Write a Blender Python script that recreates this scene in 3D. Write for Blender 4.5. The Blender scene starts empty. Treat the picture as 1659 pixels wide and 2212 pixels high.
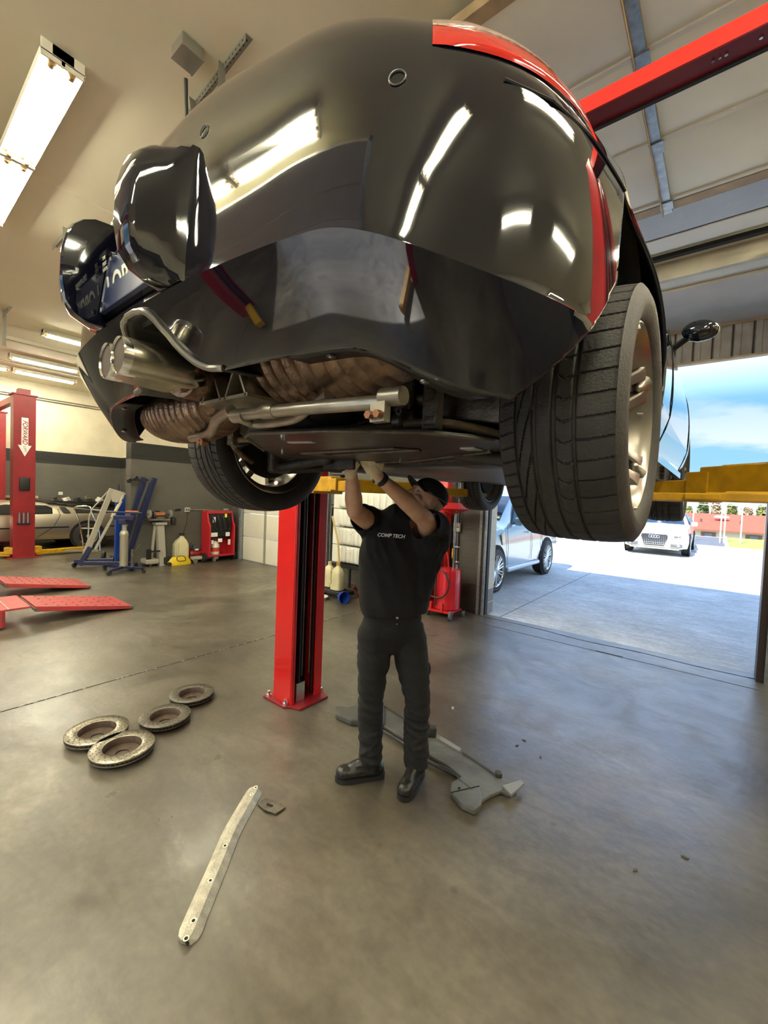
import bpy, bmesh, math, random
import numpy as np
from mathutils import Vector, Matrix, Euler

random.seed(4)
PI = math.pi
# ------------------------------------------------------------------ camera
scn = bpy.context.scene
C = scn.collection
YAW, PITCH, ROLL, FPX, CAMH = 0.6760, -0.0379, 0.0407, 905.0, 1.6
_f = Vector((-math.sin(YAW)*math.cos(PITCH), math.cos(YAW)*math.cos(PITCH), math.sin(PITCH)))
_r = Vector((math.cos(YAW), math.sin(YAW), 0)); _u = _r.cross(_f)
CR = _r*math.cos(ROLL)+_u*math.sin(ROLL); CU = -_r*math.sin(ROLL)+_u*math.cos(ROLL)
cam_data = bpy.data.cameras.new('camera'); cam = bpy.data.objects.new('camera', cam_data); C.objects.link(cam)
cam.matrix_world = Matrix(((CR.x, CU.x, -_f.x, 0), (CR.y, CU.y, -_f.y, 0), (CR.z, CU.z, -_f.z, CAMH), (0, 0, 0, 1)))
cam_data.sensor_fit = 'VERTICAL'; cam_data.sensor_height = 34.6; cam_data.lens = FPX/2212*34.6
cam_data.clip_start = 0.02; cam_data.clip_end = 600
scn.camera = cam
scn.view_settings.view_transform = 'Standard'; scn.view_settings.look = 'None'
scn.view_settings.gamma = 1; scn.view_settings.use_curve_mapping = False
scn.view_settings.exposure = 1.4
scn.render.engine = 'CYCLES'
scn.cycles.max_bounces = 8; scn.cycles.diffuse_bounces = 4; scn.cycles.glossy_bounces = 4

# ------------------------------------------------------------------ sky and sun
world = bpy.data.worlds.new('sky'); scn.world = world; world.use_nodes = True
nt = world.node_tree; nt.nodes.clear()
def N(nt, t, **k):
    n = nt.nodes.new(t)
    for a, b in k.items(): setattr(n, a, b)
    return n
def ramp(nt, stops, interp='LINEAR'):
    n = N(nt, 'ShaderNodeValToRGB'); n.color_ramp.interpolation = interp
    e = n.color_ramp.elements
    while len(e) < len(stops): e.new(0.5)
    for i, (p, c) in enumerate(stops): e[i].position = p; e[i].color = (*c, 1)
    return n
tc = N(nt, 'ShaderNodeTexCoord'); sep = N(nt, 'ShaderNodeSeparateXYZ'); nt.links.new(tc.outputs['Generated'], sep.inputs[0])
rp = ramp(nt, [(0.0, (.22, .23, .22)), (.5, (.34, .48, .58)), (.54, (.20, .39, .54)), (.60, (.15, .34, .53)), (.66, (.85, 1.15, 1.7)), (.85, (.55, .82, 1.35)), (1.0, (.30, .55, 1.1))])  # bright upper band is added, out of view, to light the floor
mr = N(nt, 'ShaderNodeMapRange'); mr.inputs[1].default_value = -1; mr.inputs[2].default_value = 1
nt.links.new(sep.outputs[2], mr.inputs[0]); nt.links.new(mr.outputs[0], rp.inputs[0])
mp = N(nt, 'ShaderNodeMapping'); mp.inputs['Scale'].default_value = (1, 1, 3.2); nt.links.new(tc.outputs['Generated'], mp.inputs[0])
no = N(nt, 'ShaderNodeTexNoise'); no.inputs['Scale'].default_value = 3.1; no.inputs['Detail'].default_value = 7
nt.links.new(mp.outputs[0], no.inputs[0])
cr = ramp(nt, [(.52, (0, 0, 0)), (.62, (1, 1, 1))]); nt.links.new(no.outputs[0], cr.inputs[0])
lo = N(nt, 'ShaderNodeMapRange'); lo.inputs[1].default_value = .28; lo.inputs[2].default_value = .05
nt.links.new(sep.outputs[2], lo.inputs[0])
mu = N(nt, 'ShaderNodeMath', operation='MULTIPLY'); nt.links.new(cr.outputs[0], mu.inputs[0]); nt.links.new(lo.outputs[0], mu.inputs[1])
mx = N(nt, 'ShaderNodeMixRGB'); mx.inputs[2].default_value = (.58, .60, .62, 1)
nt.links.new(mu.outputs[0], mx.inputs[0]); nt.links.new(rp.outputs[0], mx.inputs[1])
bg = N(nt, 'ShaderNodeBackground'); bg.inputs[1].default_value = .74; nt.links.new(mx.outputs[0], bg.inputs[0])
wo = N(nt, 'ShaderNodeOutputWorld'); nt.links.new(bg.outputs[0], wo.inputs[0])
sd = bpy.data.lights.new('sun', 'SUN'); sd.energy = 5.2; sd.angle = math.radians(.53); sd.color = (1, .95, .86)
sun = bpy.data.objects.new('sun', sd); C.objects.link(sun)
SUNDIR = Vector((.20, 1.0, -1.22)).normalized()
sun.rotation_euler = SUNDIR.to_track_quat('-Z', 'Y').to_euler(); sun.location = (0, -20, 30)
TUBE_E = 66.0

# ------------------------------------------------------------------ materials
MATS = {}
def mat(name, col, rough=.5, metal=0., coat=0., coat_ior=1.5, spec=.5, noise=0., nscale=8., bump=0., bscale=40., col2=None, trans=0., emit=None, estr=0., alpha=1., stretch=None, rnoise=0.):
    if name in MATS: return MATS[name]
    m = bpy.data.materials.new(name); m.use_nodes = True; t = m.node_tree; b = t.nodes['Principled BSDF']
    b.inputs['Base Color'].default_value = (*col, 1); b.inputs['Roughness'].default_value = rough
    b.inputs['Metallic'].default_value = metal; b.inputs['Coat Weight'].default_value = coat
    b.inputs['Coat IOR'].default_value = coat_ior; b.inputs['Coat Roughness'].default_value = .02
    b.inputs['Specular IOR Level'].default_value = spec; b.inputs['Transmission Weight'].default_value = trans
    b.inputs['Alpha'].default_value = alpha
    if emit: b.inputs['Emission Color'].default_value = (*emit, 1); b.inputs['Emission Strength'].default_value = estr
    if noise or bump or rnoise:
        c = N(t, 'ShaderNodeTexCoord'); src = c.outputs['Object']
        if stretch:
            q = N(t, 'ShaderNodeMapping'); q.inputs['Scale'].default_value = stretch; t.links.new(src, q.inputs[0]); src = q.outputs[0]
    if noise or rnoise:
        n = N(t, 'ShaderNodeTexNoise'); n.inputs['Scale'].default_value = nscale; n.inputs['Detail'].default_value = 6
        t.links.new(src, n.inputs[0])
    if noise:
        c2 = col2 or tuple(min(1, x*(1-noise)) for x in col)
        r = ramp(t, [(.35, c2), (.65, col)]); t.links.new(n.outputs[0], r.inputs[0]); t.links.new(r.outputs[0], b.inputs['Base Color'])
    if rnoise:
        k = N(t, 'ShaderNodeMapRange'); k.inputs[3].default_value = max(0, rough-rnoise); k.inputs[4].default_value = min(1, rough+rnoise)
        t.links.new(n.outputs[0], k.inputs[0]); t.links.new(k.outputs[0], b.inputs['Roughness'])
    if bump:
        n2 = N(t, 'ShaderNodeTexNoise'); n2.inputs['Scale'].default_value = bscale; n2.inputs['Detail'].default_value = 4
        bp = N(t, 'ShaderNodeBump'); bp.inputs['Strength'].default_value = bump; bp.inputs['Distance'].default_value = .01
        t.links.new(src, n2.inputs[0]); t.links.new(n2.outputs[0], bp.inputs['Height']); t.links.new(bp.outputs[0], b.inputs['Normal'])
    MATS[name] = m; return m

def concrete(name, base, dark, light, rough=.33, sc=1.0, bandmat=False):
    m = bpy.data.materials.new(name); m.use_nodes = True; t = m.node_tree; b = t.nodes['Principled BSDF']
    c = N(t, 'ShaderNodeTexCoord')
    def noise(s, d=8, dist=0., st=None):
        n = N(t, 'ShaderNodeTexNoise'); n.inputs['Scale'].default_value = s*sc; n.inputs['Detail'].default_value = d; n.inputs['Distortion'].default_value = dist
        if st:
            q = N(t, 'ShaderNodeMapping'); q.inputs['Scale'].default_value = st; q.inputs['Rotation'].default_value = (0, 0, .5)
            t.links.new(c.outputs['Object'], q.inputs[0]); t.links.new(q.outputs[0], n.inputs[0])
        else: t.links.new(c.outputs['Object'], n.inputs[0])
        return n
    n1 = noise(.8, 9, .6); n2 = noise(3.2, 10, 1.4, (1, 2.6, 1)); n3 = noise(28, 5); n4 = noise(1.7, 3, 2.5)
    r1 = ramp(t, [(.30, dark), (.52, base), (.75, light)]); t.links.new(n1.outputs[0], r1.inputs[0])
    m1 = N(t, 'ShaderNodeMixRGB', blend_type='OVERLAY'); m1.inputs[0].default_value = .5
    r2 = ramp(t, [(.3, (.3, .3, .3)), (.7, (.68, .68, .68))]); t.links.new(n2.outputs[0], r2.inputs[0])
    t.links.new(r1.outputs[0], m1.inputs[1]); t.links.new(r2.outputs[0], m1.inputs[2])
    m2 = N(t, 'ShaderNodeMixRGB', blend_type='OVERLAY'); m2.inputs[0].default_value = .4
    r3 = ramp(t, [(.3, (.32, .32, .32)), (.7, (.66, .66, .66))]); t.links.new(n3.outputs[0], r3.inputs[0])
    t.links.new(m1.outputs[0], m2.inputs[1]); t.links.new(r3.outputs[0], m2.inputs[2])
    # small dark oil spots
    v = N(t, 'ShaderNodeTexVoronoi'); v.inputs['Scale'].default_value = 3.3; v.inputs['Randomness'].default_value = 1
    t.links.new(c.outputs['Object'], v.inputs[0])
    r4 = ramp(t, [(.035, (.62, .6, .58)), (.075, (1, 1, 1))]); t.links.new(v.outputs['Distance'], r4.inputs[0])
    m3 = N(t, 'ShaderNodeMixRGB', blend_type='MULTIPLY'); m3.inputs[0].default_value = .8
    t.links.new(m2.outputs[0], m3.inputs[1]); t.links.new(r4.outputs[0], m3.inputs[2])
    t.links.new(m3.outputs[0], b.inputs['Base Color'])
    k = N(t, 'ShaderNodeMapRange'); k.inputs[3].default_value = rough-.13; k.inputs[4].default_value = rough+.2
    t.links.new(n4.outputs[0], k.inputs[0]); t.links.new(k.outputs[0], b.inputs['Roughness'])
    bp = N(t, 'ShaderNodeBump'); bp.inputs['Strength'].default_value = .18; bp.inputs['Distance'].default_value = .006
    t.links.new(n3.outputs[0], bp.inputs['Height']); t.links.new(bp.outputs[0], b.inputs['Normal'])
    b.inputs['Specular IOR Level'].default_value = .8
    return m

def blockwall(name, z1=2.12, z2=2.46, lower=(.105, .098, .083), band=(.012, .012, .011), upper=(.66, .6, .46), axis='x'):
    m = bpy.data.materials.new(name); m.use_nodes = True; t = m.node_tree; b = t.nodes['Principled BSDF']
    c = N(t, 'ShaderNodeTexCoord'); s = N(t, 'ShaderNodeSeparateXYZ'); t.links.new(c.outputs['Object'], s.inputs[0])
    r = ramp(t, [(0, lower), (z1/5, band), (z2/5, upper)], 'CONSTANT')
    d = N(t, 'ShaderNodeMath', operation='DIVIDE'); d.inputs[1].default_value = 5; t.links.new(s.outputs[2], d.inputs[0]); t.links.new(d.outputs[0], r.inputs[0])
    n = N(t, 'ShaderNodeTexNoise'); n.inputs['Scale'].default_value = 2.2; n.inputs['Detail'].default_value = 6; t.links.new(c.outputs['Object'], n.inputs[0])
    rr = ramp(t, [(.3, (.82, .82, .8)), (.7, (1, 1, 1))]); t.links.new(n.outputs[0], rr.inputs[0])
    mm = N(t, 'ShaderNodeMixRGB', blend_type='MULTIPLY'); mm.inputs[0].default_value = 1; t.links.new(r.outputs[0], mm.inputs[1]); t.links.new(rr.outputs[0], mm.inputs[2])
    cm = N(t, 'ShaderNodeCombineXYZ'); t.links.new(s.outputs[0 if axis == 'x' else 1], cm.inputs[0]); t.links.new(s.outputs[2], cm.inputs[1])
    br = N(t, 'ShaderNodeTexBrick'); br.inputs['Scale'].default_value = 1; br.inputs['Brick Width'].default_value = .4; br.inputs['Row Height'].default_value = .2
    br.inputs['Mortar Size'].default_value = .006; br.inputs['Color1'].default_value = br.inputs['Color2'].default_value = (1, 1, 1, 1); br.inputs['Mortar'].default_value = (.0, .0, .0, 1)
    br.inputs['Mortar Smooth'].default_value = .6
    t.links.new(cm.outputs[0], br.inputs['Vector'])
    bp = N(t, 'ShaderNodeBump'); bp.inputs['Strength'].default_value = .35; bp.inputs['Distance'].default_value = .01
    t.links.new(br.outputs[0], bp.inputs['Height']); t.links.new(bp.outputs[0], b.inputs['Normal'])
    t.links.new(mm.outputs[0], b.inputs['Base Color']); b.inputs['Roughness'].default_value = .55
    return m

paint = mat('black_car_paint', (.0035, .004, .010), rough=.06, coat=1., coat_ior=1.62, spec=.3)
rubber = mat('tyre_rubber', (.034, .031, .028), rough=.62, noise=.45, nscale=14, bump=.25, bscale=160)
rubber_dark = mat('black_rubber', (.012, .012, .012), rough=.6)
black_plastic = mat('black_plastic', (.011, .011, .012), rough=.45, bump=.1, bscale=200)
matte_black = mat('matte_black', (.006, .006, .006), rough=.85)
alloy = mat('grey_alloy', (.33, .30, .265), rough=.3, metal=.85, noise=.15, nscale=20)
alloy_bright = mat('bright_alloy', (.62, .62, .60), rough=.22, metal=.9)
chrome = mat('chrome', (.8, .8, .78), rough=.12, metal=1)
steel = mat('steel', (.42, .40, .36), rough=.35, metal=.9, noise=.35, nscale=25)
dirty_steel = mat('dirty_steel', (.17, .15, .12), rough=.5, metal=.55, noise=.5, nscale=18, bump=.3, bscale=60)
grime = mat('grimy_metal', (.06, .053, .044), rough=.55, metal=.35, noise=.55, nscale=16, bump=.35, bscale=50)
rusty = mat('rusty_brown_metal', (.30, .20, .13), rough=.36, metal=.85, noise=.6, nscale=13, bump=.3, bscale=70)
tip_metal = mat('brushed_exhaust_metal', (.50, .46, .36), rough=.24, metal=1, noise=.2, nscale=30)
soot = mat('soot', (.05, .03, .018), rough=.8)
galv = mat('galvanised_steel', (.36, .40, .42), rough=.36, metal=.75, noise=.3, nscale=22)
red_paint = mat('red_lift_paint', (.62, .012, .012), rough=.3, coat=.4, noise=.12, nscale=3)
red_dark = mat('deep_red_paint', (.27, .010, .015), rough=.38, noise=.2, nscale=5)
red_ramp_m = mat('worn_red_paint', (.44, .035, .04), rough=.5, noise=.35, nscale=10, col2=(.30, .05, .05))
yellow_paint = mat('yellow_arm_paint', (.62, .33, .008), rough=.4, noise=.3, nscale=14, coat=.2)
yellow_bag_m = mat('yellow_fabric', (.72, .50, .01), rough=.6)
blue_paint = mat('blue_paint', (.010, .016, .065), rough=.4, coat=.2)
blue_bright = mat('bright_blue_paint', (.012, .06, .36), rough=.4)
white_door = mat('cream_white_door', (.80, .77, .66), rough=.5, noise=.05, nscale=3)
white_plastic = mat('white_plastic', (.70, .70, .62), rough=.4, noise=.06, nscale=6)
cream_plastic = mat('cream_plastic', (.62, .58, .36), rough=.45, noise=.1, nscale=8)
skin = mat('skin', (.68, .42, .28), rough=.5, noise=.25, nscale=16, col2=(.58, .32, .20), bump=.15, bscale=120)
glove_m = mat('cream_latex', (.66, .54, .32), rough=.55, bump=.3, bscale=60)
shirt_m = mat('black_cotton', (.0055, .0055, .0062), rough=.85, bump=.25, bscale=220)
pants_m = mat('charcoal_twill', (.011, .0108, .011), rough=.85, noise=.25, nscale=9, bump=.35, bscale=180)
boot_m = mat('black_leather', (.012, .011, .010), rough=.33, bump=.5, bscale=45)
hair_m = mat('grey_hair', (.42, .36, .30), rough=.8, bump=.5, bscale=90)
cap_m = mat('black_cap_cloth', (.010, .010, .012), rough=.85)
glass_dark = mat('dark_tinted_glass', (.006, .010, .016), rough=.04, spec=.9)
glass_blue = mat('blue_tinted_pane', (.02, .045, .085), rough=.12, spec=.7, noise=.3, nscale=4)
white_paint = mat('white_car_paint', (.80, .80, .80), rough=.2, coat=1)
silver_paint = mat('silver_blue_car_paint', (.42, .50, .56), rough=.22, metal=.5, coat=1)
stainless = mat('brushed_stainless', (.47, .42, .33), rough=.30, metal=.85, noise=.1, nscale=30, stretch=(1, .1, 3))
lens_red = mat('red_lens', (.50, .010, .006), rough=.08, coat=1, spec=.6, emit=(.5, .01, .0), estr=.0)
lens_clear = mat('clear_dotted_lens', (.62, .42, .36), rough=.15, coat=1, noise=.5, nscale=120)
tube_m = mat('lit_tube', (1, 1, 1), rough=.5, emit=(1, .95, .74), estr=TUBE_E)
ceil_m = mat('ceiling_paint', (.79, .75, .56), rough=.75, noise=.05, nscale=1.2)
white_fix = mat('white_enamel', (.75, .72, .60), rough=.4)
tan_m = mat('tan_timber', (.50, .36, .20), rough=.6, noise=.25, nscale=8)
canopy_m = mat('grey_soffit_paint', (.46, .40, .32), rough=.6, noise=.2, nscale=1.5)
ribbed_m = mat('grey_brown_metal_siding', (.34, .30, .26), rough=.5, noise=.25, nscale=5)
grass_m = mat('grass', (.30, .38, .06), rough=.9, noise=.5, nscale=3)
floor_m = concrete('shop_concrete', (.102, .087, .064), (.046, .037, .026), (.175, .156, .125), .32)
apron_m = concrete('outdoor_concrete', (.42, .41, .38), (.33, .32, .30), (.52, .51, .48), .75)

# ------------------------------------------------------------------ mesh helpers
def BM(): return bmesh.new()
def bx(b, c, s, rot=None, mi=0):
    r = bmesh.ops.create_cube(b, size=1)
    M = Matrix.Translation(Vector(c)) @ (rot if rot is not None else Matrix.Identity(4)) @ Matrix.Diagonal((*s, 1))
    bmesh.ops.transform(b, matrix=M, verts=r['verts'])
    for v in r['verts']:
        for f in v.link_faces: f.material_index = mi
    return r['verts']
def bb(b, x0, x1, y0, y1, z0, z1, mi=0): return bx(b, ((x0+x1)/2, (y0+y1)/2, (z0+z1)/2), (abs(x1-x0), abs(y1-y0), abs(z1-z0)), None, mi)
def rotz(a): return Matrix.Rotation(a, 4, 'Z')
def frame(d):
    d = Vector(d).normalized(); a = Vector((0, 0, 1)) if abs(d.z) < .95 else Vector((1, 0, 0))
    u = a.cross(d).normalized(); v = d.cross(u); return u, v, d
def rings(b, rs, closed_ends=True, mi=0, loop=False):
    vs = [[b.verts.new(p) for p in r] for r in rs]; n = len(vs[0])
    K = len(vs)
    for i in range(K if loop else K-1):
        A, B = vs[i], vs[(i+1) % K]
        for j in range(n):
            f = b.faces.new((A[j], A[(j+1) % n], B[(j+1) % n], B[j])); f.material_index = mi
    if closed_ends and not loop:
        f = b.faces.new(vs[0][::-1]); f.material_index = mi
        f = b.faces.new(vs[-1]); f.material_index = mi
    return vs
def cyl(b, p0, p1, r0, r1=None, n=20, mi=0, cap=True):
    r1 = r0 if r1 is None else r1; p0 = Vector(p0); p1 = Vector(p1); u, v, d = frame(p1-p0)
    rs = [[p+(u*math.cos(2*PI*k/n)+v*math.sin(2*PI*k/n))*r for k in range(n)] for p, r in ((p0, r0), (p1, r1))]
    return rings(b, rs, cap, mi)
def smooth_path(pts, sub=6):
    P = [Vector(p) for p in pts]; out = []
    for i in range(len(P)-1):
        a = P[max(i-1, 0)]; p, q = P[i], P[i+1]; c = P[min(i+2, len(P)-1)]
        for k in range(sub):
            t = k/sub
            out.append(.5*((2*p)+(q-a)*t+(2*a-5*p+4*q-c)*t*t+(3*p-a-3*q+c)*t**3))
    out.append(P[-1]); return out
def tube(b, pts, r, n=10, sub=0, mi=0, loop=False):
    P = smooth_path(pts, sub) if sub else [Vector(p) for p in pts]
    if sub and not np.isscalar(r): r = list(np.interp(np.linspace(0, 1, len(P)), np.linspace(0, 1, len(r)), r))
    rs = []; u = None
    for i, p in enumerate(P):
        if loop: d = (P[(i+1) % len(P)]-P[i-1]).normalized()
        else: d = (P[min(i+1, len(P)-1)]-P[max(i-1, 0)]).normalized()
        if u is None: u = frame(d)[0]
        u = (u-d*u.dot(d)).normalized(); v = d.cross(u)
        rr = r if np.isscalar(r) else r[i]
        rs.append([p+(u*math.cos(2*PI*k/n)+v*math.sin(2*PI*k/n))*rr for k in range(n)])
    return rings(b, rs, True, mi, loop)
def lathe(b, prof, c=(0, 0, 0), ax=(0, 0, 1), n=40, mi=0, closed=False, mis=None):
    u, v, d = frame(ax); c = Vector(c)
    rs = [[c+d*h+(u*math.cos(2*PI*k/n)+v*math.sin(2*PI*k/n))*max(r, 1e-4) for k in range(n)] for r, h in prof]
    K = len(rs); vs = [[b.verts.new(p) for p in r] for r in rs]
    for i in range(K if closed else K-1):
        A, B = vs[i], vs[(i+1) % K]
        for j in range(n):
            f = b.faces.new((A[j], A[(j+1) % n], B[(j+1) % n], B[j])); f.material_index = mis[i] if mis else mi
def prism(b, poly, z0, z1, mi=0, M=None):
    """polygon (x,y) extruded between z0 and z1, optionally placed by matrix M"""
    lo_ = [b.verts.new((x, y, z0)) for x, y in poly]; hi_ = [b.verts.new((x, y, z1)) for x, y in poly]
    n = len(poly); fs = [b.faces.new(lo_[::-1]), b.faces.new(hi_)]
    for i in range(n): fs.append(b.faces.new((lo_[i], lo_[(i+1) % n], hi_[(i+1) % n], hi_[i])))
    for f in fs: f.material_index = mi
    if M is not None: bmesh.ops.transform(b, matrix=M, verts=lo_+hi_)
def ell(b, c, r, rot=None, mi=0, seg=24):
    q = bmesh.ops.create_uvsphere(b, u_segments=seg, v_segments=seg//2, radius=1)
    M = Matrix.Translation(Vector(c)) @ (rot if rot is not None else Matrix.Identity(4)) @ Matrix.Diagonal((*r, 1))
    bmesh.ops.transform(b, matrix=M, verts=q['verts'])
def rbox(b, c, s, r=.02, rot=None, seg=3, mi=0):
    t = BM(); bmesh.ops.create_cube(t, size=1); bmesh.ops.scale(t, vec=s, verts=t.verts)
    bmesh.ops.bevel(t, geom=t.edges[:], offset=r, segments=seg, profile=.5, affect='EDGES')
    M = Matrix.Translation(Vector(c)) @ (rot if rot is not None else Matrix.Identity(4)); bmesh.ops.transform(t, matrix=M, verts=t.verts)
    me = bpy.data.meshes.new('t'); t.to_mesh(me); t.free(); n0 = len(b.faces); b.from_mesh(me); bpy.data.meshes.remove(me)
    if mi:
        b.faces.ensure_lookup_table()
        for f in b.faces[n0:]: f.material_index = mi

ORG = {}
def thing(name, label, cat, loc=(0, 0, 0), group=None):
    o = bpy.data.objects.new(name, None); o.empty_display_size = .1; C.objects.link(o); o.location = loc
    ORG[o.name] = Vector(loc); o['label'] = label; o['category'] = cat
    if group: o['group'] = group
    return o
SPLIT = {'anchor_bolt': .05, 'hinge_pin': .05, 'tube_socket': .2, 'brace_bolt': .012, 'wheel_bolts': .012, 'wheel_weight': .02, 'tray_slot': .02, 'tray_screw': .01, 'bumper_screw': .02,
         'plate_screw': .01, 'beam_rivet': .005, 'cable': .02, 'eye': .01, 'iris': .005, 'eyebrow': .01, 'button': .01, 'side_window': .1, 'louvre': .05, 'pale_strip': .05, 'rubber_block': .05,
         'tray_bead': .05, 'paper_label': .01, 'hose_set': .02, 'socket': .008, 'caster': .05, 'valve': .06, 'slot': .01, 'inner_structure': .1, 'lamp_unit': .01, 'kerb': .3, 'head_light': .2, 'bottle_cap': .1,
         'heat_shield': .1, 'pocket_seam': .02, 'plate_lamp': .01, 'mast_rail': .05, 'brace_rod': .1, 'tank_rib': .03, 'door_seam': .1, 'side_stripe': .2, 'tread_stud': .01, 'engine_cover': .0, 'cross_rod': .12, 'eye_shield': .1}
for _k in ('engine_cover', 'inner_structure', 'tank_rib', 'brace_rod', 'kerb'): SPLIT.pop(_k)
def islands(b):
    b.verts.ensure_lookup_table(); seen = set(); out = []
    for v in b.verts:
        if v.index in seen: continue
        st = [v]; seen.add(v.index); comp = []
        while st:
            w = st.pop(); comp.append(w)
            for e in w.link_edges:
                o = e.other_vert(w)
                if o.index not in seen: seen.add(o.index); st.append(o)
        out.append(comp)
    return out
def obj(name, b, m, parent=None, smooth=True, bevel=0, label=None, angle=40):
    if name in SPLIT and parent is not None:
        b.verts.index_update(); isl = islands(b); groups = []
        for comp in isl:
            c = sum((v.co for v in comp), Vector())/len(comp)
            for g in groups:
                if (g[0]-c).length < SPLIT[name]: g[1].extend(comp); break
            else: groups.append([c, list(comp)])
        if len(groups) > 1:
            for c, comp in groups[1:]:
                keep = {v.index for v in comp}; nb_ = b.copy(); nb_.verts.ensure_lookup_table()
                bmesh.ops.delete(nb_, geom=[v for v in nb_.verts if v.index not in keep], context='VERTS')
                obj_one(name, nb_, m, parent, smooth, bevel, label, angle)
            keep = {v.index for v in groups[0][1]}; bmesh.ops.delete(b, geom=[v for v in b.verts if v.index not in keep], context='VERTS')
    return obj_one(name, b, m, parent, smooth, bevel, label, angle)
def obj_one(name, b, m, parent=None, smooth=True, bevel=0, label=None, angle=40):
    """link bmesh b (world coordinates) as one mesh object; children are stored relative to their thing's base"""
    bmesh.ops.recalc_face_normals(b, faces=b.faces)
    if parent is None:
        xs = [v.co for v in b.verts]; org = Vector((sum(v.x for v in xs)/len(xs), sum(v.y for v in xs)/len(xs), min(v.z for v in xs)))
    else: org = ORG[parent.name]
    bmesh.ops.translate(b, vec=-org, verts=b.verts)
    me = bpy.data.meshes.new(name); b.to_mesh(me); b.free()
    for q in (m if isinstance(m, (list, tuple)) else [m]): me.materials.append(q)
    o = bpy.data.objects.new(name, me); C.objects.link(o)
    if smooth:
        me.polygons.foreach_set('use_smooth', [True]*len(me.polygons))
        try: me.set_sharp_from_angle(angle=math.radians(angle))
        except Exception: pass
    if parent is None: o.location = org; ORG[o.name] = org
    else:
        o.parent = parent; ORG[o.name] = org
    if bevel:
        md = o.modifiers.new('b', 'BEVEL'); md.width = bevel; md.segments = 2; md.limit_method = 'ANGLE'; md.angle_limit = math.radians(35); md.harden_normals = False
    if label: o['label'] = label
    return o
def tag(o, label, cat, group=None, kind=None):
    o['label'] = label; o['category'] = cat
    if group: o['group'] = group
    if kind: o['kind'] = kind
    return o
def struct(name, b, m, parent=None, smooth=False, label=None, bevel=0):
    o = obj(name, b, m, parent, smooth, bevel)
    if parent is None: o['kind'] = 'structure'
    if label: o['label'] = label
    return o
def text(name, s, size, M, m, parent, ext=.0006, shear=0, xscale=1, bold=0):
    cu = bpy.data.curves.new(name, 'FONT'); cu.body = s; cu.size = size; cu.extrude = ext; cu.shear = shear; cu.align_x = 'CENTER'; cu.align_y = 'CENTER'; cu.offset = bold
    t = bpy.data.objects.new('t', cu); C.objects.link(t); bpy.context.view_layer.update()
    me = bpy.data.meshes.new_from_object(t.evaluated_get(bpy.context.evaluated_depsgraph_get())); bpy.data.objects.remove(t); bpy.data.curves.remove(cu)
    me.name = name; me.materials.clear(); me.materials.append(m)
    org = ORG[parent.name] if parent else Vector((0, 0, 0))
    me.transform(Matrix.Translation(-org) @ M @ Matrix.Diagonal((xscale, 1, 1, 1)))
    o = bpy.data.objects.new(name, me); C.objects.link(o)
    if parent: o.parent = parent; ORG[o.name] = org
    return o
def basis(xa, ya, o):
    xa = Vector(xa).normalized(); ya = Vector(ya).normalized(); za = xa.cross(ya).normalized(); ya = za.cross(xa)
    return Matrix(((xa.x, ya.x, za.x, o[0]), (xa.y, ya.y, za.y, o[1]), (xa.z, ya.z, za.z, o[2]), (0, 0, 0, 1)))
def blob(name, b, m, parent, voxel=.008, smooth=6, label=None):
    """union of overlapping closed shapes grown into one continuous skin"""
    me = bpy.data.meshes.new('t'); b.to_mesh(me); b.free(); o = bpy.data.objects.new('t', me); C.objects.link(o)
    r = o.modifiers.new('r', 'REMESH'); r.mode = 'VOXEL'; r.voxel_size = voxel; r.adaptivity = 0
    s = o.modifiers.new('s', 'SMOOTH'); s.factor = .5; s.iterations = smooth
    bpy.context.view_layer.update()
    m2 = bpy.data.meshes.new_from_object(o.evaluated_get(bpy.context.evaluated_depsgraph_get())); bpy.data.objects.remove(o); bpy.data.meshes.remove(me)
    m2.name = name; m2.materials.clear(); m2.materials.append(m); org = ORG[parent.name]; m2.transform(Matrix.Translation(-org))
    m2.polygons.foreach_set('use_smooth', [True]*len(m2.polygons))
    o = bpy.data.objects.new(name, m2); C.objects.link(o); o.parent = parent; ORG[o.name] = org
    if label: o['label'] = label
    return o
def capsule(b, pts, rad, n=16, flat=None, sub=4):
    """swept closed limb with rounded ends; flat=(axis vector, factor) squashes along an axis"""
    P = smooth_path(pts, sub); R = list(np.interp(np.linspace(0, 1, len(P)), np.linspace(0, 1, len(rad)), rad))
    d0 = (P[1]-P[0]).normalized(); d1 = (P[-1]-P[-2]).normalized()
    pre = [(P[0]-d0*R[0]*math.sin(a), R[0]*math.cos(a)) for a in (1.35, .9, .45)]
    post = [(P[-1]+d1*R[-1]*math.sin(a), R[-1]*math.cos(a)) for a in (.45, .9, 1.35)]
    L = pre+list(zip(P, R))+post; rs = []; u = None
    for i, (p, r) in enumerate(L):
        d = (L[min(i+1, len(L)-1)][0]-L[max(i-1, 0)][0]).normalized()
        if u is None: u = frame(d)[0]
        u = (u-d*u.dot(d)).normalized(); v = d.cross(u); ring = []
        for k in range(n):
            q = (u*math.cos(2*PI*k/n)+v*math.sin(2*PI*k/n))*r
            if flat: ax = Vector(flat[0]).normalized(); q = q-ax*q.dot(ax)*(1-flat[1])
            ring.append(p+q)
        rs.append(ring)
    rings(b, rs)
def copy_tree(o, parent=None):
    c = o.copy(); C.objects.link(c); c.parent = parent
    for ch in list(o.children): copy_tree(ch, c)
    return c
def ray(px, py): return (_f+CR*((px-829.5)/FPX)-CU*((py-1106)/FPX))
def on_floor(px, py, z=0.):
    """point of the floor (or of a level z above it) seen at a photograph position; used to survey outlines lying on it"""
    d = ray(px, py); t = (z-CAMH)/d.z; return Vector((d.x*t, d.y*t, z))
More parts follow.
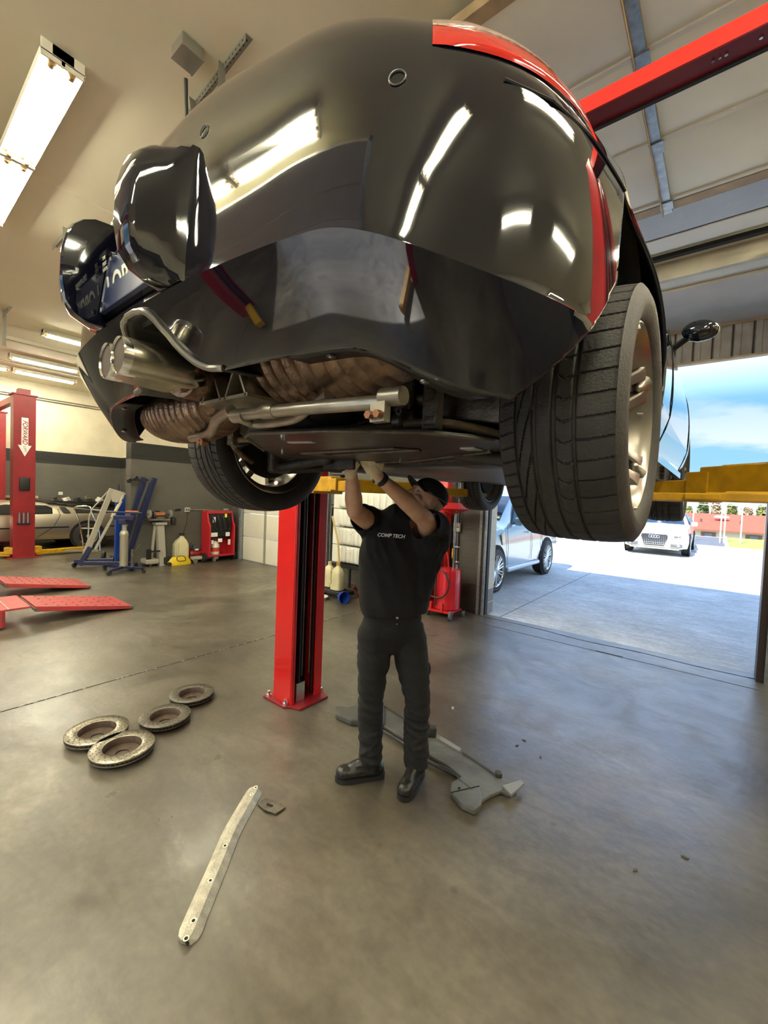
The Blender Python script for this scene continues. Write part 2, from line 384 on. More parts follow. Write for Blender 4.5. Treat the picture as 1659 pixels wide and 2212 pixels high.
# ================================================================== THE SETTING
HC = 4.3          # ceiling height
b = BM(); bb(b, -14.9, 5.1, -4.9, 5.5, -.12, 0); fl = struct('floor', b, floor_m); fl['label'] = 'worn grey brown polished concrete shop floor with stains'
b = BM(); bb(b, -60, 60, 5.5, 31.5, -.14, -.012)
ap = struct('pavement', b, apron_m); ap['label'] = 'pale outdoor concrete apron beyond the open door, half in sun'
b = BM(); bb(b, -60, 60, -60, -4.9, -.14, -.012); struct('pavement', b, apron_m)['label'] = 'sunlit concrete yard behind the shop'
b = BM(); bb(b, -200, 200, 31.5, 220, -1.4, -1.1); struct('far_ground', b, mat('far_ground', (.30, .29, .22), rough=.9, noise=.3, nscale=.2))['label'] = 'lower ground past the kerb'
jm = mat('joint_dirt', (.035, .032, .028), rough=.9); jw = mat('joint_chips', (.45, .43, .38), rough=.9)
b = BM(); bb(b, -3.806, -3.796, -4.6, 5.2, .0005, .0022)
for k in range(150):
    y = -2+7.1*random.random(); w = .006+.016*random.random()
    bx(b, (-3.801+random.uniform(-.008, .008), y, .002), (.006, w, .003), rotz(random.uniform(-.5, .5)), 1)
struct('trim_1', b, [jm, jw])['label'] = 'chipped saw cut joint across the shop floor'
b = BM()
P_ = smooth_path([(-2.6, 5.33, 0), (-1.8, 5.36, 0), (-1.2, 5.30, 0), (-.6, 5.34, 0), (-.1, 5.31, 0), (.36, 5.33, 0)], 5)
for p, q in zip(P_, P_[1:]): m_ = (p+q)/2; bx(b, (m_.x, m_.y, .001), ((q-p).length+.004, random.uniform(.006, .02), .0025), rotz(math.atan2(q.y-p.y, q.x-p.x)))
bb(b, -2.52, .36, 5.02, 5.026, .0005, .002); bb(b, -.98, -.72, 5.015, 5.045, .0005, .0025)
struct('trim_2', b, jm)['label'] = 'cracked threshold joint under the open bay door'
b = BM(); bb(b, -2.31, -2.298, 5.5, 31, -.012, -.0105); bb(b, 2.3, 2.31, 5.5, 31, -.012, -.0105); bb(b, -30, 30, 14.0, 14.012, -.012, -.0105)
struct('trim_3', b, mat('joint_grey', (.12, .115, .11), rough=.9))['label'] = 'control joints in the outdoor concrete'
# ceiling with panel seams
b = BM(); bb(b, -14.9, 5.1, -4.9, 5.7, HC, HC+.15); struct('ceiling', b, ceil_m)['label'] = 'cream painted flat ceiling'
b = BM()
for x in (-4.88, -9.76): bb(b, x-.004, x+.004, -4.6, 5.4, HC-.003, HC)
bb(b, -2.52, -1.75, .645, .652, HC-.003, HC)
struct('trim_4', b, white_fix)['label'] = 'ceiling panel seams'
# walls
wx = blockwall('painted_block_front', axis='x'); wy = blockwall('painted_block_side', axis='y')
b = BM()
bb(b, -9.3, -8.62, 5.5, 5.7, 0, HC); bb(b, -14.9, -9.3, 5.1, 5.7, 0, HC); bb(b, -5.7, -2.52, 5.5, 5.7, 0, HC); bb(b, .40, 5.1, 5.5, 5.7, 0, HC)
bb(b, -2.52, .40, 5.5, 5.7, 4.05, HC); bb(b, -8.62, -5.7, 5.5, 5.7, 3.25, HC)
w = struct('wall_front', b, wx); w['label'] = 'block wall with cream top, black band and grey lower part around the bay doors'
b = BM(); bb(b, -9.3, -9.05, 3.30, 5.5, 0, HC); struct('wall_left', b, wy)['label'] = 'grey block partition with black band behind the jacks and red machine'
b = BM(); bb(b, -14.95, -14.75, -4.9, 5.5, 0, HC); struct('wall_left', b, wy)['label'] = 'far block wall behind the stainless coupe'
b = BM(); bb(b, 5, 5.2, -4.9, 5.5, 0, HC); struct('wall_right', b, wy)['label'] = 'block wall to the right'
b = BM()
bb(b, -14.9, -3.7, -4.9, -4.7, 0, HC); bb(b, -.5, 5.1, -4.9, -4.7, 0, HC); bb(b, -3.7, -.5, -4.9, -4.7, 3.75, HC)
struct('wall_back', b, wx)['label'] = 'block wall behind the camera with an open bay'
# header band over the open door, beige patched concrete
b = BM(); bb(b, -2.52, .40, 5.44, 5.5, 4.05, HC)
struct('trim_5', b, mat('patched_plaster', (.55, .50, .38), rough=.6, noise=.3, nscale=2.5, bump=.4, bscale=9))['label'] = 'patched beige lintel above the open bay door'
b = BM(); bb(b, -2.6, .46, 5.36, 5.44, 4.235, HC); struct('trim_6', b, white_fix)['label'] = 'pale angle above the lintel'
b = BM(); bb(b, -2.6, .46, 5.25, 5.31, 4.20, 4.24); struct('trim_7', b, rubber_dark)['label'] = 'black weather seal above the lintel'
# jamb tracks of the open bay
b = BM(); bb(b, -2.60, -2.56, 5.38, 5.42, 0, 4.1); bb(b, -2.535, -2.505, 5.40, 5.49, 0, 4.1, 0)
struct('trim_8', b, galv)['label'] = 'vertical door track left of the open bay'
b = BM(); bb(b, -2.56, -2.535, 5.39, 5.45, 0, 4.1); bb(b, -2.515, -2.49, 5.45, 5.52, 0, 4.1)
struct('trim_9', b, rubber_dark)['label'] = 'black seal strip on the left jamb'
b = BM(); bb(b, .345, .40, 5.26, 5.48, 0, 4.1); struct('trim_10', b, mat('dark_jamb', (.05, .035, .03), rough=.45, metal=.3))['label'] = 'dark steel jamb right of the open bay'
b = BM(); bb(b, .40, .46, 5.22, 5.27, 0, 4.1); struct('trim_11', b, galv)['label'] = 'vertical door track right of the open bay'
# blocks of the left jamb end seen from inside: white above, bare grey below
b = BM(); bb(b, -2.525, -2.50, 5.52, 5.72, .34, 4.05, 0); bb(b, -2.525, -2.50, 5.52, 5.72, 0, .34, 1)
for z in (.15, .34, .55, .75, .95, 1.15, 1.35): bb(b, -2.5, -2.497, 5.52, 5.72, z, z+.008, 2)
struct('trim_12', b, [mat('cream_block', (.56, .53, .44), rough=.7), mat('bare_block', (.22, .21, .20), rough=.8), mat('mortar', (.5, .48, .44), rough=.9)])['label'] = 'end of the block wall at the open bay, bare at its foot'

# overhead sectional door A, rolled up under the ceiling
dr = bpy.data.objects.new('door_1', None); C.objects.link(dr); dr['kind'] = 'structure'; dr['label'] = 'cream sectional bay door rolled up under the ceiling'; ORG['door_1'] = Vector((0, 0, 0))
ys = [2.12, 2.83, 3.57, 4.30]
for y0, y1 in zip(ys, ys[1:]):
    b = BM(); rbox(b, (-1.08, (y0+y1)/2, 4.225), (3.1, y1-y0-.006, .045), .008); bb(b, -2.63, .47, y1-.035, y1-.004, 4.19, 4.205)
    struct('door_panel', b, white_door, dr, smooth=True)
b = BM(); bb(b, -2.63, .47, 2.04, 2.12, 4.18, 4.24); bb(b, -2.63, .47, 4.31, 4.42, 4.19, 4.25); struct('door_rail', b, tan_m, dr)
b = BM(); bb(b, -2.63, .47, 4.42, 4.86, 4.205, 4.225); struct('door_window', b, glass_blue, dr)
b = BM(); bb(b, -2.63, .47, 4.86, 5.10, 4.195, 4.235); struct('door_panel', b, white_door, dr)
for x in (-2.55, -1.57, -.50, .40):
    b = BM(); bb(b, x-.03, x+.03, 1.9, 4.42, 4.165, 4.20, 0)
    for y in ys[1:]: bb(b, x-.045, x+.045, y-.06, y+.05, 4.155, 4.166)
    struct('door_stile', b, galv, dr)
b = BM(); bb(b, -.535, -.53, 1.9, 4.4, 4.13, 4.2); struct('door_strut', b, tan_m, dr)
# closed cream door B
dr = bpy.data.objects.new('door_2', None); C.objects.link(dr); dr['kind'] = 'structure'; dr['label'] = 'closed cream sectional bay door beyond the red lift post'; ORG['door_2'] = Vector((0, 0, 0))
for k in range(6):
    b = BM(); rbox(b, (-7.16, 5.56, .27+k*.54), (2.9, .05, .532), .01); struct('door_panel', b, white_door, dr, smooth=True)
for x in (-7.75, -6.45):
    b = BM(); bb(b, x-.025, x+.025, 5.51, 5.535, 0, 3.2); struct('door_stile', b, mat('grey_stile', (.28, .27, .23), rough=.5), dr)
b = BM(); cyl(b, (-7.05, 5.532, .28), (-7.05, 5.538, .28), .045, n=24); cyl(b, (-6.72, 5.53, .45), (-6.72, 5.538, .45), .03, n=16); struct('door_lock_hole', b, mat('lock_grey', (.12, .11, .1), rough=.5), dr)
b = BM(); bb(b, -8.68, -8.62, 5.44, 5.5, 0, 3.3); bb(b, -8.62, -8.60, 5.46, 5.52, 0, 3.3); bb(b, -5.75, -5.70, 5.44, 5.5, 0, 3.3); struct('door_track', b, galv, dr)
b = BM(); bb(b, -8.6, -5.7, 5.55, 5.6, 0, .03); struct('door_seal', b, rubber_dark, dr)
# third bay door behind the camera, open, seen in the bumper's reflection
dr = bpy.data.objects.new('door_3', None); C.objects.link(dr); dr['kind'] = 'structure'; dr['label'] = 'open sectional bay door behind the camera'; ORG['door_3'] = Vector((0, 0, 0))
for k in range(5):
    b = BM(); bb(b, -3.68, -.52, -4.35+k*.66, -3.71+k*.66, 3.98, 4.02)
    struct('door_panel', b, glass_blue if k == 1 else white_door, dr)
b = BM(); bb(b, -3.76, -3.70, -4.5, -1.0, 3.9, 3.98); bb(b, -.50, -.44, -4.5, -1.0, 3.9, 3.98); bb(b, -3.76, -3.70, -4.68, -4.62, 0, 3.9); bb(b, -.50, -.44, -4.68, -4.62, 0, 3.9)
struct('door_track', b, galv, dr)
# canopy outside
b = BM(); bb(b, -3.75, 9, 5.7, 7.02, 4.02, 4.12); struct('canopy', b, canopy_m)['label'] = 'grey soffit of the canopy outside the open bay'
b = BM(); x = -3.7
bb(b, -3.75, 9, 7.05, 7.10, 3.58, 4.5)
while x < 9:
    bb(b, x, x+.016, 7.030, 7.05, 3.58, 4.5, 1); bb(b, x+.03, x+.09, 7.036, 7.05, 3.58, 4.5); x += .205  # dark strips put the shade beside each rib into the colour
struct('canopy_fascia', b, [ribbed_m, mat('rib_shade', (.03, .025, .02), rough=.8)])['label'] = 'ribbed metal fascia hanging at the canopy edge'
b = BM(); bb(b, -3.8, 9, 7.02, 7.045, 3.99, 4.03); bb(b, -3.8, 9, 7.02, 7.12, 3.555, 3.58); struct('trim_13', b, tan_m)['label'] = 'pale trim along the canopy fascia'
# exterior parapet that shades the apron
b = BM(); bb(b, -15, -3.75, 5.7, 5.9, 4.3, 5.3); bb(b, -15, 9, 5.5, 5.7, 4.3, 5.3); bb(b, .6, 9, 5.7, 5.75, 0, 4); struct('parapet', b, canopy_m)['label'] = 'parapet over the bay doors'
b = BM(); bb(b, -15, 5.2, -4.9, 5.7, 4.45, 4.6); struct('roof', b, canopy_m)['label'] = 'flat roof'

# far things outdoors
b = BM(); bb(b, .35, 40, 22.7, 30.8, -.012, .05); g = tag(obj('grass_verge', b, grass_m, smooth=False), 'sunlit yellow green grass verge beyond the kerb', 'grass', kind='stuff')
b = BM()
prism(b, [(-.9, 22.5), (.22, 22.9), (.22, 30.9), (-8, 30.9), (-8, 22.5)], -.012, .002); struct('side_street', b, mat('asphalt', (.10, .105, .12), rough=.8, noise=.2, nscale=2))['label'] = 'grey asphalt strip behind the white car'
b = BM(); bb(b, -8, 40, 21.5, 21.75, -.012, .12); bb(b, -8, 40, 19.4, 19.5, -.012, .05); bb(b, .22, .35, 22.7, 30.9, -.01, .1)
struct('kerb', b, mat('pale_kerb', (.5, .49, .44), rough=.8))['label'] = 'pale kerb along the grass'
# red roofed building
t = thing('long_building', 'long low building with a red shingle roof and cream walls, beyond the fence', 'building', (0, 45, -1.1))
b = BM(); bb(b, -14, 16, 45, 53, -1.1, -.1); obj('wall', b, mat('cream_siding', (.66, .62, .48), rough=.8), t, smooth=False)
b = BM(); prism(b, [(44.5, -.18), (53.5, -.18), (53.5, -.1), (49, 1.22), (44.5, -.1)], -14.4, 16.4, 0, Matrix(((0, 0, 1, 0), (1, 0, 0, 0), (0, 1, 0, 0), (0, 0, 0, 1))))
obj('roof', b, mat('red_shingles', (.36, .075, .04), rough=.9, noise=.25, nscale=10), t, smooth=False)
for x in (-3.3, -.4, 2.5, 5.6, -7):
    b = BM(); bb(b, x-.8, x+.2, 44.93, 45, -.95, -.35); f_ = obj('window', b, mat('brown_shutter', (.22, .12, .08), rough=.7), t, smooth=False)
    b = BM(); bb(b, x-.55, x-.05, 44.9, 44.95, -.9, -.4); obj('pane', b, mat('grey_pane', (.18, .2, .22), rough=.2), f_, smooth=False)
for x in (-1.3, 1.4, 4.8):
    b = BM(); cyl(b, (x, 46.5, .3), (x, 46.5, .75), .08, n=8); obj('roof_vent', b, dirty_steel, t)
# tall thin posts of the ball court style fence and its wires
t = thing('wire_fence', 'tall thin pale fence posts joined by a top rail, in front of the red roof', 'fence', (0, 26, 0))
pm = mat('pale_fence_metal', (.55, .52, .42), rough=.5)
for x in (-3.2, -1.04, .055, .20, .81, 1.66, 3.2, 5):
    b = BM(); cyl(b, (x, 26, 0), (x, 26, 2.05 if x < .7 and x > 0 else 1.95), .03, n=8); obj('post', b, pm, t)
b = BM(); cyl(b, (-6, 26, 1.80), (6, 26, 1.86), .022, n=6); obj('rail', b, pm, t)
# trees and hills
def tree(x, y, h, w, mcol, label, seed):
    rnd = random.Random(seed)
    t = thing('tree', label, 'tree', (x, y, -1.1), 'trees beyond the red roofed building')
    b = BM(); cyl(b, (x, y, -1.1), (x, y, h*.6-1.1), .16, .06, n=7)
    for k in range(5): a = rnd.uniform(0, 6.3); cyl(b, (x, y, h*.35-1.1), (x+w*.3*math.cos(a), y+w*.3*math.sin(a), h*.8-1.1), .06, .02, n=5)
    obj('trunk', b, mat('bark', (.30, .25, .18), rough=.9), t)
    b = BM()
    for k in range(800):
        a = rnd.uniform(0, 6.3); q = rnd.random()**.5; zz = rnd.random()
        c = Vector((x+math.cos(a)*q*w*.5*(1-.5*zz), y+math.sin(a)*q*w*.5*(1-.5*zz), h*(.25+.72*zz)-1.1)); s = rnd.uniform(.08, .26)
        vs = [b.verts.new(c+Vector((rnd.uniform(-s, s), rnd.uniform(-s, s), rnd.uniform(-s, s)))) for _ in range(4)]
        b.faces.new(vs[:3]); b.faces.new(vs[1:])
    obj('crown', b, mcol, t, smooth=False)
m1 = mat('olive_leaves', (.20, .22, .07), rough=.9); m2_ = mat('bare_twigs', (.33, .27, .17), rough=.9); m3 = mat('dark_leaves', (.10, .14, .05), rough=.9)
TL = ['olive green tree at the left end of the tree line', 'tawny leafless tree showing left of the fence posts', 'olive tree directly behind the white rooftop unit', 'dark green tree between the paired fence posts', 'tawny bushy tree right of the paired fence posts', 'olive tree near the tall light pole', 'tawny leafless tree toward the right jamb', 'dark tree beside the right jamb', 'olive tree hidden partly by the right jamb', 'tawny tree furthest right in the line']
for k in range(10):
    x = -5.2+k*1.22+random.uniform(-.04, .04); tree(x, 56+1.5*(k % 2), 3.2+random.uniform(-.3, .4), 1.25+.7*(k % 2 == 9), (m1, m2_, m1, m3, m2_)[k % 5], TL[k], 50+k)
b = BM(); n = 60; rs = []
for i in range(n):
    x = -160+320*i/(n-1); hgt = 4+1.4*math.sin(i*.5)+1.2*math.sin(i*.17+1)+.5*math.sin(i*1.3)
    rs.append([(x, 190, -1.4), (x, 195, hgt*.6), (x, 205, hgt), (x, 215, -1.4)])
rings(b, rs); struct('hills', b, mat('hazy_hill', (.22, .27, .24), rough=.95))['label'] = 'low hazy hills on the horizon'
b = BM(); ell(b, (.1, 47, .95), (.55, .3, .16)); tag(obj('rooftop_unit', b, white_plastic), 'small white unit sitting on the red roof', 'rooftop unit')
# ================================================================== LIGHT FIXTURES
def fixture(a, c, label, group='twin tube ceiling lights', two=True):
    """a, c end points of the fixture on the ceiling"""
    a = Vector((a[0], a[1], HC)); c = Vector((c[0], c[1], HC)); d = (c-a).normalized(); s = Vector((-d.y, d.x, 0)); L = (c-a).length; m_ = (a+c)/2
    t = thing('ceiling_light', label, 'ceiling light', m_, group)
    R = Matrix(((d.x, s.x, 0, 0), (d.y, s.y, 0, 0), (0, 0, 1, 0), (0, 0, 0, 1)))
    b = BM(); bx(b, m_+Vector((0, 0, -.030)), (L, .11, .06), R); bx(b, m_+Vector((0, 0, -.066)), (L, .225, .006), R, 1); bx(b, m_+Vector((0, 0, -.080)), (L, .018, .025), R)
    for sg in (-1, 1):
        bx(b, m_+s*sg*.112+Vector((0, 0, -.076)), (L, .004, .026), R @ Matrix.Rotation(-sg*.35, 4, 'X'))
    for e in (-1, 1): bx(b, m_+d*e*(L/2-.005)+Vector((0, 0, -.05)), (.01, .225, .10), R)
    obj('housing', b, [white_fix, mat('aged_reflector', (.26, .25, .15), rough=.5)], t, smooth=False)
    for sg in (-1, 1):
        b = BM(); p = m_+s*sg*.05+Vector((0, 0, -.095)); cyl(b, p-d*(L/2-.06), p+d*(L/2-.06), .017, n=10)
        tb = obj('tube', b, tube_m, t)
        b = BM(); 
        for e in (-1, 1): cyl(b, p+d*e*(L/2-.06), p+d*e*(L/2-.02), .021, n=10); bx(b, p+d*e*(L/2-.04)+Vector((0, 0, .03)), (.02, .03, .06), R)
        obj('tube_socket', b, mat('amber_socket', (.35, .22, .08), rough=.5), t)
FX = [((-3.36, .80), (-4.62, .80), 'twin tube ceiling light at the upper left, its end plate facing the car'),
      ((-4.64, .80), (-5.9, .80), 'twin tube ceiling light butted to the far end of the upper left one'),
      ((-9.5, 2.0), (-9.5, 3.3), 'ceiling light partly behind the bumper guard, nearest of the far row'),
      ((-11.9, 1.95), (-11.9, 3.2), 'whole lit ceiling light between two rows left of the bumper'),
      ((-13.3, .9), (-13.3, 2.18), 'ceiling light above the far red lift, left one of the rear pair'),
      ((-13.3, 2.24), (-13.3, 3.5), 'ceiling light above the far red lift, right one of the rear pair')]
FXB = [((-2.75, -.95), (-4.05, -.95)), ((-1.4, -.95), (-2.7, -.95)), ((.9, -.2), (.9, -1.5)), ((.9, -1.6), (.9, -2.9)), ((.9, 2.3), (.9, 1.0)), ((-4.3, -1.6), (-4.3, -2.9)), ((-4.3, -3.0), (-4.3, -4.3)),
       ((3, -3), (3, -4.3)), ((3, 1.3), (3, 0)), ((-6.0, -1.6), (-7.3, -1.6)), ((-9.5, -2.0), (-9.5, -.7)), ((-12, -3), (-12, -1.7)), ((.9, 4.6), (2.2, 4.6)), ((-5.2, 3.3), (-6.5, 3.3)), ((-7.2, -3.6), (-8.5, -3.6)), ((3, 3.6), (3, 2.3))]
for a, c, l in FX: fixture(a, c, l)
LBS = ['left one of the ceiling light pair mirrored high in the black bumper', 'right one of the ceiling light pair mirrored high in the black bumper', 'ceiling light over the shop side of the right lift post', 'ceiling light next behind the one by the right lift post', 'ceiling light over the open bay near the right wall side', 'ceiling light left of the rolled up back door, shop end', 'ceiling light left of the rolled up back door, yard end',
       'ceiling light by the right wall nearest the yard', 'ceiling light halfway along the right wall', 'ceiling light over the platform ramps toward the yard', 'ceiling light beyond the platform ramps toward the yard', 'ceiling light near the far wall toward the yard', 'ceiling light along the front wall right of the open bay', 'ceiling light above the closed cream bay door', 'ceiling light by the back wall left of the rolled up door', 'ceiling light by the right wall nearest the front']
for (a, c), l in zip(FXB, LBS): fixture(a, c, l, 'ceiling lights outside the picture, mirrored in the bumper')

# ================================================================== LIFTS
def lift_post(name, t, x, y, face, H=3.42, pm=red_paint):
    """C-section column, open side facing +x or -x by face"""
    W, D, th = .30, .205, .012; s = face
    b = BM()
    bb(b, x-s*D/2-th/2, x-s*D/2+th/2, y-W/2, y+W/2, 0, H)
    for q in (-1, 1):
        bb(b, x-D/2, x+D/2, y+q*W/2-th/2, y+q*W/2+th/2, 0, H)
        bb(b, x+s*D/2-th/2, x+s*D/2+th/2, y+q*(W/2), y+q*(W/2-(.075 if q > 0 else .03)), 0, H)
    po = obj(name, b, pm, t, smooth=False, bevel=.004)
    b = BM(); bb(b, x-s*D/2+th, x-s*D/2+2*th, y-W/2+th, y+W/2-th, .02, H-.02, 0)
    for q in (-1, 1): bb(b, x+s*(D/2-.03), x+s*(D/2-.012), y+q*.055, y+q*.07, .04, H-.05, 0)
    obj('inner_channel', b, mat('dark_greased_steel', (.016, .012, .012), rough=.4), po, smooth=False)
    b = BM()
    for q in (-1, 1): cyl(b, (x+s*(D/2-.02), y+q*.035, .2), (x+s*(D/2-.02), y+q*.035, H-.1), .004, n=8)
    obj('cable', b, steel, po)
    return po
def base_plate(t, x, y, s):
    b = BM(); prism(b, [(x-s*.17, y-.20), (x+s*.08, y-.20), (x+s*.13, y-.16), (x+s*.20, y-.14), (x+s*.20, y+.14), (x+s*.13, y+.16), (x+s*.08, y+.20), (x-s*.17, y+.20)], 0, .018)
    pl = obj('base_plate', b, red_dark, t, smooth=False, bevel=.003)
    b = BM()
    for px, py in ((-.13, -.175), (-.13, .175), (.07, -.175), (.07, .175)):
        cyl(b, (x+s*px, y+py, .018), (x+s*px, y+py, .06), .012, n=8); cyl(b, (x+s*px, y+py, .018), (x+s*px, y+py, .034), .022, n=6)
    obj('anchor_bolt', b, chrome, pl)
LPX, LPY = -2.515, 2.14
lift = thing('two_post_lift', 'red two post lift holding up the black sports car with yellow arms', 'car lift', (LPX, LPY, 0))
lift_post('post', lift, LPX, LPY, 1); lift_post('post', lift, .52, LPY, -1)
base_plate(lift, LPX, LPY, 1); base_plate(lift, .52, LPY, -1)
b = BM(); bb(b, LPX+.09, LPX+.105, LPY-.10, LPY-.02, .02, .16); obj('stop_plate', b, alloy_bright, lift, smooth=False); 
b = BM(); cyl(b, (LPX+.103, LPY-.06, .09), (LPX+.112, LPY-.06, .09), .008, n=8); obj('stop_bolt', b, chrome, lift)
b = BM(); bb(b, LPX-.15, .67, 2.045, 2.14, 3.352, 3.415, 0)
bb(b, LPX+.3, .67, 2.14, 2.158, 3.345, 3.362, 1)
obj('overhead_beam', b, [red_dark, rubber_dark], lift, smooth=False)
b = BM(); bb(b, LPX-.15, .67, 2.036, 2.045, 3.35, 3.42); obj('beam_face', b, mat('lit_face_red', (.72, .028, .02), rough=.3, coat=.4), lift, smooth=False)  # lit front face put into the colour, brighter than the deep red underside
b = BM()
for x in (-.02, .0, .02, .12): cyl(b, (x-.1, 2.09, 3.353), (x-.1, 2.09, 3.348), .006, n=8)
obj('beam_rivet', b, chrome, lift)
def arm(p0, p1, w0, w1, h0, h1, pad=True):
    p0 = Vector(p0); p1 = Vector(p1); d = (p1-p0); L = d.length; d.normalize(); s = Vector((-d.y, d.x, 0)).normalized(); R = Matrix(((d.x, s.x, 0, 0), (d.y, s.y, 0, 0), (0, 0, 1, 0), (0, 0, 0, 1)))
    b = BM(); bx(b, p0+d*L*.30, (L*.62, w0, h0), R); bx(b, p0+d*L*.30+Vector((0, 0, h0/2)), (L*.45, w0*.6, .012), R)
    a_ = obj('swing_arm', b, yellow_paint, lift, smooth=False, bevel=.006)
    b = BM(); bx(b, p0+d*L*.78+Vector((0, 0, -h0*.10)), (L*.46, w1, h1), R); bx(b, p0+d*L*.62, (.12, w0*1.06, h0*.8), R)
    obj('arm_extension', b, yellow_paint, a_, smooth=False, bevel=.006)
    b = BM(); q = p1-d*.03; cyl(b, q+Vector((0, 0, h1*.3)), Vector((q.x, q.y, 1.757)), .03, n=14)
    obj('pad_screw', b, chrome, a_)
    b = BM(); q = p1-d*.03; cyl(b, (q.x, q.y, 1.755), (q.x, q.y, 1.786), .055, n=20)
    obj('pad', b, rubber_dark, a_)
arm((LPX+.18, LPY+.12, 1.67), (-1.84, 3.45, 1.67), .11, .085, .10, .07)
arm((LPX+.18, LPY-.05, 1.665), (-1.84, 1.98, 1.665), .11, .085, .10, .07)
arm((.40, 2.14, 1.738), (-.33, 2.80, 1.715), .13, .09, .135, .07)
arm((.36, 2.02, 1.648), (-.30, 2.15, 1.648), .11, .085, .035, .035)
for x, s in ((LPX, 1), (.52, -1)):
    b = BM(); bb(b, x+s*.02, x+s*.24, LPY-.12, LPY+.18, 1.60, 1.72); obj('carriage', b, yellow_paint, lift, smooth=False, bevel=.006)
    b = BM(); bb(b, x-.09, x+.09, LPY-.10, LPY+.10, 1.72, 2.15); obj('slide', b, grime, lift, smooth=False)

# far lift over the coupe
FX1, FY1, FX2, FY2 = -11.5, 2.12, -14.32, 2.10
lf = thing('two_post_lift', 'far red two post lift with white arrow lettering beside the stainless coupe', 'car lift', (FX1, FY1, 0))
def boxpost(t, x, y, H, w=.36, d=.30):
    b = BM(); bb(b, x-d/2, x+d/2, y-w/2, y+w/2, 0, H); bb(b, x-d/2-.02, x+d/2+.02, y-w/2-.03, y+w/2+.03, H, H+.03); bb(b, x-.1, x+.1, y-.1, y+.1, H, H+.14); bb(b, x-.24, x+.24, y-.28, y+.28, 0, .02)
    return obj('post', b, red_dark, t, smooth=False, bevel=.004)
p1 = boxpost(lf, FX1, FY1, 3.38); boxpost(lf, FX2, FY2, 3.3)
b = BM(); d = Vector((FX2-FX1, FY2-FY1, 0)); a_ = math.atan2(d.y, d.x)
bx(b, ((FX1+FX2)/2, (FY1+FY2)/2, 3.40), (d.length, .12, .14), rotz(a_)); obj('overhead_beam', b, red_dark, lf, smooth=False)
xf = FX1+.151
b = BM(); rbox(b, (xf+.02, FY1-.0, 1.55), (.04, .17, .27), .012); obj('control_box', b, black_plastic, lf)
for k in range(3):
    b = BM(); cyl(b, (xf+.02, FY1-.08+k*.07, .73), (xf+.02, FY1-.08+k*.07, .95), .022, n=10); obj('adapter', b, alloy_bright, lf)
b = BM(); bb(b, xf, xf+.03, FY1-.12, FY1+.10, .70, .74); obj('adapter_rack', b, black_plastic, lf, smooth=False)
MF = basis((0, 0, -1), (0, 1, 0), (xf+.003, FY1+.0, 2.5))      # lettering reads downward
b = BM(); wM = mat('white_decal', (.8, .8, .76), rough=.5)
prism(b, [(-.42, -.055), (.15, -.055), (.15, -.11), (.38, 0), (.15, .11), (.15, .055), (-.42, .055)], 0, .002, 0, MF)
obj('arrow_decal', b, wM, lf, smooth=False)
text('lettering', 'FORWARD', .115, basis((0, 0, -1), (0, 1, 0), (xf+.006, FY1, 2.62)), red_dark, lf, shear=.3, xscale=.86, bold=.002)
text('lettering', 'LIFT', .065, basis((0, 0, -1), (0, 1, 0), (xf+.006, FY1, 2.28)), red_dark, lf, shear=.3)
for s, e in ((-1, -1.25), (1, 1.3)):
    b = BM(); p0 = Vector((FX1+.05, FY1+s*.2, .10)); p1_ = Vector((FX1-.15, FY1+e, .07)); dd = p1_-p0; a_ = math.atan2(dd.y, dd.x)
    bx(b, (p0+p1_)/2, (dd.length, .12, .09), rotz(a_)); bx(b, p0+Vector((0, 0, .05)), (.2, .16, .14), rotz(a_)); obj('swing_arm', b, yellow_paint, lf, smooth=False, bevel=.01)
    b = BM(); cyl(b, (p1_.x, p1_.y, .1), (p1_.x, p1_.y, .15), .06, n=14); obj('pad', b, rubber_dark, lf)
b = BM(); bb(b, FX2+.18, FX2+.32, FY2-.28, FY2-.05, .9, 1.45); obj('power_unit', b, black_plastic, lf, smooth=False, bevel=.02)
b = BM(); bb(b, FX2+.33, FX2+.34, FY2-.24, FY2-.12, 1.22, 1.36); obj('power_label', b, white_plastic, lf, smooth=False)
b = BM(); tube(b, [(FX2+.2, FY2-.1, 2.5), (FX2+.3, FY2, 2.4), (FX2+.3, FY2-.02, 2.1), (FX2+.18, FY2-.1, 1.7), (FX2+.25, FY2-.15, 1.42)], .012, sub=5); obj('hose', b, rubber_dark, lf)
# lift behind the camera, mirrored in the bumper
lb = thing('two_post_lift', 'red two post lift mirrored in the black bumper', 'car lift', (-3.95, -2.7, 0))
lift_post('post', lb, -3.95, -2.7, 1, pm=red_dark); lift_post('post', lb, -.25, -2.7, -1, pm=red_dark)
b = BM(); bb(b, -4.1, -.1, -2.8, -2.62, 3.3, 3.45); obj('overhead_beam', b, red_dark, lb, smooth=False)
for x0, x1 in ((-3.8, -3.3), (-.4, -1.0)):
    b = BM(); bx(b, ((x0+x1)/2, -2.3, .12), (abs(x1-x0)+.4, .12, .1), rotz(.9 if x0 < -2 else -.9)); obj('swing_arm', b, yellow_paint, lb, smooth=False)

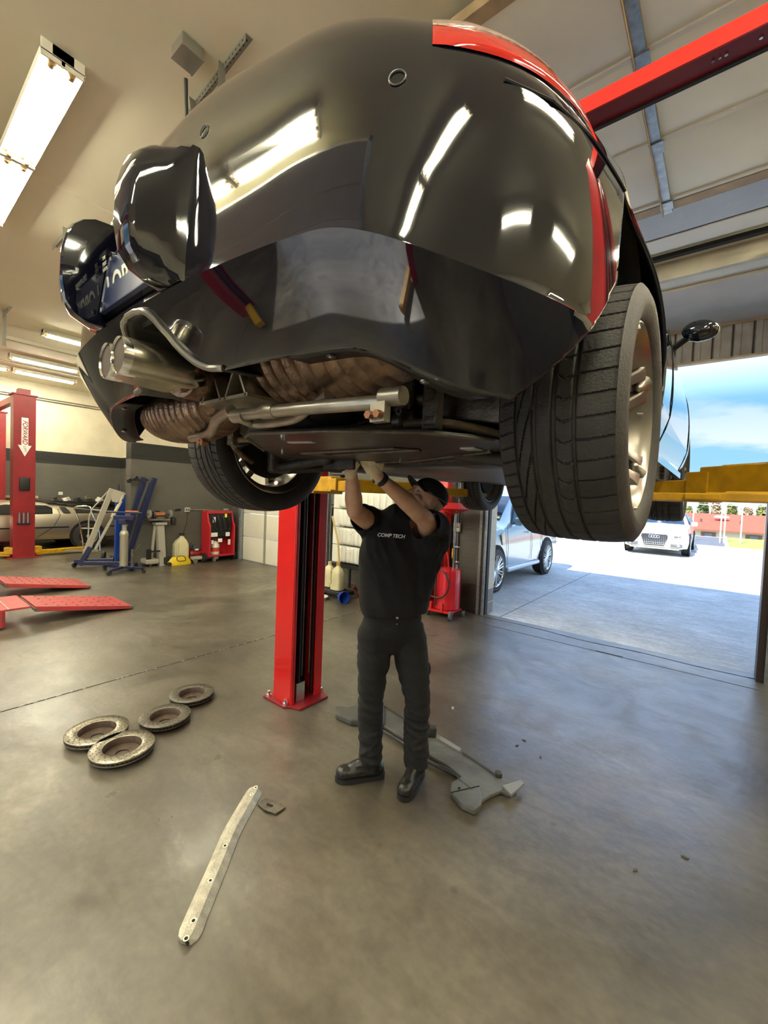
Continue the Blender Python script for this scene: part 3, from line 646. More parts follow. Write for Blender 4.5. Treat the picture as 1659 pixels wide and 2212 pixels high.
# low red ramps of a floor lift at the left
def ramp_lift(x0, x1, label):
    t = thing('platform_lift', label, 'vehicle ramp', ((x0+x1)/2, 1.2, 0), 'low red drive-on platforms')
    b = BM(); prism(b, [(2.19, .005), (2.19, .045), (1.20, .215), (1.20, .155)], x0, x1, 0, Matrix(((0, 0, 1, 0), (1, 0, 0, 0), (0, 1, 0, 0), (0, 0, 0, 1))))
    r_ = obj('ramp', b, red_ramp_m, t, smooth=False, bevel=.003)
    b = BM()
    for i in range(9):
        for j in range(4):
            y = 1.32+i*.095; z = .215-(y-1.2)*.1717; x = x0+.09+j*(x1-x0-.18)/3+(.03 if i % 2 else -.03)
            cyl(b, (x, y, z-.002), (x, y, z+.006), .016, .011, n=10)
    obj('tread_stud', b, red_dark, r_)
    b = BM(); cyl(b, (x0-.012, 2.175, .03), (x1+.012, 2.175, .03), .018, n=12); cyl(b, (x0-.01, 1.21, .178), (x1+.01, 1.21, .178), .02, n=12); obj('hinge_pin', b, steel, r_)
    b = BM(); bb(b, x0, x1, -2.6, 1.16, .205, .225); bb(b, x0, x0+.03, -2.6, .95, .03, .205); bb(b, x1-.03, x1, -2.6, .95, .03, .205); bb(b, x0, x1, .92, .95, .03, .205)
    obj('deck', b, red_ramp_m, t, smooth=False, bevel=.003)
    b = BM(); bb(b, x0-.005, x1+.005, .97, .982, .224, .2275); obj('deck_seam', b, steel, t, smooth=False)
    b = BM(); bb(b, x1-.002, x1+.002, .62, .66, .10, .112); bb(b, x1-.002, x1+.002, .634, .646, .09, .122); bb(b, x0+.1, x1-.1, -2.4, .8, 0, .035); obj('lift_frame', b, rubber_dark, t, smooth=False)
ramp_lift(-6.56, -5.88, 'nearer low red ramp platform at the left edge')
ramp_lift(-8.14, -7.47, 'farther low red ramp platform behind the nearer one')

# ceiling hangers, junction box, conduit
def perf(b, p0, p1, w=.045, up=(0, 1, 0), holes=True):
    p0 = Vector(p0); p1 = Vector(p1); d = p1-p0; L = d.length; d.normalize(); s = d.cross(Vector(up)).normalized(); u2 = s.cross(d).normalized()
    R = Matrix(((d.x, s.x, u2.x, 0), (d.y, s.y, u2.y, 0), (d.z, s.z, u2.z, 0), (0, 0, 0, 1)))
    bx(b, (p0+p1)/2, (L, .003, w), R, 0); bx(b, (p0+p1)/2+u2*w/2+s*w/2, (L, w, .003), R, 0)
    k = .03
    while holes and k < L: 
        for sg in (-1, 1): cyl(b, p0+d*k+s*.0025*sg, p0+d*k+s*.0022*sg+s*sg*.0005, .007, n=8, mi=1)
        cyl(b, p0+d*k+u2*(w/2-.002)+s*w/2, p0+d*k+u2*(w/2-.0028)+s*w/2, .007, n=8, mi=1); k += .04
hm = [mat('grey_slotted_angle', (.27, .26, .22), rough=.45, metal=.5), matte_black]
t = thing('ceiling_hanger', 'slotted grey steel angle hanger on the ceiling above the bumper', 'steel hanger', (-2.8, 1.45, HC))
b = BM(); perf(b, (-2.34, 1.43, HC-.025), (-3.16, 1.47, HC-.025), up=(0, 0, 1)); obj('ceiling_angle', b, hm, t, smooth=False)
b = BM(); perf(b, (-2.62, 1.45, HC-.02), (-2.62, 1.45, 3.3), up=(1, 0, 0)); obj('hanger_leg', b, hm, t, smooth=False)
b = BM(); perf(b, (-3.02, 1.46, HC-.02), (-2.72, 1.45, 3.3), up=(1, 0, 0)); obj('hanger_leg', b, hm, t, smooth=False)
b = BM(); tube(b, [(-2.80, 1.30, 4.2), (-2.84, 1.33, 4.0), (-2.84, 1.36, 3.85), (-2.82, 1.4, 3.3)], .011, sub=5); tag(obj('power_cord', b, rubber_dark), 'black cord dropping from the grey junction box to the hanger', 'cord')
t = thing('junction_box', 'grey steel junction box on the ceiling left of the slotted hanger', 'junction box', (-2.70, 1.26, HC))
b = BM(); rbox(b, (-2.70, 1.26, HC-.035), (.14, .13, .07), .004); obj('body', b, hm[0], t)
b = BM(); rbox(b, (-2.70, 1.26, HC-.074), (.15, .14, .008), .003); cyl(b, (-2.63, 1.2, HC-.078), (-2.63, 1.2, HC-.083), .006, n=8); cyl(b, (-2.77, 1.32, HC-.078), (-2.77, 1.32, HC-.083), .006, n=8); obj('cover', b, hm[0], t)
b = BM(); tube(b, [(-2.86, 1.36, 3.75), (-2.86, 1.36, 3.3)], .028, 12); tag(obj('spring', b, mat('spring_steel', (.12, .12, .11), rough=.5, metal=.5, bump=1, bscale=90)), 'coiled door spring hanging beside the slotted hanger', 'spring')
t = thing('ceiling_hanger', 'slotted steel hanger left of the bumper guard', 'steel hanger', (-5.7, 1.37, HC))
b = BM(); perf(b, (-5.4, 1.37, HC-.025), (-6.1, 1.37, HC-.025), up=(0, 0, 1), holes=False); obj('ceiling_angle', b, hm, t, smooth=False)
b = BM(); perf(b, (-5.55, 1.37, HC-.02), (-5.5, 1.37, 3.75), up=(1, 0, 0)); obj('hanger_leg', b, hm, t, smooth=False)
t = thing('ceiling_hanger', 'small pale slotted hanger at the left edge carrying a rail', 'steel hanger', (-8.8, 1.4, HC))
b = BM(); perf(b, (-8.75, 1.43, HC-.025), (-9.15, 1.43, HC-.025), up=(0, 0, 1), holes=False); obj('ceiling_angle', b, hm, t, smooth=False)
b = BM(); perf(b, (-8.95, 1.43, HC-.02), (-8.95, 1.43, 3.72), up=(1, 0, 0)); obj('hanger_leg', b, hm, t, smooth=False)
b = BM(); bb(b, -9.0, -8.94, 1.40, 5.4, 3.84, 3.90); obj('door_rail', b, mat('cream_rail', (.5, .46, .34), rough=.4), t, smooth=False)
b = BM(); cyl(b, (-12.6, -4, HC-.02), (-12.6, 5.05, HC-.02), .014, n=8); tag(obj('conduit', b, steel), 'thin conduit running along the ceiling between the light rows', 'conduit')
b = BM(); cyl(b, (-14.72, -4, 3.85), (-14.72, 5.05, 3.85), .016, n=8); cyl(b, (-14.72, -4, 3.91), (-14.72, 5.05, 3.91), .012, n=8); tag(obj('conduit', b, steel), 'pair of thin conduits along the top of the far wall', 'conduit')
# ================================================================== THE BLACK SPORTS CAR ON THE LIFT
CX, CY, CZ = -1.07, 1.28, 1.66
def W(c, l, h): return Vector((CX+c, CY+l, CZ+h))
car = thing('sports_car', 'glossy black two seat sports car raised on the lift, seen from its rear right corner', 'car', (CX, CY+1.2, CZ))
ORG[car.name] = Vector((CX, CY+1.2, CZ))
PLAN = [(0, -.895), (.15, -.893), (.3, -.885), (.5, -.862), (.64, -.825), (.745, -.765), (.82, -.68), (.868, -.56), (.893, -.40), (.908, -.2), (.912, 0), (.908, .3), (.895, .8), (.888, 1.4), (.888, 2.0), (.885, 2.45), (.86, 2.8), (.78, 3.1), (.62, 3.28), (.35, 3.38), (0, 3.41)]
def _dense(P, n):
    Q = [Vector((-P[1][0], P[1][1], 0))]+[Vector((*p, 0)) for p in P]+[Vector((-P[-2][0], P[-2][1], 0))]
    out = []
    for i in range(1, len(Q)-2):
        a, p, q, c = Q[i-1:i+3]
        for k in range(40):
            t = k/40; out.append(.5*((2*p)+(q-a)*t+(2*a-5*p+4*q-c)*t*t+(3*p-a-3*q+c)*t**3))
    out.append(Q[-2]); A = np.array([[v.x, v.y] for v in out]); A[0, 0] = 0; A[-1, 0] = 0
    for _ in range(60):                                        # fair the outline so reflections run smoothly
        B = A.copy(); B[1:-1] = .25*A[:-2]+.5*A[1:-1]+.25*A[2:]; B[0, 1] = A[0, 1]; A = B; A[0, 0] = 0; A[-1, 0] = 0
    s = np.r_[0, np.cumsum(np.hypot(*np.diff(A, axis=0).T))]; ss = np.linspace(0, s[-1], n)
    return np.c_[np.interp(ss, s, A[:, 0]), np.interp(ss, s, A[:, 1])], ss
NP_ = 520
PC, PS = _dense(PLAN, NP_)
T_ = np.gradient(PC, axis=0); T_ /= np.hypot(*T_.T)[:, None]
NRM = np.c_[T_[:, 1]*-1, T_[:, 0]]; NRM *= np.sign((NRM[:, 0]*PC[:, 0]+NRM[:, 1]*(PC[:, 1]-1.2)))[:, None]
HR = np.array([.150, .20, .25, .295, .300, .34, .42, .52, .61, .69, .74, .79, .83, .855, .87])
DR = np.array([.098, .060, .027, .000, .008, .008, .012, .020, .032, .046, .068, .11, .18, .28, .44])
DS = np.array([.055, .034, .016, .004, .004, .000, .000, .004, .016, .036, .066, .105, .165, .25, .35])
def _sm(x, a, c): t = min(1, max(0, (x-a)/(c-a))); return t*t*(3-2*t)
def _pl(H, D, h):
    # piecewise smooth (two spans, sharp at the crease between .295 and .300)
    out = np.interp(h, H, D)
    return out
def _smooth_rows():
    lo_h = np.linspace(.150, .295, 22); hi = np.linspace(0, 1, 90)
    # upper part parametrised by arc so the shoulder is evenly sampled
    Hh, Dd, Ds = HR[4:], DR[4:], DS[4:]
    s = np.r_[0, np.cumsum(np.hypot(np.diff(Hh), np.diff(Dd)))]; s /= s[-1]
    uh, ud, us = (np.interp(hi, s, q) for q in (Hh, Dd, Ds))
    for _ in range(60):
        for q in (uh, ud, us):
            q[2:-1] = .25*q[1:-2]+.5*q[2:-1]+.25*q[3:]
    ld, ls = np.interp(lo_h, HR[:4], DR[:4]), np.interp(lo_h, HR[:4], DS[:4])
    for _ in range(20):
        for q in (ld, ls): q[1:-1] = .25*q[:-2]+.5*q[1:-1]+.25*q[2:]
    return np.r_[lo_h, uh], np.r_[ld, ud], np.r_[ls, us]
RH, RD, RS = _smooth_rows()
def surf(i, j, off=0.):
    p = PC[i]; n = NRM[i]; w = max(0., -n[1]); w = w*w*(3-2*w)
    fr = max(0., n[1])
    d = w*RD[j]+(1-w)*RS[j]*(1+1.2*fr) - off
    l = p[1]; h = RH[j]
    if h > .42 and l > .6:
        k = np.interp(l, [.6, 1.6, 2.4, 3.4], [1, 1.02, .86, .50]); h = .42+(h-.42)*k
    if l < .3:
        if h > .42: h = .42+(h-.42)*(1-.21*_sm(p[0], .45, .82)*(1-_sm(l, -.5, -.05)))
        if h > .42: h += .13*(h-.42)*(1-_sm(p[0], .10, .52))*(1-_sm(l, -.7, -.5))
        h += (.045-.085*_sm(p[0], .56, .86)*(1-_sm(l, -.4, -.1))-.045*_sm(l, -.4, -.1))*min(1, max(0, (.52-RH[j])/.2))
    tgt = np.array([0, min(max(l, -.15), 2.75)]); v = tgt-p; v = v/np.linalg.norm(v)
    # move in along the outline normal, turning toward the spine as the inset grows
    mixv = (1-min(1, max(0, d)/.5))*(-n)+min(1, max(0, d)/.5)*v; mixv /= np.linalg.norm(mixv)
    q = p+mixv*d
    return np.array([q[0], q[1], h+(.3*off if h > .6 else 0)])
GR = np.array([[surf(i, j) for j in range(len(RH))] for i in range(NP_)])          # right half
def mirror(g): m = g.copy(); m[..., 0] *= -1; return m
ARCH = [((0, .362), .382), ((2.47, .345), .372)]
def cut_h(c):
    a = abs(c); return .195+.135/(1+(a/.108)**5)
def in_arch(p):
    return any(math.hypot(p[1]-al, p[2]-ah) < r for (al, ah), r in ARCH) or (p[1] > -.382-(.362-p[2])*.85 and p[1] < 0 and p[2] < .362)
def shell(G, sgn):
    """delete what lies inside wheel arches, plate recess and exhaust cut-out, snapping the rims to their outline"""
    n, m = G.shape[:2]; inside = np.zeros((n, m), int)
    for (al, ah), r in ARCH:
        inside[(np.hypot(G[..., 1]-al, G[..., 2]-ah) < r) & (np.abs(G[..., 0]) > .45)] = 1
    low_ = (G[..., 1] > -.382-(.362-G[..., 2])*.85) & (G[..., 1] < 0) & (G[..., 2] < .362) & (inside == 0) & (np.abs(G[..., 0]) > .45); inside[low_] = 1
    rear = G[..., 1] < -.4
    inside[rear & (G[..., 0] < .155) & (G[..., 0] > -.20) & (G[..., 2] > .355) & (G[..., 2] < .625)] = 2
    ch = np.vectorize(cut_h)(G[..., 0]); inside[rear & (np.abs(G[..., 0]) < .22) & (G[..., 2] < ch-1e-4) & (ch > .1952)] = 3
    G0 = G.copy(); G = G.copy(); keep = np.zeros((n, m), bool); out = inside == 0
    nb = np.zeros_like(out); nb[1:] |= out[:-1]; nb[:-1] |= out[1:]; nb[:, 1:] |= out[:, :-1]; nb[:, :-1] |= out[:, 1:]
    nb[1:, 1:] |= out[:-1, :-1]; nb[:-1, :-1] |= out[1:, 1:]; nb[1:, :-1] |= out[:-1, 1:]; nb[:-1, 1:] |= out[1:, :-1]
    for i, j in zip(*np.where(~out & nb)):
        k = inside[i, j]
        if k == 1:
            nbp = [G0[a_, c_] for a_ in range(max(0, i-1), min(n, i+2)) for c_ in range(max(0, j-1), min(m, j+2)) if inside[a_, c_] == 0]
            q = np.mean(nbp, 0); p = G0[i, j].copy()
            for _ in range(18):
                mid = (p+q)/2
                if in_arch(mid): p = mid
                else: q = mid
            G[i, j] = q
        elif k == 3:
            hh = cut_h(G[i, j, 0]); jj = int(np.argmin(np.abs(G0[i, :22, 2]-hh)))
            G[i, j] = G0[i, jj]; G[i, j, 2] = hh
        keep[i, j] = True
    ok = out | keep
    return G, ok, out
b = BM(); vid = {}
NJ = len(RH)
full = np.concatenate([mirror(GR)[::-1][:-1], GR]); 
full, ok, out = shell(full, 1)
sg = np.sign(full[..., 0])
NI = full.shape[0]
# mend the sign used when snapping the exhaust cut-out on the left half
V = {}
def vv(i, j):
    if (i, j) not in V: p = full[i, j]; V[(i, j)] = b.verts.new((CX+p[0], CY+p[1], CZ+p[2]))
    return V[(i, j)]
for i in range(NI-1):
    for j in range(NJ-1):
        q = [(i, j), (i+1, j), (i+1, j+1), (i, j+1)]
        if all(ok[a] for a in q) and sum(out[a] for a in q) >= 1: b.faces.new([vv(*a) for a in q])
# close the ring at the nose and the top deck
b.faces.new([vv(i, NJ-1) for i in range(0, NI-1, 1)])
bmesh.ops.remove_doubles(b, verts=b.verts, dist=.0008)
body = obj('body_shell', b, [paint, matte_black], car, angle=28)
so = body.modifiers.new('thick', 'SOLIDIFY'); so.thickness = .014; so.offset = -1; so.material_offset = 1; so.material_offset_rim = 0; so.use_quality_normals = True
def on(c, h, side=1, off=.0, lmin=None):
    """surface point of the rear half by lateral position c (rear face) or by l (side)"""
    j = int(np.argmin(np.abs(RH-h)+(RH < .2976)*(h > .3)*9)); best = None
    for i in range(0, 260):
        p = surf(i, j, off)
        d = abs(p[0]-c) if lmin is None else abs(p[1]-lmin)
        if best is None or d < best[0]: best = (d, p, i)
    p = best[1]; n = NRM[best[2]]
    return W(side*p[0], p[1], p[2]), Vector((side*n[0], n[1], 0))
# seams of the rear bumper, parking sensors
for sd in (1, -1):
    b = BM(); pts = [on(.79, .600, sd, .001)[0], on(.83, .596, sd, .001)[0], on(0, .598, sd, .001, -.60)[0], on(0, .602, sd, .001, -.50)[0], on(0, .606, sd, .001, -.40)[0], on(0, .598, sd, .001, -.32)[0]]
    tube(b, pts, .0028, 6, 8); obj('bumper_seam', b, matte_black, car)
    for c, h in ((.665, .575), (.235, .625)):
        p, n = on(c, h, sd, .0015); q, _ = on(c, h-.05, sd, .0015); up = (p-q).normalized(); rt = n.cross(up).normalized(); nn = rt.cross(up)
        b = BM(); tube(b, [p+(rt*math.cos(a)+up*math.sin(a))*.0125 for a in np.linspace(0, 2*PI, 25)[:-1]], .0011, 5, loop=True)
        obj('parking_sensor', b, mat('sensor_rim', (.10, .10, .09), rough=.3), car)
# tail lights hugging the surface
def patch(name, i0, i1, lo, hi, off, m, parent, side):
    b = BM(); rows = []; K = 14
    for i in range(i0, i1+1, 2):
        u = (i-i0)/(i1-i0); hl, hh = lo(u), hi(u); row = []
        for k in range(K+1):
            h = hl+(hh-hl)*k/K; jf = np.interp(h, RH[22:], np.arange(22, NJ)); j = int(jf); fr_ = jf-j; j2 = min(j+1, NJ-1)
            o_ = off*min(1, 4*min(u, 1-u, k/K+.05, 1-k/K+.05)+.2)
            p = surf(i, j, o_)*(1-fr_)+surf(i, j2, o_)*fr_
            row.append(b.verts.new(W(side*p[0], p[1], p[2])))
        rows.append(row)
    for A, B in zip(rows, rows[1:]):
        for k in range(K): b.faces.new((A[k], A[k+1], B[k+1], B[k]))
    return obj(name, b, m, parent)
ia = int(np.argmin(abs(PC[:200, 0]-.72))); ib = int(np.argmin(abs(PC[:260, 1]+.46)))
for sd in (1, -1):
    tl = patch('tail_light', ia, ib, lambda u: .650-.012*u, lambda u: .650-.012*u+.060*(1-u**3)+.002, .006, lens_red, car, sd)
    patch('clear_lens', ia, ib-8, lambda u: .708-.03*u, lambda u: .708-.03*u+.045*(1-u)+.003, .0075, lens_clear, tl, sd)
# plate recess
b = BM()
for x0, x1, y0, y1, h0, h1 in ((-.205, .16, -.80, -.79, .33, .64), (-.21, -.202, -.865, -.79, .33, .64), (.157, .165, -.865, -.79, .33, .64), (-.205, .16, -.85, -.79, .632, .642)):
    bb(b, CX+x0, CX+x1, CY+y0, CY+y1, CZ+h0, CZ+h1)
prism(b, [(-.888, .352), (-.79, .37), (-.79, .33), (-.85, .325)], CX-.202, CX+.157, 0, Matrix(((0, 0, 1, 0), (1, 0, 0, CY), (0, 1, 0, CZ), (0, 0, 0, 1))))
obj('plate_recess', b, black_plastic, car, smooth=False)
navy = mat('navy_plate', (.018, .028, .085), rough=.4)
pl = None
b = BM(); rbox(b, W(-.034, -.889, .445), (.292, .006, .150), .008, Matrix.Rotation(-.13, 4, 'X'))
pl = obj('licence_plate', b, navy, car)
MP = basis((1, 0, 0), (0, -.12, 1), W(-.034, -.8945, .445))
cream_t = mat('plate_letters', (.70, .68, .58), rough=.5)
text('lettering', 'LORDV', .080, MP @ Matrix.Translation((-.006, -.020, 0)), cream_t, pl, xscale=.92, bold=.0012)
text('lettering', 'DELAWARE', .022, MP @ Matrix.Translation((.02, .056, 0)), cream_t, pl)
for k, s_ in enumerate(('THE', 'FIRST', 'STATE')): text('lettering', s_, .011, MP @ Matrix.Translation((-.125, .058-.013*k, 0)), cream_t, pl)
b = BM()
for x in (-.10, .10): cyl(b, W(x-.034, -.895, .503), W(x-.034, -.88, .505), .011, n=10)
cyl(b, W(-.15, -.908, .384), W(-.15, -.895, .384), .008, n=8); obj('plate_screw', b, chrome, pl)
b = BM(); rbox(b, W(-.02, -.83, .605), (.07, .035, .03), .006); ll = obj('plate_lamp', b, black_plastic, car)
b = BM(); rbox(b, W(-.02, -.848, .60), (.05, .01, .018), .004); obj('lamp_lens', b, mat('clear_lamp', (.25, .24, .2), rough=.1), ll)
# bumper guards either side of the plate
for sd in (1, -1):
    b = BM(); rs = []
    for h, p in ((.340, .02), (.345, .45), (.36, .76), (.385, .93), (.43, 1), (.50, .98), (.54, .93), (.57, .84), (.592, .66), (.606, .42), (.614, .04)):
        y0 = -.882+.10*max(0, h-.50); fy = y0-.100*p; e = .010*(1-p)
        A = [(.142, -.80), (.142, y0), (.144+e, fy+.004), (.150+e, fy)]
        Bq = [(.168, fy+.002), (.186-e, fy+.006), (.194-e, fy+.012), (.199-e, fy+.020)]
        Cq = [(.214-e*.5, fy+(y0-fy)*.58), (.224, fy+(y0-fy)*.9), (.227, y0+.01), (.227, -.80)]
        rs.append([W(sd*c-(.045 if sd < 0 else 0), y, h) for c, y in A+Bq+Cq])
    rings(b, rs); g_ = obj('bumper_guard', b, paint, car, angle=32)
# exhaust cut-out lining and lip
b = BM(); N_ = 41; lip = []
for k in range(N_):
    c = -.225+.45*k/(N_-1); h = cut_h(c); p, n = on(abs(c), max(.151, h-.045), 1 if c >= 0 else -1); lip.append(Vector((CX+c, p.y, CZ+h)))
rows = [[p+Vector((0, o_, z_)) for p in lip] for o_, z_ in ((-.001, 0), (.02, .004), (.10, .01), (.17, 0.0))]
vs = [[b.verts.new(p) for p in r] for r in rows]
for A, B in zip(vs, vs[1:]):
    for k in range(N_-1): b.faces.new((A[k], A[k+1], B[k+1], B[k]))
ln = obj('exhaust_surround', b, mat('grey_black_plastic', (.03, .03, .026), rough=.4), car); s_ = ln.modifiers.new('s', 'SOLIDIFY'); s_.thickness = .004
b = BM(); tube(b, [p+Vector((0, -.004, 0)) for p in lip], .0075, 8); obj('exhaust_lip', b, mat('satin_grey_lip', (.23, .22, .19), rough=.3, metal=.5), car)
# twin tail pipes joined in one casing
b = BM(); rs = []
def twin(y, s, z, r=.041, w=.036):
    out = []
    for k in range(36):
        a = 2*PI*k/36; cx_ = w if math.cos(a) > 0 else -w; neck = 1-.10*math.exp(-(math.cos(a)/.35)**2)
        out.append(W((cx_+r*math.cos(a)*.95)*s, y, z+r*math.sin(a)*neck*1.0*s))
    return out
TZ = .222
rs = [twin(-.925, 1.0, TZ), twin(-.915, 1.05, TZ), twin(-.88, 1.06, TZ), twin(-.80, 1.10, TZ), twin(-.77, 1.0, TZ), twin(-.74, .7, TZ)]
rings(b, rs); tp = obj('exhaust_tip', b, tip_metal, car)
for s in (-1, 1):
    b = BM(); cc = W(s*.037, -.93, TZ)
    lathe(b, [(.037, .0), (.0395, -.004), (.0415, 0), (.0415, .03), (.038, .03), (.0355, .0)], cc, (0, 1, 0), 36)
    obj('tip_rim', b, chrome, tp)
    b = BM(); lathe(b, [(.0355, .002), (.0355, .0), (.001, .0)], W(s*.037, -.929+.001, TZ), (0, 1, 0), 30)
    lathe(b, [(.036, -.0025), (.033, -.0028), (.0, -.0022)], W(s*.037, -.9265, TZ), (0, 1, 0), 30); obj('tip_bore', b, soot, tp)
b = BM(); tube(b, [W(0, -.78, TZ), W(.03, -.62, TZ+.01), W(.12, -.60, .25), W(.2, -.60, .27)], .045, 14, 5); tube(b, [W(0, -.78, TZ-.01), W(-.08, -.62, TZ), W(-.18, -.60, .2), W(-.3, -.6, .2)], .045, 14, 5)
tube(b, [W(.04, -.74, TZ+.02), W(.06, -.6, .28), W(.3, -.55, .3)], .03, 10, 4); obj('exhaust_pipe', b, rusty, car)
def muffler(x0, x1, y, z, r, rz_, ribs, name='muffler'):
    b = BM(); n = 90; pr = []
    for k in range(n+1):
        t = k/n; e = min(1, math.sin(PI*min(max(t, .0), 1))**.33 if 0 < t < 1 else 0)
        rr = r*max(e, .12); rr += .0045*(math.cos(2*PI*ribs*t)**6)*1.2 if .08 < t < .92 else 0
        pr.append((rr, (x1-x0)*t))
    u = n; lathe(b, pr, (0, 0, 0), (1, 0, 0), 40)
    M = Matrix.Translation(W(x0, y, z)) @ Matrix.Diagonal((1, 1, rz_, 1)); bmesh.ops.transform(b, matrix=M, verts=b.verts)
    return obj(name, b, rusty, car)
muffler(-.02, .66, -.60, .275, .125, .96, 9)
muffler(-.66, -.12, -.56, .20, .115, .85, 9)
b = BM(); lathe(b, [(.05, 0), (.055, .004), (.055, .05), (.05, .054)], W(-.02, -.60, .27), (1, 0, 0), 24); obj('muffler_clamp', b, steel, car)
# cast aluminium bracket with ribs
b = BM(); bb(b, CX-.02, CX+.20, CY-.72, CY-.58, CZ+.160, CZ+.168)
for k in range(4): bx(b, W(.01+.055*k, -.66, .195), (.006, .12, .075), Matrix.Rotation(.5*(-1)**k, 4, 'Y'))
obj('engine_bracket', b, mat('cast_aluminium', (.50, .46, .36), rough=.4, metal=.7, noise=.3, nscale=20), car, smooth=False)
# silver brace and bars
al = mat('dull_aluminium', (.42, .39, .32), rough=.35, metal=.8, noise=.3, nscale=16)
b = BM(); tube(b, [W(-.30, -.60, .105), W(-.17, -.61, .11), W(-.02, -.67, .13), W(.10, -.70, .14)], .014, 12, 5); tube(b, [W(.10, -.69, .128), W(.36, -.69, .120), W(.57, -.66, .118)], .0138, 14, 4)
for x, y in ((.10, -.70), (.22, -.70), (.56, -.673)): cyl(b, W(x, y+.01, .126), W(x+.05, y+.01, .124), .0175, n=14)
bb(b, CX+.545, CX+.58, CY-.680, CY-.662, CZ+.078, CZ+.115); obj('rear_brace', b, al, car)
b = BM()
for x in (.55, .571): cyl(b, W(x, -.694, .09), W(x, -.683, .09), .008, n=6)
for x in (-.22, -.20): cyl(b, W(x, -.62, .085), W(x, -.60, .085), .01, n=6)
obj('brace_bolt', b, mat('rusty_bolt', (.28, .12, .06), rough=.5, metal=.5), car)
b = BM(); tube(b, [W(.08, -.69, .13), W(.10, -.66, .12), W(.11, -.63, .115), W(.25, -.63, .115), W(.34, -.65, .13), W(.42, -.67, .145)], .0115, 10, 5); obj('coolant_bar', b, al, car)
# anti roll bar with drop link, right side
for sd in (1, -1):
    b = BM(); tube(b, [W(0, -.33, .14), W(sd*.30, -.33, .14), W(sd*.46, -.33, .14), W(sd*.58, -.27, .12), W(sd*.70, -.10, .075)], .0125, 10, 5); obj('anti_roll_bar', b, mat('ochre_bar', (.30, .22, .12), rough=.5, metal=.3, noise=.5, nscale=20), car)
    b = BM(); lathe(b, [(.02, -.02), (.028, -.016), (.028, .016), (.02, .02)], W(sd*.47, -.335, .14), (1, 0, 0), 20); bb(b, CX+sd*.47-.022, CX+sd*.47+.022, CY-.36, CY-.33, CZ+.12, CZ+.27)
    cyl(b, W(sd*.47, -.37, .205), W(sd*.47, -.33, .205), .016, n=6); obj('bar_bracket', b, dirty_steel, car, smooth=False)
    # links and carrier
    b = BM(); capsule(b, [W(sd*.34, -.22, .22), W(sd*.70, -.20, .14)], [.02, .024], 10, ((0, 1, 0), .6)); obj('suspension_arm', b, grime, car)
    b = BM(); capsule(b, [W(sd*.34, .05, .10), W(sd*.66, -.02, .05)], [.026, .022], 10); capsule(b, [W(sd*.36, .42, .10), W(sd*.64, .06, .05)], [.02, .02], 10); obj('suspension_arm', b, grime, car)
    b = BM(); rbox(b, W(sd*.50, -.255, .19), (.42, .02, .07), .006, Matrix.Rotation(sd*.14, 4, 'Y')); obj('cross_member', b, dirty_steel, car)
    b = BM(); cyl(b, W(sd*.40, .03, .26), W(sd*.66, .0, .18), .016, n=12); 
    for k in range(5): lathe(b, [(.022, 0), (.042-.003*k, .008), (.022, .016)], W(sd*(.40+.017*k), .03, .26-.005*k), (sd, 0, -.3), 18)
    obj('drive_shaft', b, black_plastic, car)
    b = BM(); cyl(b, W(sd*.58, .06, .12), W(sd*.52, .10, .62), .028, n=14)
    for k in range(7): tube(b, [W(sd*(.575-.006*k)+.055*math.cos(a), .07+.055*math.sin(a), .2+.05*k+.008*a) for a in np.linspace(0, 2*PI, 18)], .006, 6)
    obj('spring_strut', b, grime, car)
    b = BM(); rbox(b, W(sd*.63, 0, .16), (.05, .12, .26), .02); cyl(b, W(sd*.6, 0, .165), W(sd*.72, 0, .165), .06, n=20); obj('hub_carrier', b, dirty_steel, car)
# gearbox and engine mass above
b = BM(); rbox(b, W(0, -.15, .30), (.44, .55, .30), .05); rbox(b, W(0, .45, .30), (.62, .6, .32), .06); cyl(b, W(-.10, -.44, .25), W(-.10, -.36, .25), .10, n=24); rbox(b, W(.18, -.40, .27), (.16, .10, .12), .02); rbox(b, W(-.2, -.36, .19), (.12, .1, .05), .012)
tube(b, [W(.25, -.40, .2), W(.3, -.3, .16), W(.2, -.2, .15)], .02, 8, 4); tube(b, [W(.05, -.45, .2), W(.1, -.36, .15), W(.32, -.3, .18)], .012, 8, 4)
for k in range(8): cyl(b, W(-.1+.09*math.cos(k*.785), -.45, .25+.09*math.sin(k*.785)), W(-.1+.09*math.cos(k*.785), -.43, .25+.09*math.sin(k*.785)), .008, n=6)
obj('gearbox', b, grime, car)
b = BM(); rbox(b, W(0, -.42, .40), (1.30, .05, .16), .02); rbox(b, W(0, 1.1, .44), (1.36, 3.3, .2), .03); obj('inner_structure', b, matte_black, car)
b = BM()
bb(b, CX-.70, CX+.70, CY-.66, CY-.40, CZ+.40, CZ+.42); obj('heat_shield', b, mat('heat_shield_m', (.05, .045, .04), rough=.5, metal=.5, bump=.6, bscale=30), car, smooth=False)
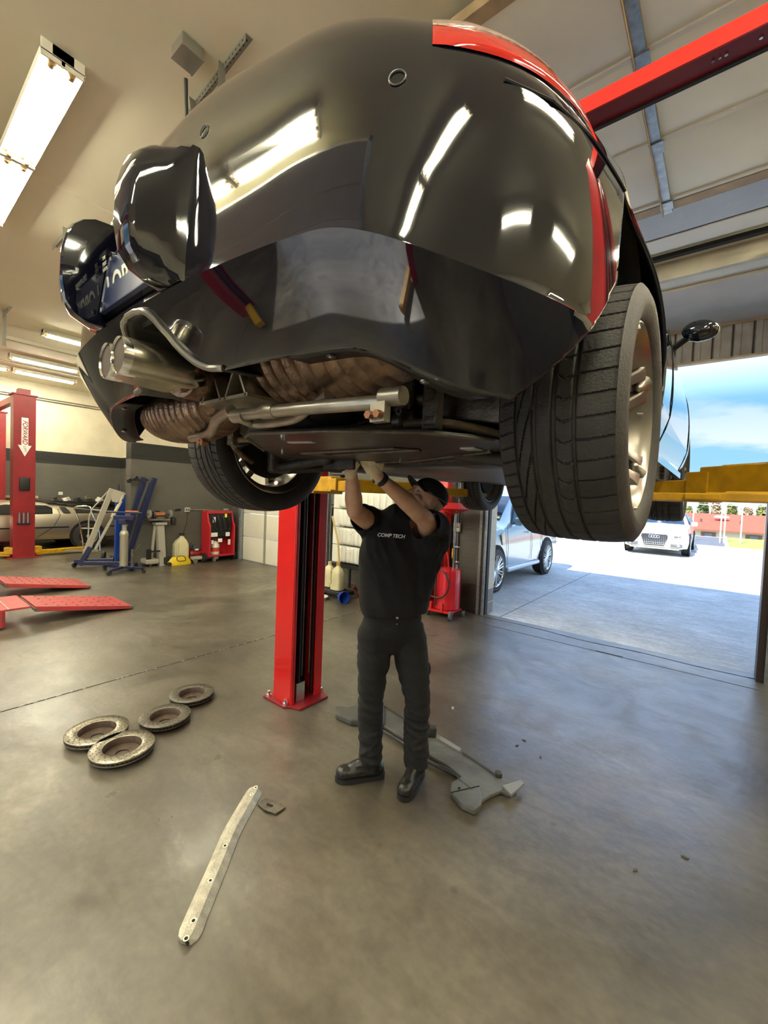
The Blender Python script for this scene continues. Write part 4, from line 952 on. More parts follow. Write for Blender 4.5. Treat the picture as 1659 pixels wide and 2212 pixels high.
# under tray with stampings and fasteners
b = BM(); prism(b, [(.06, -.62), (.30, -.56), (.50, -.45), (.61, -.27), (.64, .08), (.40, .23), (-.14, .38), (-.63, .30), (-.57, -.02), (-.30, -.32), (-.02, -.58)], CZ+.096, CZ+.104, 0, Matrix.Translation((CX, CY, 0)))
ut = obj('under_tray', b, mat('tray_black', (.036, .031, .025), rough=.42, noise=.5, nscale=9, bump=.3, bscale=24), car, smooth=False, bevel=.004)
b = BM(); tube(b, [W(-.30, -.32, .095), W(-.02, -.58, .095), W(.06, -.62, .095), W(.30, -.56, .095), W(.50, -.45, .095), W(.61, -.27, .095)], .005, 8); tube(b, [W(-.20, -.22, .093), W(.25, -.22, .093), W(.31, -.16, .093), W(-.12, -.13, .093), W(-.20, -.22, .093)], .006, 8); tube(b, [W(-.5, .18, .093), W(.0, .20, .093), W(.5, -.04, .093)], .005, 8)
obj('tray_bead', b, dirty_steel, ut)
b = BM(); rbox(b, W(.06, -.44, .094), (.09, .022, .006), .003, rotz(.3)); rbox(b, W(.47, -.12, .094), (.05, .06, .006), .003); obj('tray_slot', b, mat('pale_tape', (.42, .41, .37), rough=.6), ut)
b = BM()
for x, y in ((-.5, .16), (-.45, .02), (-.3, .24), (.0, .15), (.12, .25), (.32, .12), (.52, -.1), (.45, .1), (-.25, -.27), (.10, -.54)): cyl(b, W(x, y, .084), W(x, y, .098), .006, n=8)
obj('tray_screw', b, chrome, ut)
b = BM(); rbox(b, (-1.375, 1.37, 1.738), (.17, .02, .05), .006, rotz(.2)); obj('tray_lip', b, grime, ut)
b = BM(); bb(b, CX-.80, CX+.80, CY+.46, CY+3.0, CZ+.10, CZ+.13); bb(b, CX-.3, CX+.3, CY+.5, CY+2.9, CZ+.085, CZ+.10)
for s in (-1, 1): bb(b, CX+s*.80, CX+s*.72, CY+.42, CY+2.0, CZ+.085, CZ+.15)
fp = obj('floor_pan', b, mat('grey_floor_pan', (.16, .155, .15), rough=.5, noise=.3, nscale=5), car, smooth=False, bevel=.004)
b = BM(); rbox(b, W(.42, .33, .11), (.5, .3, .06), .02); rbox(b, W(-.3, .36, .12), (.4, .2, .06), .02); tube(b, [W(.0, .3, .10), W(.3, .22, .09), (CX+.6, CY+.2, CZ+.10)], .015, 8, 4); tube(b, [W(-.62, .40, .12), W(-.5, .3, .1), W(-.42, .22, .1)], .012, 8, 4); rbox(b, W(-.62, .38, .1), (.06, .06, .08), .01)
obj('engine_cover', b, grime, car)
# sills, wheel housings
for sd in (1, -1):
    for (al, ah), r in ARCH:
        b = BM(); n = 36; rs = []
        a0, a1 = (-.3, PI+.12) if al < 1 else (-.5, PI+.5)
        prof = [(.835, r+.004), (.78, r+.012), (.60, r+.02), (.54, r+.0), (.535, .05)]
        vs = []
        for k in range(n+1):
            a = a0+(a1-a0)*k/n; vs.append([b.verts.new(W(sd*c, al+q*math.cos(a), ah+q*math.sin(a))) for c, q in prof])
        for A, B in zip(vs, vs[1:]):
            for k in range(len(prof)-1): b.faces.new((A[k], A[k+1], B[k+1], B[k]))
        lin = obj('wheel_housing', b, mat('housing_black', (.004, .004, .0045), rough=.75, bump=.5, bscale=25), car); s_ = lin.modifiers.new('s', 'SOLIDIFY'); s_.thickness = .004
    b = BM(); rs = []
    pl_ = [on(0, .155, sd, 0)[0]]
    b = BM(); bb(b, CX+sd*.70, CX+sd*.855, CY+.45, CY+2.05, CZ+.13, CZ+.165); obj('sill', b, paint, car, smooth=False)
# rear bumper underside return with fasteners
b = BM(); prev = None
for i in list(range(0, 205, 4)):
    pass
for sd in (1, -1):
    b = BM(); vs = []
    for i in range(40 if sd else 0, 172, 3):
        p = surf(i, 0); n = NRM[i]
        if abs(p[0]) < .30: continue
        q = p.copy(); q[0] -= n[0]*.07; q[1] -= n[1]*.07
        if p[1] > -.60: break
        vs.append((b.verts.new(W(sd*p[0], p[1], p[2]+.004)), b.verts.new(W(sd*q[0], q[1], q[2]+.012))))
    for A, B in zip(vs, vs[1:]): b.faces.new((A[0], A[1], B[1], B[0]))
    if len(vs) > 1:
        o_ = obj('bumper_return', b, black_plastic, car); s_ = o_.modifiers.new('s', 'SOLIDIFY'); s_.thickness = .004
    b = BM()
    for c in (.50, .68):
        p, n = on(c, .151, sd); q = p-n*.03; lathe(b, [(.0, 0), (.005, 0), (.006, .002), (.009, .002), (.009, .005)], q+Vector((0, 0, -.004)), (0, 0, 1), 16)
    obj('bumper_screw', b, steel, car)

# ---- wheels
def tyre_mesh(detail=True):
    R, hw = .331, .118; nth = 1260 if detail else 240
    prof = [(.236, -.116), (.250, -.128), (.275, -.139), (.298, -.138), (.315, -.130), (.324, -.1235)]
    tread = [(None, w) for w in np.linspace(-hw, hw, 112 if detail else 25)]
    prof2 = [(.324, .1235), (.315, .130), (.298, .138), (.275, .139), (.250, .128), (.236, .116), (.232, .10), (.232, -.10)]
    th = np.linspace(0, 2*PI, nth, endpoint=False); rows = []
    def per(x, n): f = (x*n/(2*PI)) % 1; return np.minimum(f, 1-f)*(2*PI*R/n)      # distance in metres to the nearest repeat
    for r, w in prof: rows.append((np.full(nth, r), np.full(nth, w)))
    for _, w in tread:
        u = w/hw; r = R-.0075*abs(u)**3.2; dep = np.zeros(nth)
        for gu, gw in ((-.72, .022), (-.36, .034), (0.0, .036), (.37, .030)):
            if abs(u-gu) < gw: dep[:] = .0065
            elif abs(u-gu) < gw+.02: dep[:] = .002
        if detail:
            if u > .42: dep = np.maximum(dep, .0045*(per(th+.05*(u-.4)**2, 44) < .0022))
            if u < -.76: dep = np.maximum(dep, .0045*(per(th+.10*(u+.8), 60) < .0020))
            if -.70 < u < -.39: dep = np.maximum(dep, .0045*(per(th+1.05*(u+.36)-1.1*(u+.36)**2, 20) < .0062))
            if .05 < u < .34: dep = np.maximum(dep, .0038*(per(th+.20*abs(u-.18)-.12*u, 44) < .0026)*(1 if not .15 < u < .20 else .6))
        rows.append((r-dep, np.full(nth, w)))
    for r, w in prof2: rows.append((np.full(nth, r), np.full(nth, w)))
    # moulded ridges on the sidewalls
    K = len(rows); co = np.zeros((K, nth, 3))
    for k, (r, w) in enumerate(rows): co[k, :, 0] = w; co[k, :, 1] = r*np.cos(th); co[k, :, 2] = r*np.sin(th)
    idx = np.arange(K*nth).reshape(K, nth); A = idx; B = np.roll(idx, -1, 0); f = np.stack([A, np.roll(A, -1, 1), np.roll(B, -1, 1), B], -1).reshape(-1, 4)
    me = bpy.data.meshes.new('tyre'); me.vertices.add(K*nth); me.vertices.foreach_set('co', co.reshape(-1)); me.loops.add(len(f)*4); me.loops.foreach_set('vertex_index', f.reshape(-1))
    me.polygons.add(len(f)); me.polygons.foreach_set('loop_start', np.arange(0, len(f)*4, 4)); me.polygons.foreach_set('loop_total', np.full(len(f), 4)); me.update(calc_edges=True); me.validate()
    me.polygons.foreach_set('use_smooth', [True]*len(me.polygons)); me.set_sharp_from_angle(angle=math.radians(50)); me.materials.append(rubber)
    return me
def rim_mesh():
    b = BM()
    lathe(b, [(.237, .122), (.243, .119), (.243, .112), (.232, .106), (.222, .09), (.212, .05), (.207, -.05), (.214, -.09), (.232, -.105), (.243, -.112), (.243, -.118), (.236, -.121), (.226, -.104), (.206, -.085), (.199, -.05), (.204, .05), (.215, .09), (.226, .112)], (0, 0, 0), (1, 0, 0), 72, closed=True)
    lathe(b, [(.001, .060), (.036, .062), (.040, .055), (.068, .052), (.078, .040), (.078, .01), (.05, .0), (.001, .0)], (0, 0, 0), (1, 0, 0), 40)
    for k in range(5):
        a = 2*PI*k/5+.3
        for s in (-1, 1):
            pts = [(.045, .055, a+s*.22), (.032, .09, a+s*.26), (.038, .13, a+s*.25), (.062, .17, a+s*.21), (.088, .205, a+s*.17), (.098, .222, a+s*.15)]
            cen = smooth_path([(x, r*math.cos(t), r*math.sin(t)) for x, r, t in pts], 4); hw_ = np.interp(np.linspace(0, 1, len(cen)), np.linspace(0, 1, 6), [.022, .019, .0165, .0165, .020, .030]); rs_ = []
            for i_, c_ in enumerate(cen):
                dd = (cen[min(i_+1, len(cen)-1)]-cen[max(i_-1, 0)]).normalized(); tg = Vector((1, 0, 0)).cross(dd).normalized(); nn = dd.cross(tg).normalized(); nn = nn if nn.x > 0 else -nn; q_ = hw_[i_]
                rs_.append([c_+tg*u_*q_+nn*v_ for u_, v_ in ((-1, -.016), (-1, .004), (-.72, .010), (0, .012), (.72, .010), (1, .004), (1, -.016), (0, -.020))])
            rings(b, rs_)
        capsule(b, [(.036, .07*math.cos(a), .07*math.sin(a)), (.030, .12*math.cos(a), .12*math.sin(a))], [.020, .008], 10, sub=2)
        capsule(b, [(.092, r_*math.cos(a), r_*math.sin(a)) for r_ in (.196, .222)], [.012, .03], 10, sub=2)
    bmesh.ops.recalc_face_normals(b, faces=b.faces); me = bpy.data.meshes.new('rim'); b.to_mesh(me); b.free(); me.materials.append(alloy)
    me.polygons.foreach_set('use_smooth', [True]*len(me.polygons)); me.set_sharp_from_angle(angle=math.radians(35)); return me
TM, RM = tyre_mesh(), rim_mesh()
def add_me(name, me, parent, M, label=None):
    o = bpy.data.objects.new(name, me); C.objects.link(o); o.parent = parent; o.matrix_local = Matrix.Translation(-ORG[parent.name]) @ M; ORG[o.name] = ORG[parent.name]
    if label: o['label'] = label
    return o
def wheel(c, l, h, ws, rs_, sd, rot=0):
    M = Matrix.Translation(W(c, l, h)) @ Matrix.Diagonal((sd*ws, rs_, rs_, 1))
    wh = thing('wheel', '', '', W(c, l, h)); del wh['label']; del wh['category']
    wh.parent = car; wh.location = W(c, l, h)-ORG[car.name]
    ty = add_me('tyre', TM, wh, M); rm = add_me('rim', RM, wh, M @ Matrix.Rotation(rot, 4, 'X'))
    b = BM(); x = CX+c; lathe(b, [(.06, -.055), (.158, -.055), (.158, -.049), (.158, -.037), (.158, -.03), (.06, -.03)], (0, 0, 0), (1, 0, 0), 48, closed=True)
    bmesh.ops.transform(b, matrix=M, verts=b.verts); obj('brake_disc', b, mat('brake_disc_m', (.12, .11, .10), rough=.4, metal=.7), wh)
    b = BM(); lathe(b, [(.03, -.09), (.15, -.085), (.165, -.06), (.15, -.058)], (0, 0, 0), (1, 0, 0), 40, closed=True); bmesh.ops.transform(b, matrix=M, verts=b.verts); obj('dust_shield', b, matte_black, wh)
    b = BM(); rbox(b, (-.04, .15, .03), (.09, .06, .17), .02); bmesh.ops.transform(b, matrix=M, verts=b.verts); obj('brake_caliper', b, dirty_steel, wh)
    b = BM()
    for k in range(5): a = 2*PI*k/5; cyl(b, (.05, .055*math.cos(a), .055*math.sin(a)), (.062, .055*math.cos(a), .055*math.sin(a)), .009, n=6)
    cyl(b, (.06, 0, 0), (.064, 0, 0), .030, n=24); bmesh.ops.transform(b, matrix=M, verts=b.verts); obj('wheel_bolts', b, steel, wh)
    b = BM(); cyl(b, (.118, .0, -.2345), (.123, .02, -.2345), .004, n=6); cyl(b, (.085, .19, .05), (.10, .20, .05), .004, n=8); bmesh.ops.transform(b, matrix=M, verts=b.verts); obj('wheel_weight', b, chrome, wh)
ZW = .17
wheel(.770, 0, ZW, 1.0, 1.0, 1, .35); wheel(-.770, 0, ZW, 1.0, 1.0, -1, .1)
wheel(.750, 2.47, .165, .83, .985, 1); wheel(-.750, 2.47, .165, .83, .985, -1)
# cabin, glass, doors seams, mirrors, head lights: seen only in part from here
b = BM(); rs = []
for l, w_, hh in ((.35, .60, .80), (.55, .60, .93), (.85, .585, 1.08), (1.2, .57, 1.175), (1.5, .565, 1.18), (1.75, .575, 1.14), (2.05, .60, .99), (2.3, .64, .83)):
    rs.append([W(w_*1.12, l, .78), W(w_*1.06, l, .78+(hh-.78)*.5), W(w_*.94, l, .78+(hh-.78)*.86), W(w_*.6, l, hh-.004), W(0, l, hh), W(-w_*.6, l, hh-.004), W(-w_*.94, l, .78+(hh-.78)*.86), W(-w_*1.06, l, .78+(hh-.78)*.5), W(-w_*1.12, l, .78)])
rings(b, rs); rf = obj('soft_top', b, mat('soft_top_cloth', (.012, .012, .013), rough=.8), car)
b = BM(); 
for sd in (1, -1):
    prism(b, [(.95, .80), (2.1, .80), (1.75, 1.09), (1.1, 1.11)], 0, .01, 0, Matrix(((0, 0, sd, CX+sd*.615), (1, 0, 0, CY), (0, 1, 0, CZ), (0, 0, 0, 1))))
obj('side_window', b, glass_dark, car, smooth=False)
b = BM(); vs = [b.verts.new(W(*p)) for p in ((-.62, 2.34, .84), (.62, 2.34, .84), (.53, 1.80, 1.14), (-.53, 1.80, 1.14))]; b.faces.new(vs); o_ = obj('windscreen', b, glass_dark, car); s_ = o_.modifiers.new('s', 'SOLIDIFY'); s_.thickness = .01
for sd in (1, -1):
    b = BM(); ell(b, W(sd*.925, 1.66, .935), (.088, .05, .058), Matrix.Rotation(sd*.12, 4, 'Y')); mi_ = obj('door_mirror', b, paint, car)
    b = BM(); ell(b, W(sd*.925, 1.63, .935), (.078, .03, .050), Matrix.Rotation(sd*.12, 4, 'Y')); obj('mirror_glass', b, glass_dark, mi_)
    b = BM(); tube(b, [W(sd*.74, 1.68, .82), W(sd*.80, 1.67, .86), W(sd*.88, 1.66, .915)], .018, 8, 4); obj('mirror_stalk', b, paint, mi_)
    for l in (.72, 1.98):
        b = BM(); pts = []
        for h in (.18, .3, .45, .6, .7, .76):
            j = int(np.argmin(np.abs(RH-h))); i = int(np.argmin(np.abs(PC[:400, 1]-l)+(PC[:400, 0] < .5)*9)); p = surf(i, j, .001); pts.append(W(sd*p[0], p[1], p[2]))
        tube(b, pts, .0025, 6, 3); obj('door_seam', b, matte_black, car)
    i = int(np.argmin(np.abs(PC[:, 1]-3.0)+(PC[:, 0] < .5)*9)); p = surf(i, 70)
    b = BM(); ell(b, W(sd*.66, 2.98, .56), (.13, .17, .07)); obj('head_light', b, mat('head_lamp_glass', (.5, .5, .5), rough=.05, coat=1), car)
# visible links, bracket and joints ahead of the rear brace
b = BM(); bb(b, CX+.335, CX+.385, CY-.325, CY-.31, CZ+.14, CZ+.29); rbox(b, W(.36, -.33, .205), (.062, .02, .05), .006)
mb = obj('mount_bracket', b, dirty_steel, car, smooth=False, bevel=.003)
b = BM(); cyl(b, W(.36, -.352, .205), W(.36, -.335, .205), .014, n=6); obj('bracket_bolt', b, steel, mb)
b = BM(); lathe(b, [(.015, -.016), (.026, -.013), (.026, .013), (.015, .016)], W(.358, -.335, .150), (1, 0, 0), 22); lathe(b, [(.004, -.02), (.011, -.02), (.011, .02), (.004, .02)], W(.372, -.345, .172), (0, 1, 0), 14); obj('link_bushing', b, steel, mb)
b = BM(); tube(b, [W(.21, -.27, .142), W(.29, -.28, .142), W(.36, -.285, .145), (CX+.40, CY-.23, CZ+.148), (CX+.42, CY-.12, CZ+.132), (CX+.47, CY+.06, CZ+.112)], .0115, 10, 5); obj('ochre_link', b, mat('pale_ochre_bar', (.42, .32, .17), rough=.45, metal=.3, noise=.45, nscale=24), car)
b = BM(); capsule(b, [W(.40, -.29, .215), W(.45, -.14, .20), W(.52, .05, .185)], [.022, .016, .020], 12, ((0, 0, 1), .7)); obj('control_arm', b, mat('pale_cast_arm', (.30, .26, .20), rough=.5, metal=.4, noise=.4, nscale=20), car)
b = BM(); lathe(b, [(.02, -.03), (.040, -.03), (.048, 0), (.040, .03), (.02, .03)], W(.27, -.29, .175), (.2, 1, .1), 24)
for k in range(4): lathe(b, [(.018, 0), (.036-.003*k, .006), (.018, .012)], W(.31+.014*k, -.27, .195), (1, .2, .1), 18)
obj('rubber_boot', b, black_plastic, car)
b = BM(); tube(b, [W(.02, -.36, .20), W(.07, -.37, .185), W(.12, -.35, .20), W(.17, -.37, .21)], .012, 8, 4); cyl(b, W(.12, -.38, .20), W(.12, -.34, .20), .022, n=16); cyl(b, W(.20, -.39, .21), W(.24, -.33, .19), .020, n=14); rbox(b, W(.05, -.33, .225), (.12, .05, .04), .01); rbox(b, W(.20, -.30, .235), (.07, .06, .08), .012, rotz(.5))
obj('gear_linkage', b, dirty_steel, car)
# ================================================================== THE MECHANIC
man = thing('person', 'mechanic in black t-shirt, dark work trousers and cap reaching up under the raised black car', 'person', (-1.36, 1.85, 0))
ORG[man.name] = Vector((-1.36, 1.85, 0))
V3 = Vector
lat = CR.copy(); lat.z = 0; lat.normalize()                 # his left-right line runs across the view, turned a little
side = (lat*.92+V3((.30, -.2, 0))*.0+V3((0.0, .22, 0))).normalized()      # from his right hand side to his left hand side
fwd = V3((side.y, -side.x, 0)).normalized()                 # the way his chest faces
hipc = V3((-1.40, 1.86, .86)); chest = V3((-1.41, 1.88, 1.28))
shR = V3((-1.545, 1.80, 1.445)); shL = V3((-1.235, 2.00, 1.425))
elR = V3((-1.465, 1.585, 1.520)); wrR = V3((-1.392, 1.470, 1.72)); 
elL = V3((-1.195, 1.765, 1.520)); wrL = V3((-1.256, 1.500, 1.697))
neck0 = V3((-1.375, 1.94, 1.46)); HD = V3((-1.300, 1.985, 1.585))
# head frame: looking up and to the left, toward the hands
fd = V3((-.36, -.78, .50)).normalized(); xr = fd.cross(V3((.25, .2, 1))).normalized(); ud = xr.cross(fd)
MH = Matrix(((xr.x, fd.x, ud.x, HD.x), (xr.y, fd.y, ud.y, HD.y), (xr.z, fd.z, ud.z, HD.z), (0, 0, 0, 1)))
def hp(x, y, z): return MH @ V3((x, y, z))
RH3 = MH.to_3x3().to_4x4()
b = BM()
# skull, jaw, face (local x right, y forward, z up; 0 = centre)
def hell(c, r, rot=None): ell(b, hp(*c), r, RH3 if rot is None else RH3 @ rot, seg=28)
hell((0, -.012, .035), (.076, .098, .088)); hell((0, .022, -.035), (.060, .072, .075)); hell((0, .045, -.082), (.036, .040, .030)); hell((0, .066, .035), (.058, .024, .030))
hell((.034, .062, -.022), (.026, .026, .024)); hell((-.034, .062, -.022), (.026, .026, .024))
for s in (-1, 1):
    hell((s*.076, -.012, -.005), (.010, .020, .032)); hell((s*.050, .02, -.07), (.020, .05, .028))
capsule(b, [hp(0, .090, .022), hp(0, .106, -.008), hp(0, .112, -.022)], [.010, .014, .015], 10, sub=2)
hell((.012, .100, -.026), (.010, .010, .008)); hell((-.012, .100, -.026), (.010, .010, .008))
capsule(b, [hp(-.024, .082, -.052), hp(0, .094, -.050), hp(.024, .082, -.052)], [.006, .008, .006], 8, sub=2)
capsule(b, [hp(-.022, .080, -.064), hp(0, .091, -.065), hp(.022, .080, -.064)], [.006, .008, .006], 8, sub=2)
capsule(b, [hp(-.05, .078, .034), hp(-.02, .088, .036), hp(.02, .088, .036), hp(.05, .078, .034)], [.008, .010, .010, .008], 8, sub=2)
# neck, torso core, arms
capsule(b, [neck0+V3((0, .01, -.06)), neck0+V3((.01, .005, .02)), HD-ud*.05-fd*.02], [.064, .058, .056], 18)
capsule(b, [hipc, chest], [.125, .14], 18, (fwd, .62))
capsule(b, [shR+V3((.05, .03, -.03)), shR*.45+elR*.55, elR], [.060, .052, .043], 18)
capsule(b, [elR, elR*.68+wrR*.32+V3((-.004, .004, 0)), elR*.2+wrR*.8, wrR], [.043, .045, .030, .027], 18)
capsule(b, [shL+V3((-.04, -.0, -.03)), shL*.45+elL*.55, elL], [.060, .052, .044], 18)
capsule(b, [elL, elL*.68+wrL*.32+V3((.004, .004, 0)), elL*.2+wrL*.8, wrL], [.044, .046, .031, .027], 18)
ell(b, elR+V3((-.0, .008, -.012)), (.030, .030, .030)); ell(b, elL+V3((.0, .008, -.012)), (.030, .030, .030))
blob('body', b, skin, man, .0055, 4)
# eyes and brows
b = BM()
for s in (-1, 1): ell(b, hp(s*.031, .074, .012), (.013, .013, .010), RH3, seg=14)
obj('eye', b, mat('eye_white', (.5, .46, .42), rough=.2), man)
b = BM()
for s in (-1, 1): ell(b, hp(s*.031, .0855, .013), (.005, .003, .005), RH3, seg=10)
obj('iris', b, matte_black, man)
b = BM()
for s in (-1, 1): tube(b, [hp(s*.014, .093, .032), hp(s*.034, .092, .040), hp(s*.052, .078, .034)], .004, 6, 3)
obj('eyebrow', b, hair_m, man)
b = BM(); ell(b, hp(0, -.030, .018), (.0765, .084, .062), RH3)
capsule(b, [hp(-.05, -.070, -.025), hp(0, -.084, -.034), hp(.05, -.070, -.025)], [.018, .022, .018], 10)
blob('hair', b, hair_m, man, .005, 2)
# cap
b = BM()
for k in range(1): ell(b, hp(0, -.012, .052), (.087, .110, .082), RH3, seg=36)
M_ = MH.inverted()
bmesh.ops.bisect_plane(b, geom=b.verts[:]+b.edges[:]+b.faces[:], plane_co=hp(0, 0, .038), plane_no=(ud*.97-fd*.14), clear_inner=True)
cp = obj('cap', b, cap_m, man); s_ = cp.modifiers.new('s', 'SOLIDIFY'); s_.thickness = .004
b = BM(); rows = []
for k in range(15):
    a = math.radians(-62+124*k/14); x0, y0 = .082*math.sin(a), -.012+.104*math.cos(a); e = math.cos(a*1.25)**.6 if abs(a) < 1.2 else 0
    rows.append([b.verts.new(hp(x0*(1+.0*t), y0+t*.075*e, .052-.05*(x0/.08)**2*.25+.010*t-.028*abs(x0/.08)**2*t)) for t in (0, .35, .7, 1)])
for A, B in zip(rows, rows[1:]):
    for k in range(3): b.faces.new((A[k], A[k+1], B[k+1], B[k]))
br_ = obj('cap_brim', b, cap_m, cp); s_ = br_.modifiers.new('s', 'SOLIDIFY'); s_.thickness = .005
b = BM(); tube(b, [hp(.088*math.sin(a), -.012+.111*math.cos(a), .040-.004*math.cos(a)*3) for a in np.linspace(.9, 2*PI-.9, 24)], .0035, 6); obj('cap_band', b, mat('cap_edge', (.16, .14, .13), rough=.8), cp)
# t-shirt
from mathutils import noise as mn
def wrinkle(o, amp, sc, seed):
    me = o.data; nv = [v.normal.copy() for v in me.vertices]
    for v, n in zip(me.vertices, nv):
        p = v.co; q = Vector((p.x*sc[0]+p.z*3+seed, p.y*sc[1]+p.z*2, p.z*sc[2]+p.x*4)); k = 1-abs(mn.noise(q))*2.2; v.co += n*amp*(k-.35)
b = BM()
capsule(b, [V3((-1.392, 1.862, 1.00)), V3((-1.40, 1.866, 1.12)), V3((-1.405, 1.872, 1.28)), V3((-1.40, 1.90, 1.40))], [.195, .195, .205, .165], 30, (fwd, .70))
capsule(b, [shR+side*.06+V3((0, 0, -.015)), (shR+shL)/2+V3((0, .02, .0)), shL-side*.06+V3((0, 0, -.015))], [.090, .092, .090], 20)
capsule(b, [shR+side*.04+V3((0, 0, -.04)), shR, shR*.54+elR*.46], [.100, .090, .076], 20)
capsule(b, [shL-side*.04+V3((0, 0, -.04)), shL, shL*.54+elL*.46], [.100, .090, .077], 20)
ell(b, shL-side*.07+fwd*.03+V3((0, 0, -.06)), (.10, .085, .11), None)
ell(b, shR+side*.05+fwd*.02+V3((0, 0, -.06)), (.09, .085, .10), None)
ell(b, V3((-1.40, 1.875, 1.33)), (.17, .125, .12), Matrix.Rotation(math.atan2(side.y, side.x), 4, 'Z'))
for k, (p, q) in enumerate(((shR+V3((.05, -.03, -.08)), V3((-1.43, 1.76, 1.06))), (shL+V3((-.02, -.05, -.10)), V3((-1.28, 1.83, 1.08))), (shL+V3((.05, .0, -.10)), V3((-1.22, 1.93, 1.10))), (shR+V3((-.0, .0, -.12)), V3((-1.55, 1.77, 1.12))))):
    capsule(b, [p, (p+q)/2+V3((0, .01, 0)), q], [.030, .020, .012], 8)
capsule(b, [shL+V3((.0, .0, -.05)), V3((-1.262, 1.955, 1.28)), V3((-1.28, 1.93, 1.08))], [.095, .085, .075], 18)
capsule(b, [shR+V3((.03, .03, -.05)), V3((-1.50, 1.82, 1.28)), V3((-1.51, 1.80, 1.08))], [.085, .085, .08], 18)
me_ = None
sh = blob('t_shirt', b, shirt_m, man, .007, 5)
def near(q, c, rad):
    fs = [f for f in q.faces if (f.calc_center_median()-c).length < rad]; es = {e for f in fs for e in f.edges}; vs = {v for f in fs for v in f.verts}
    return list(vs)+list(es)+fs
def cut_mesh(o, co, no, rad=9.):
    q = BM(); q.from_mesh(o.data); org = ORG[o.name]
    bmesh.ops.bisect_plane(q, geom=near(q, V3(co)-org, rad), plane_co=V3(co)-org, plane_no=V3(no), clear_outer=True)
    q.to_mesh(o.data); q.free()
cut_mesh(sh, (-1.40, 1.86, .955), (.05, .02, -1)); cut_mesh(sh, shR*.52+elR*.48, (elR-shR), .092)
cut_mesh(sh, shL*.52+elL*.48, (elL-shL), .092)
# cutting planes must not slice the trunk, so the sleeves end where the arm passes the plane
wrinkle(sh, .0075, (11, 11, 4.5), 2)
s_ = sh.modifiers.new('s', 'SOLIDIFY'); s_.thickness = .004; s_.offset = -1
wm_ = mat('white_print', (.75, .75, .73), rough=.6)
lp = V3((-1.345, 1.738, 1.395))
text('shirt_print', 'COMP TECH', .026, basis(side+V3((0, 0, -.05)), (0, .05, 1), lp+fwd*.022), wm_, man, shear=.2, bold=.0008)
# trousers
b = BM()
capsule(b, [hipc+V3((0, 0, .10)), hipc+V3((0, 0, .02))], [.158, .168], 28, (fwd, .72))
hR = hipc-side*.092+V3((0, 0, -.03)); hL = hipc+side*.092+V3((0, 0, -.03))
kR = V3((-1.475, 1.785, .485)); kL = V3((-1.265, 1.935, .48)); aR = V3((-1.470, 1.800, .125)); aL = V3((-1.262, 1.955, .115))
capsule(b, [hR, hR*.5+kR*.5+fwd*.01, kR+fwd*.012, kR*.5+aR*.5-fwd*.004, aR], [.101, .089, .070, .068, .067], 24)
capsule(b, [hL, hL*.5+kL*.5+fwd*.01, kL+fwd*.012, kL*.5+aL*.5-fwd*.004, aL], [.101, .090, .071, .069, .068], 24)
rnd = random.Random(3)
for kk, aa, sgn in ((kR, aR, -1), (kL, aL, 1)):
    for k in range(7):
        p = kk*(1-k/7)+aa*(k/7); a0 = rnd.uniform(-1.3, 1.3)
        pts = [p+(side*math.sin(a)+fwd*math.cos(a))*.066+V3((0, 0, rnd.uniform(-.02, .02)+(a-a0)*.03)) for a in (a0-.7, a0, a0+.7)]
        capsule(b, pts, [.004, .010, .004], 8, sub=3)
for sg_ in (-1, 1):
    p = hipc+side*sg_*.06+V3((0, 0, -.13))+fwd*.095; capsule(b, [p, p+side*sg_*.06+V3((0, 0, .04))], [.012, .006], 8)
tr = blob('trousers', b, pants_m, man, .0065, 4); cut_mesh(tr, hipc+V3((0, 0, .125)), V3((.03, -.02, 1))); cut_mesh(tr, (0, 0, .072), (0, 0, -1)); wrinkle(tr, .0065, (7, 7, 19), 5); s_ = tr.modifiers.new('s', 'SOLIDIFY'); s_.thickness = .004; s_.offset = -1
b = BM(); tube(b, [hipc+side*.158*math.cos(a)+fwd*.116*math.sin(a)+V3((0, 0, .105)) for a in np.linspace(0, 2*PI, 40)[:-1]], .010, 8, loop=True); obj('waistband', b, pants_m, tr)
b = BM(); q = hipc+fwd*.124+V3((0, 0, .10)); cyl(b, q, q+fwd*.008, .008, n=14); q = hipc+fwd*.126+V3((0, 0, .065)); cyl(b, q, q+fwd*.006, .004, n=8)
q = hipc+side*.13+fwd*.062+V3((0, 0, .095)); cyl(b, q, q+fwd*.008, .005, n=8); obj('button', b, chrome, tr)
b = BM(); q = hL+side*.098+V3((0, 0, -.16)); tube(b, [q, q+side*.03+V3((0, 0, -.02)), q+side*.035+V3((0, 0, -.07)), q+side*.004+V3((0, 0, -.10))], .009, 8, 4); obj('hammer_loop', b, pants_m, tr)
b = BM(); q = hipc+side*.11+fwd*.075; tube(b, [q+V3((0, 0, .09)), q+side*.03+V3((0, 0, .02))-fwd*.01, q+side*.055+V3((0, 0, -.05))-fwd*.05], .003, 6, 5); q = hipc-side*.11+fwd*.075; tube(b, [q+V3((0, 0, .09)), q-side*.03+V3((0, 0, .02))-fwd*.01, q-side*.05+V3((0, 0, -.05))-fwd*.05], .003, 6, 5); obj('pocket_seam', b, pants_m, tr)
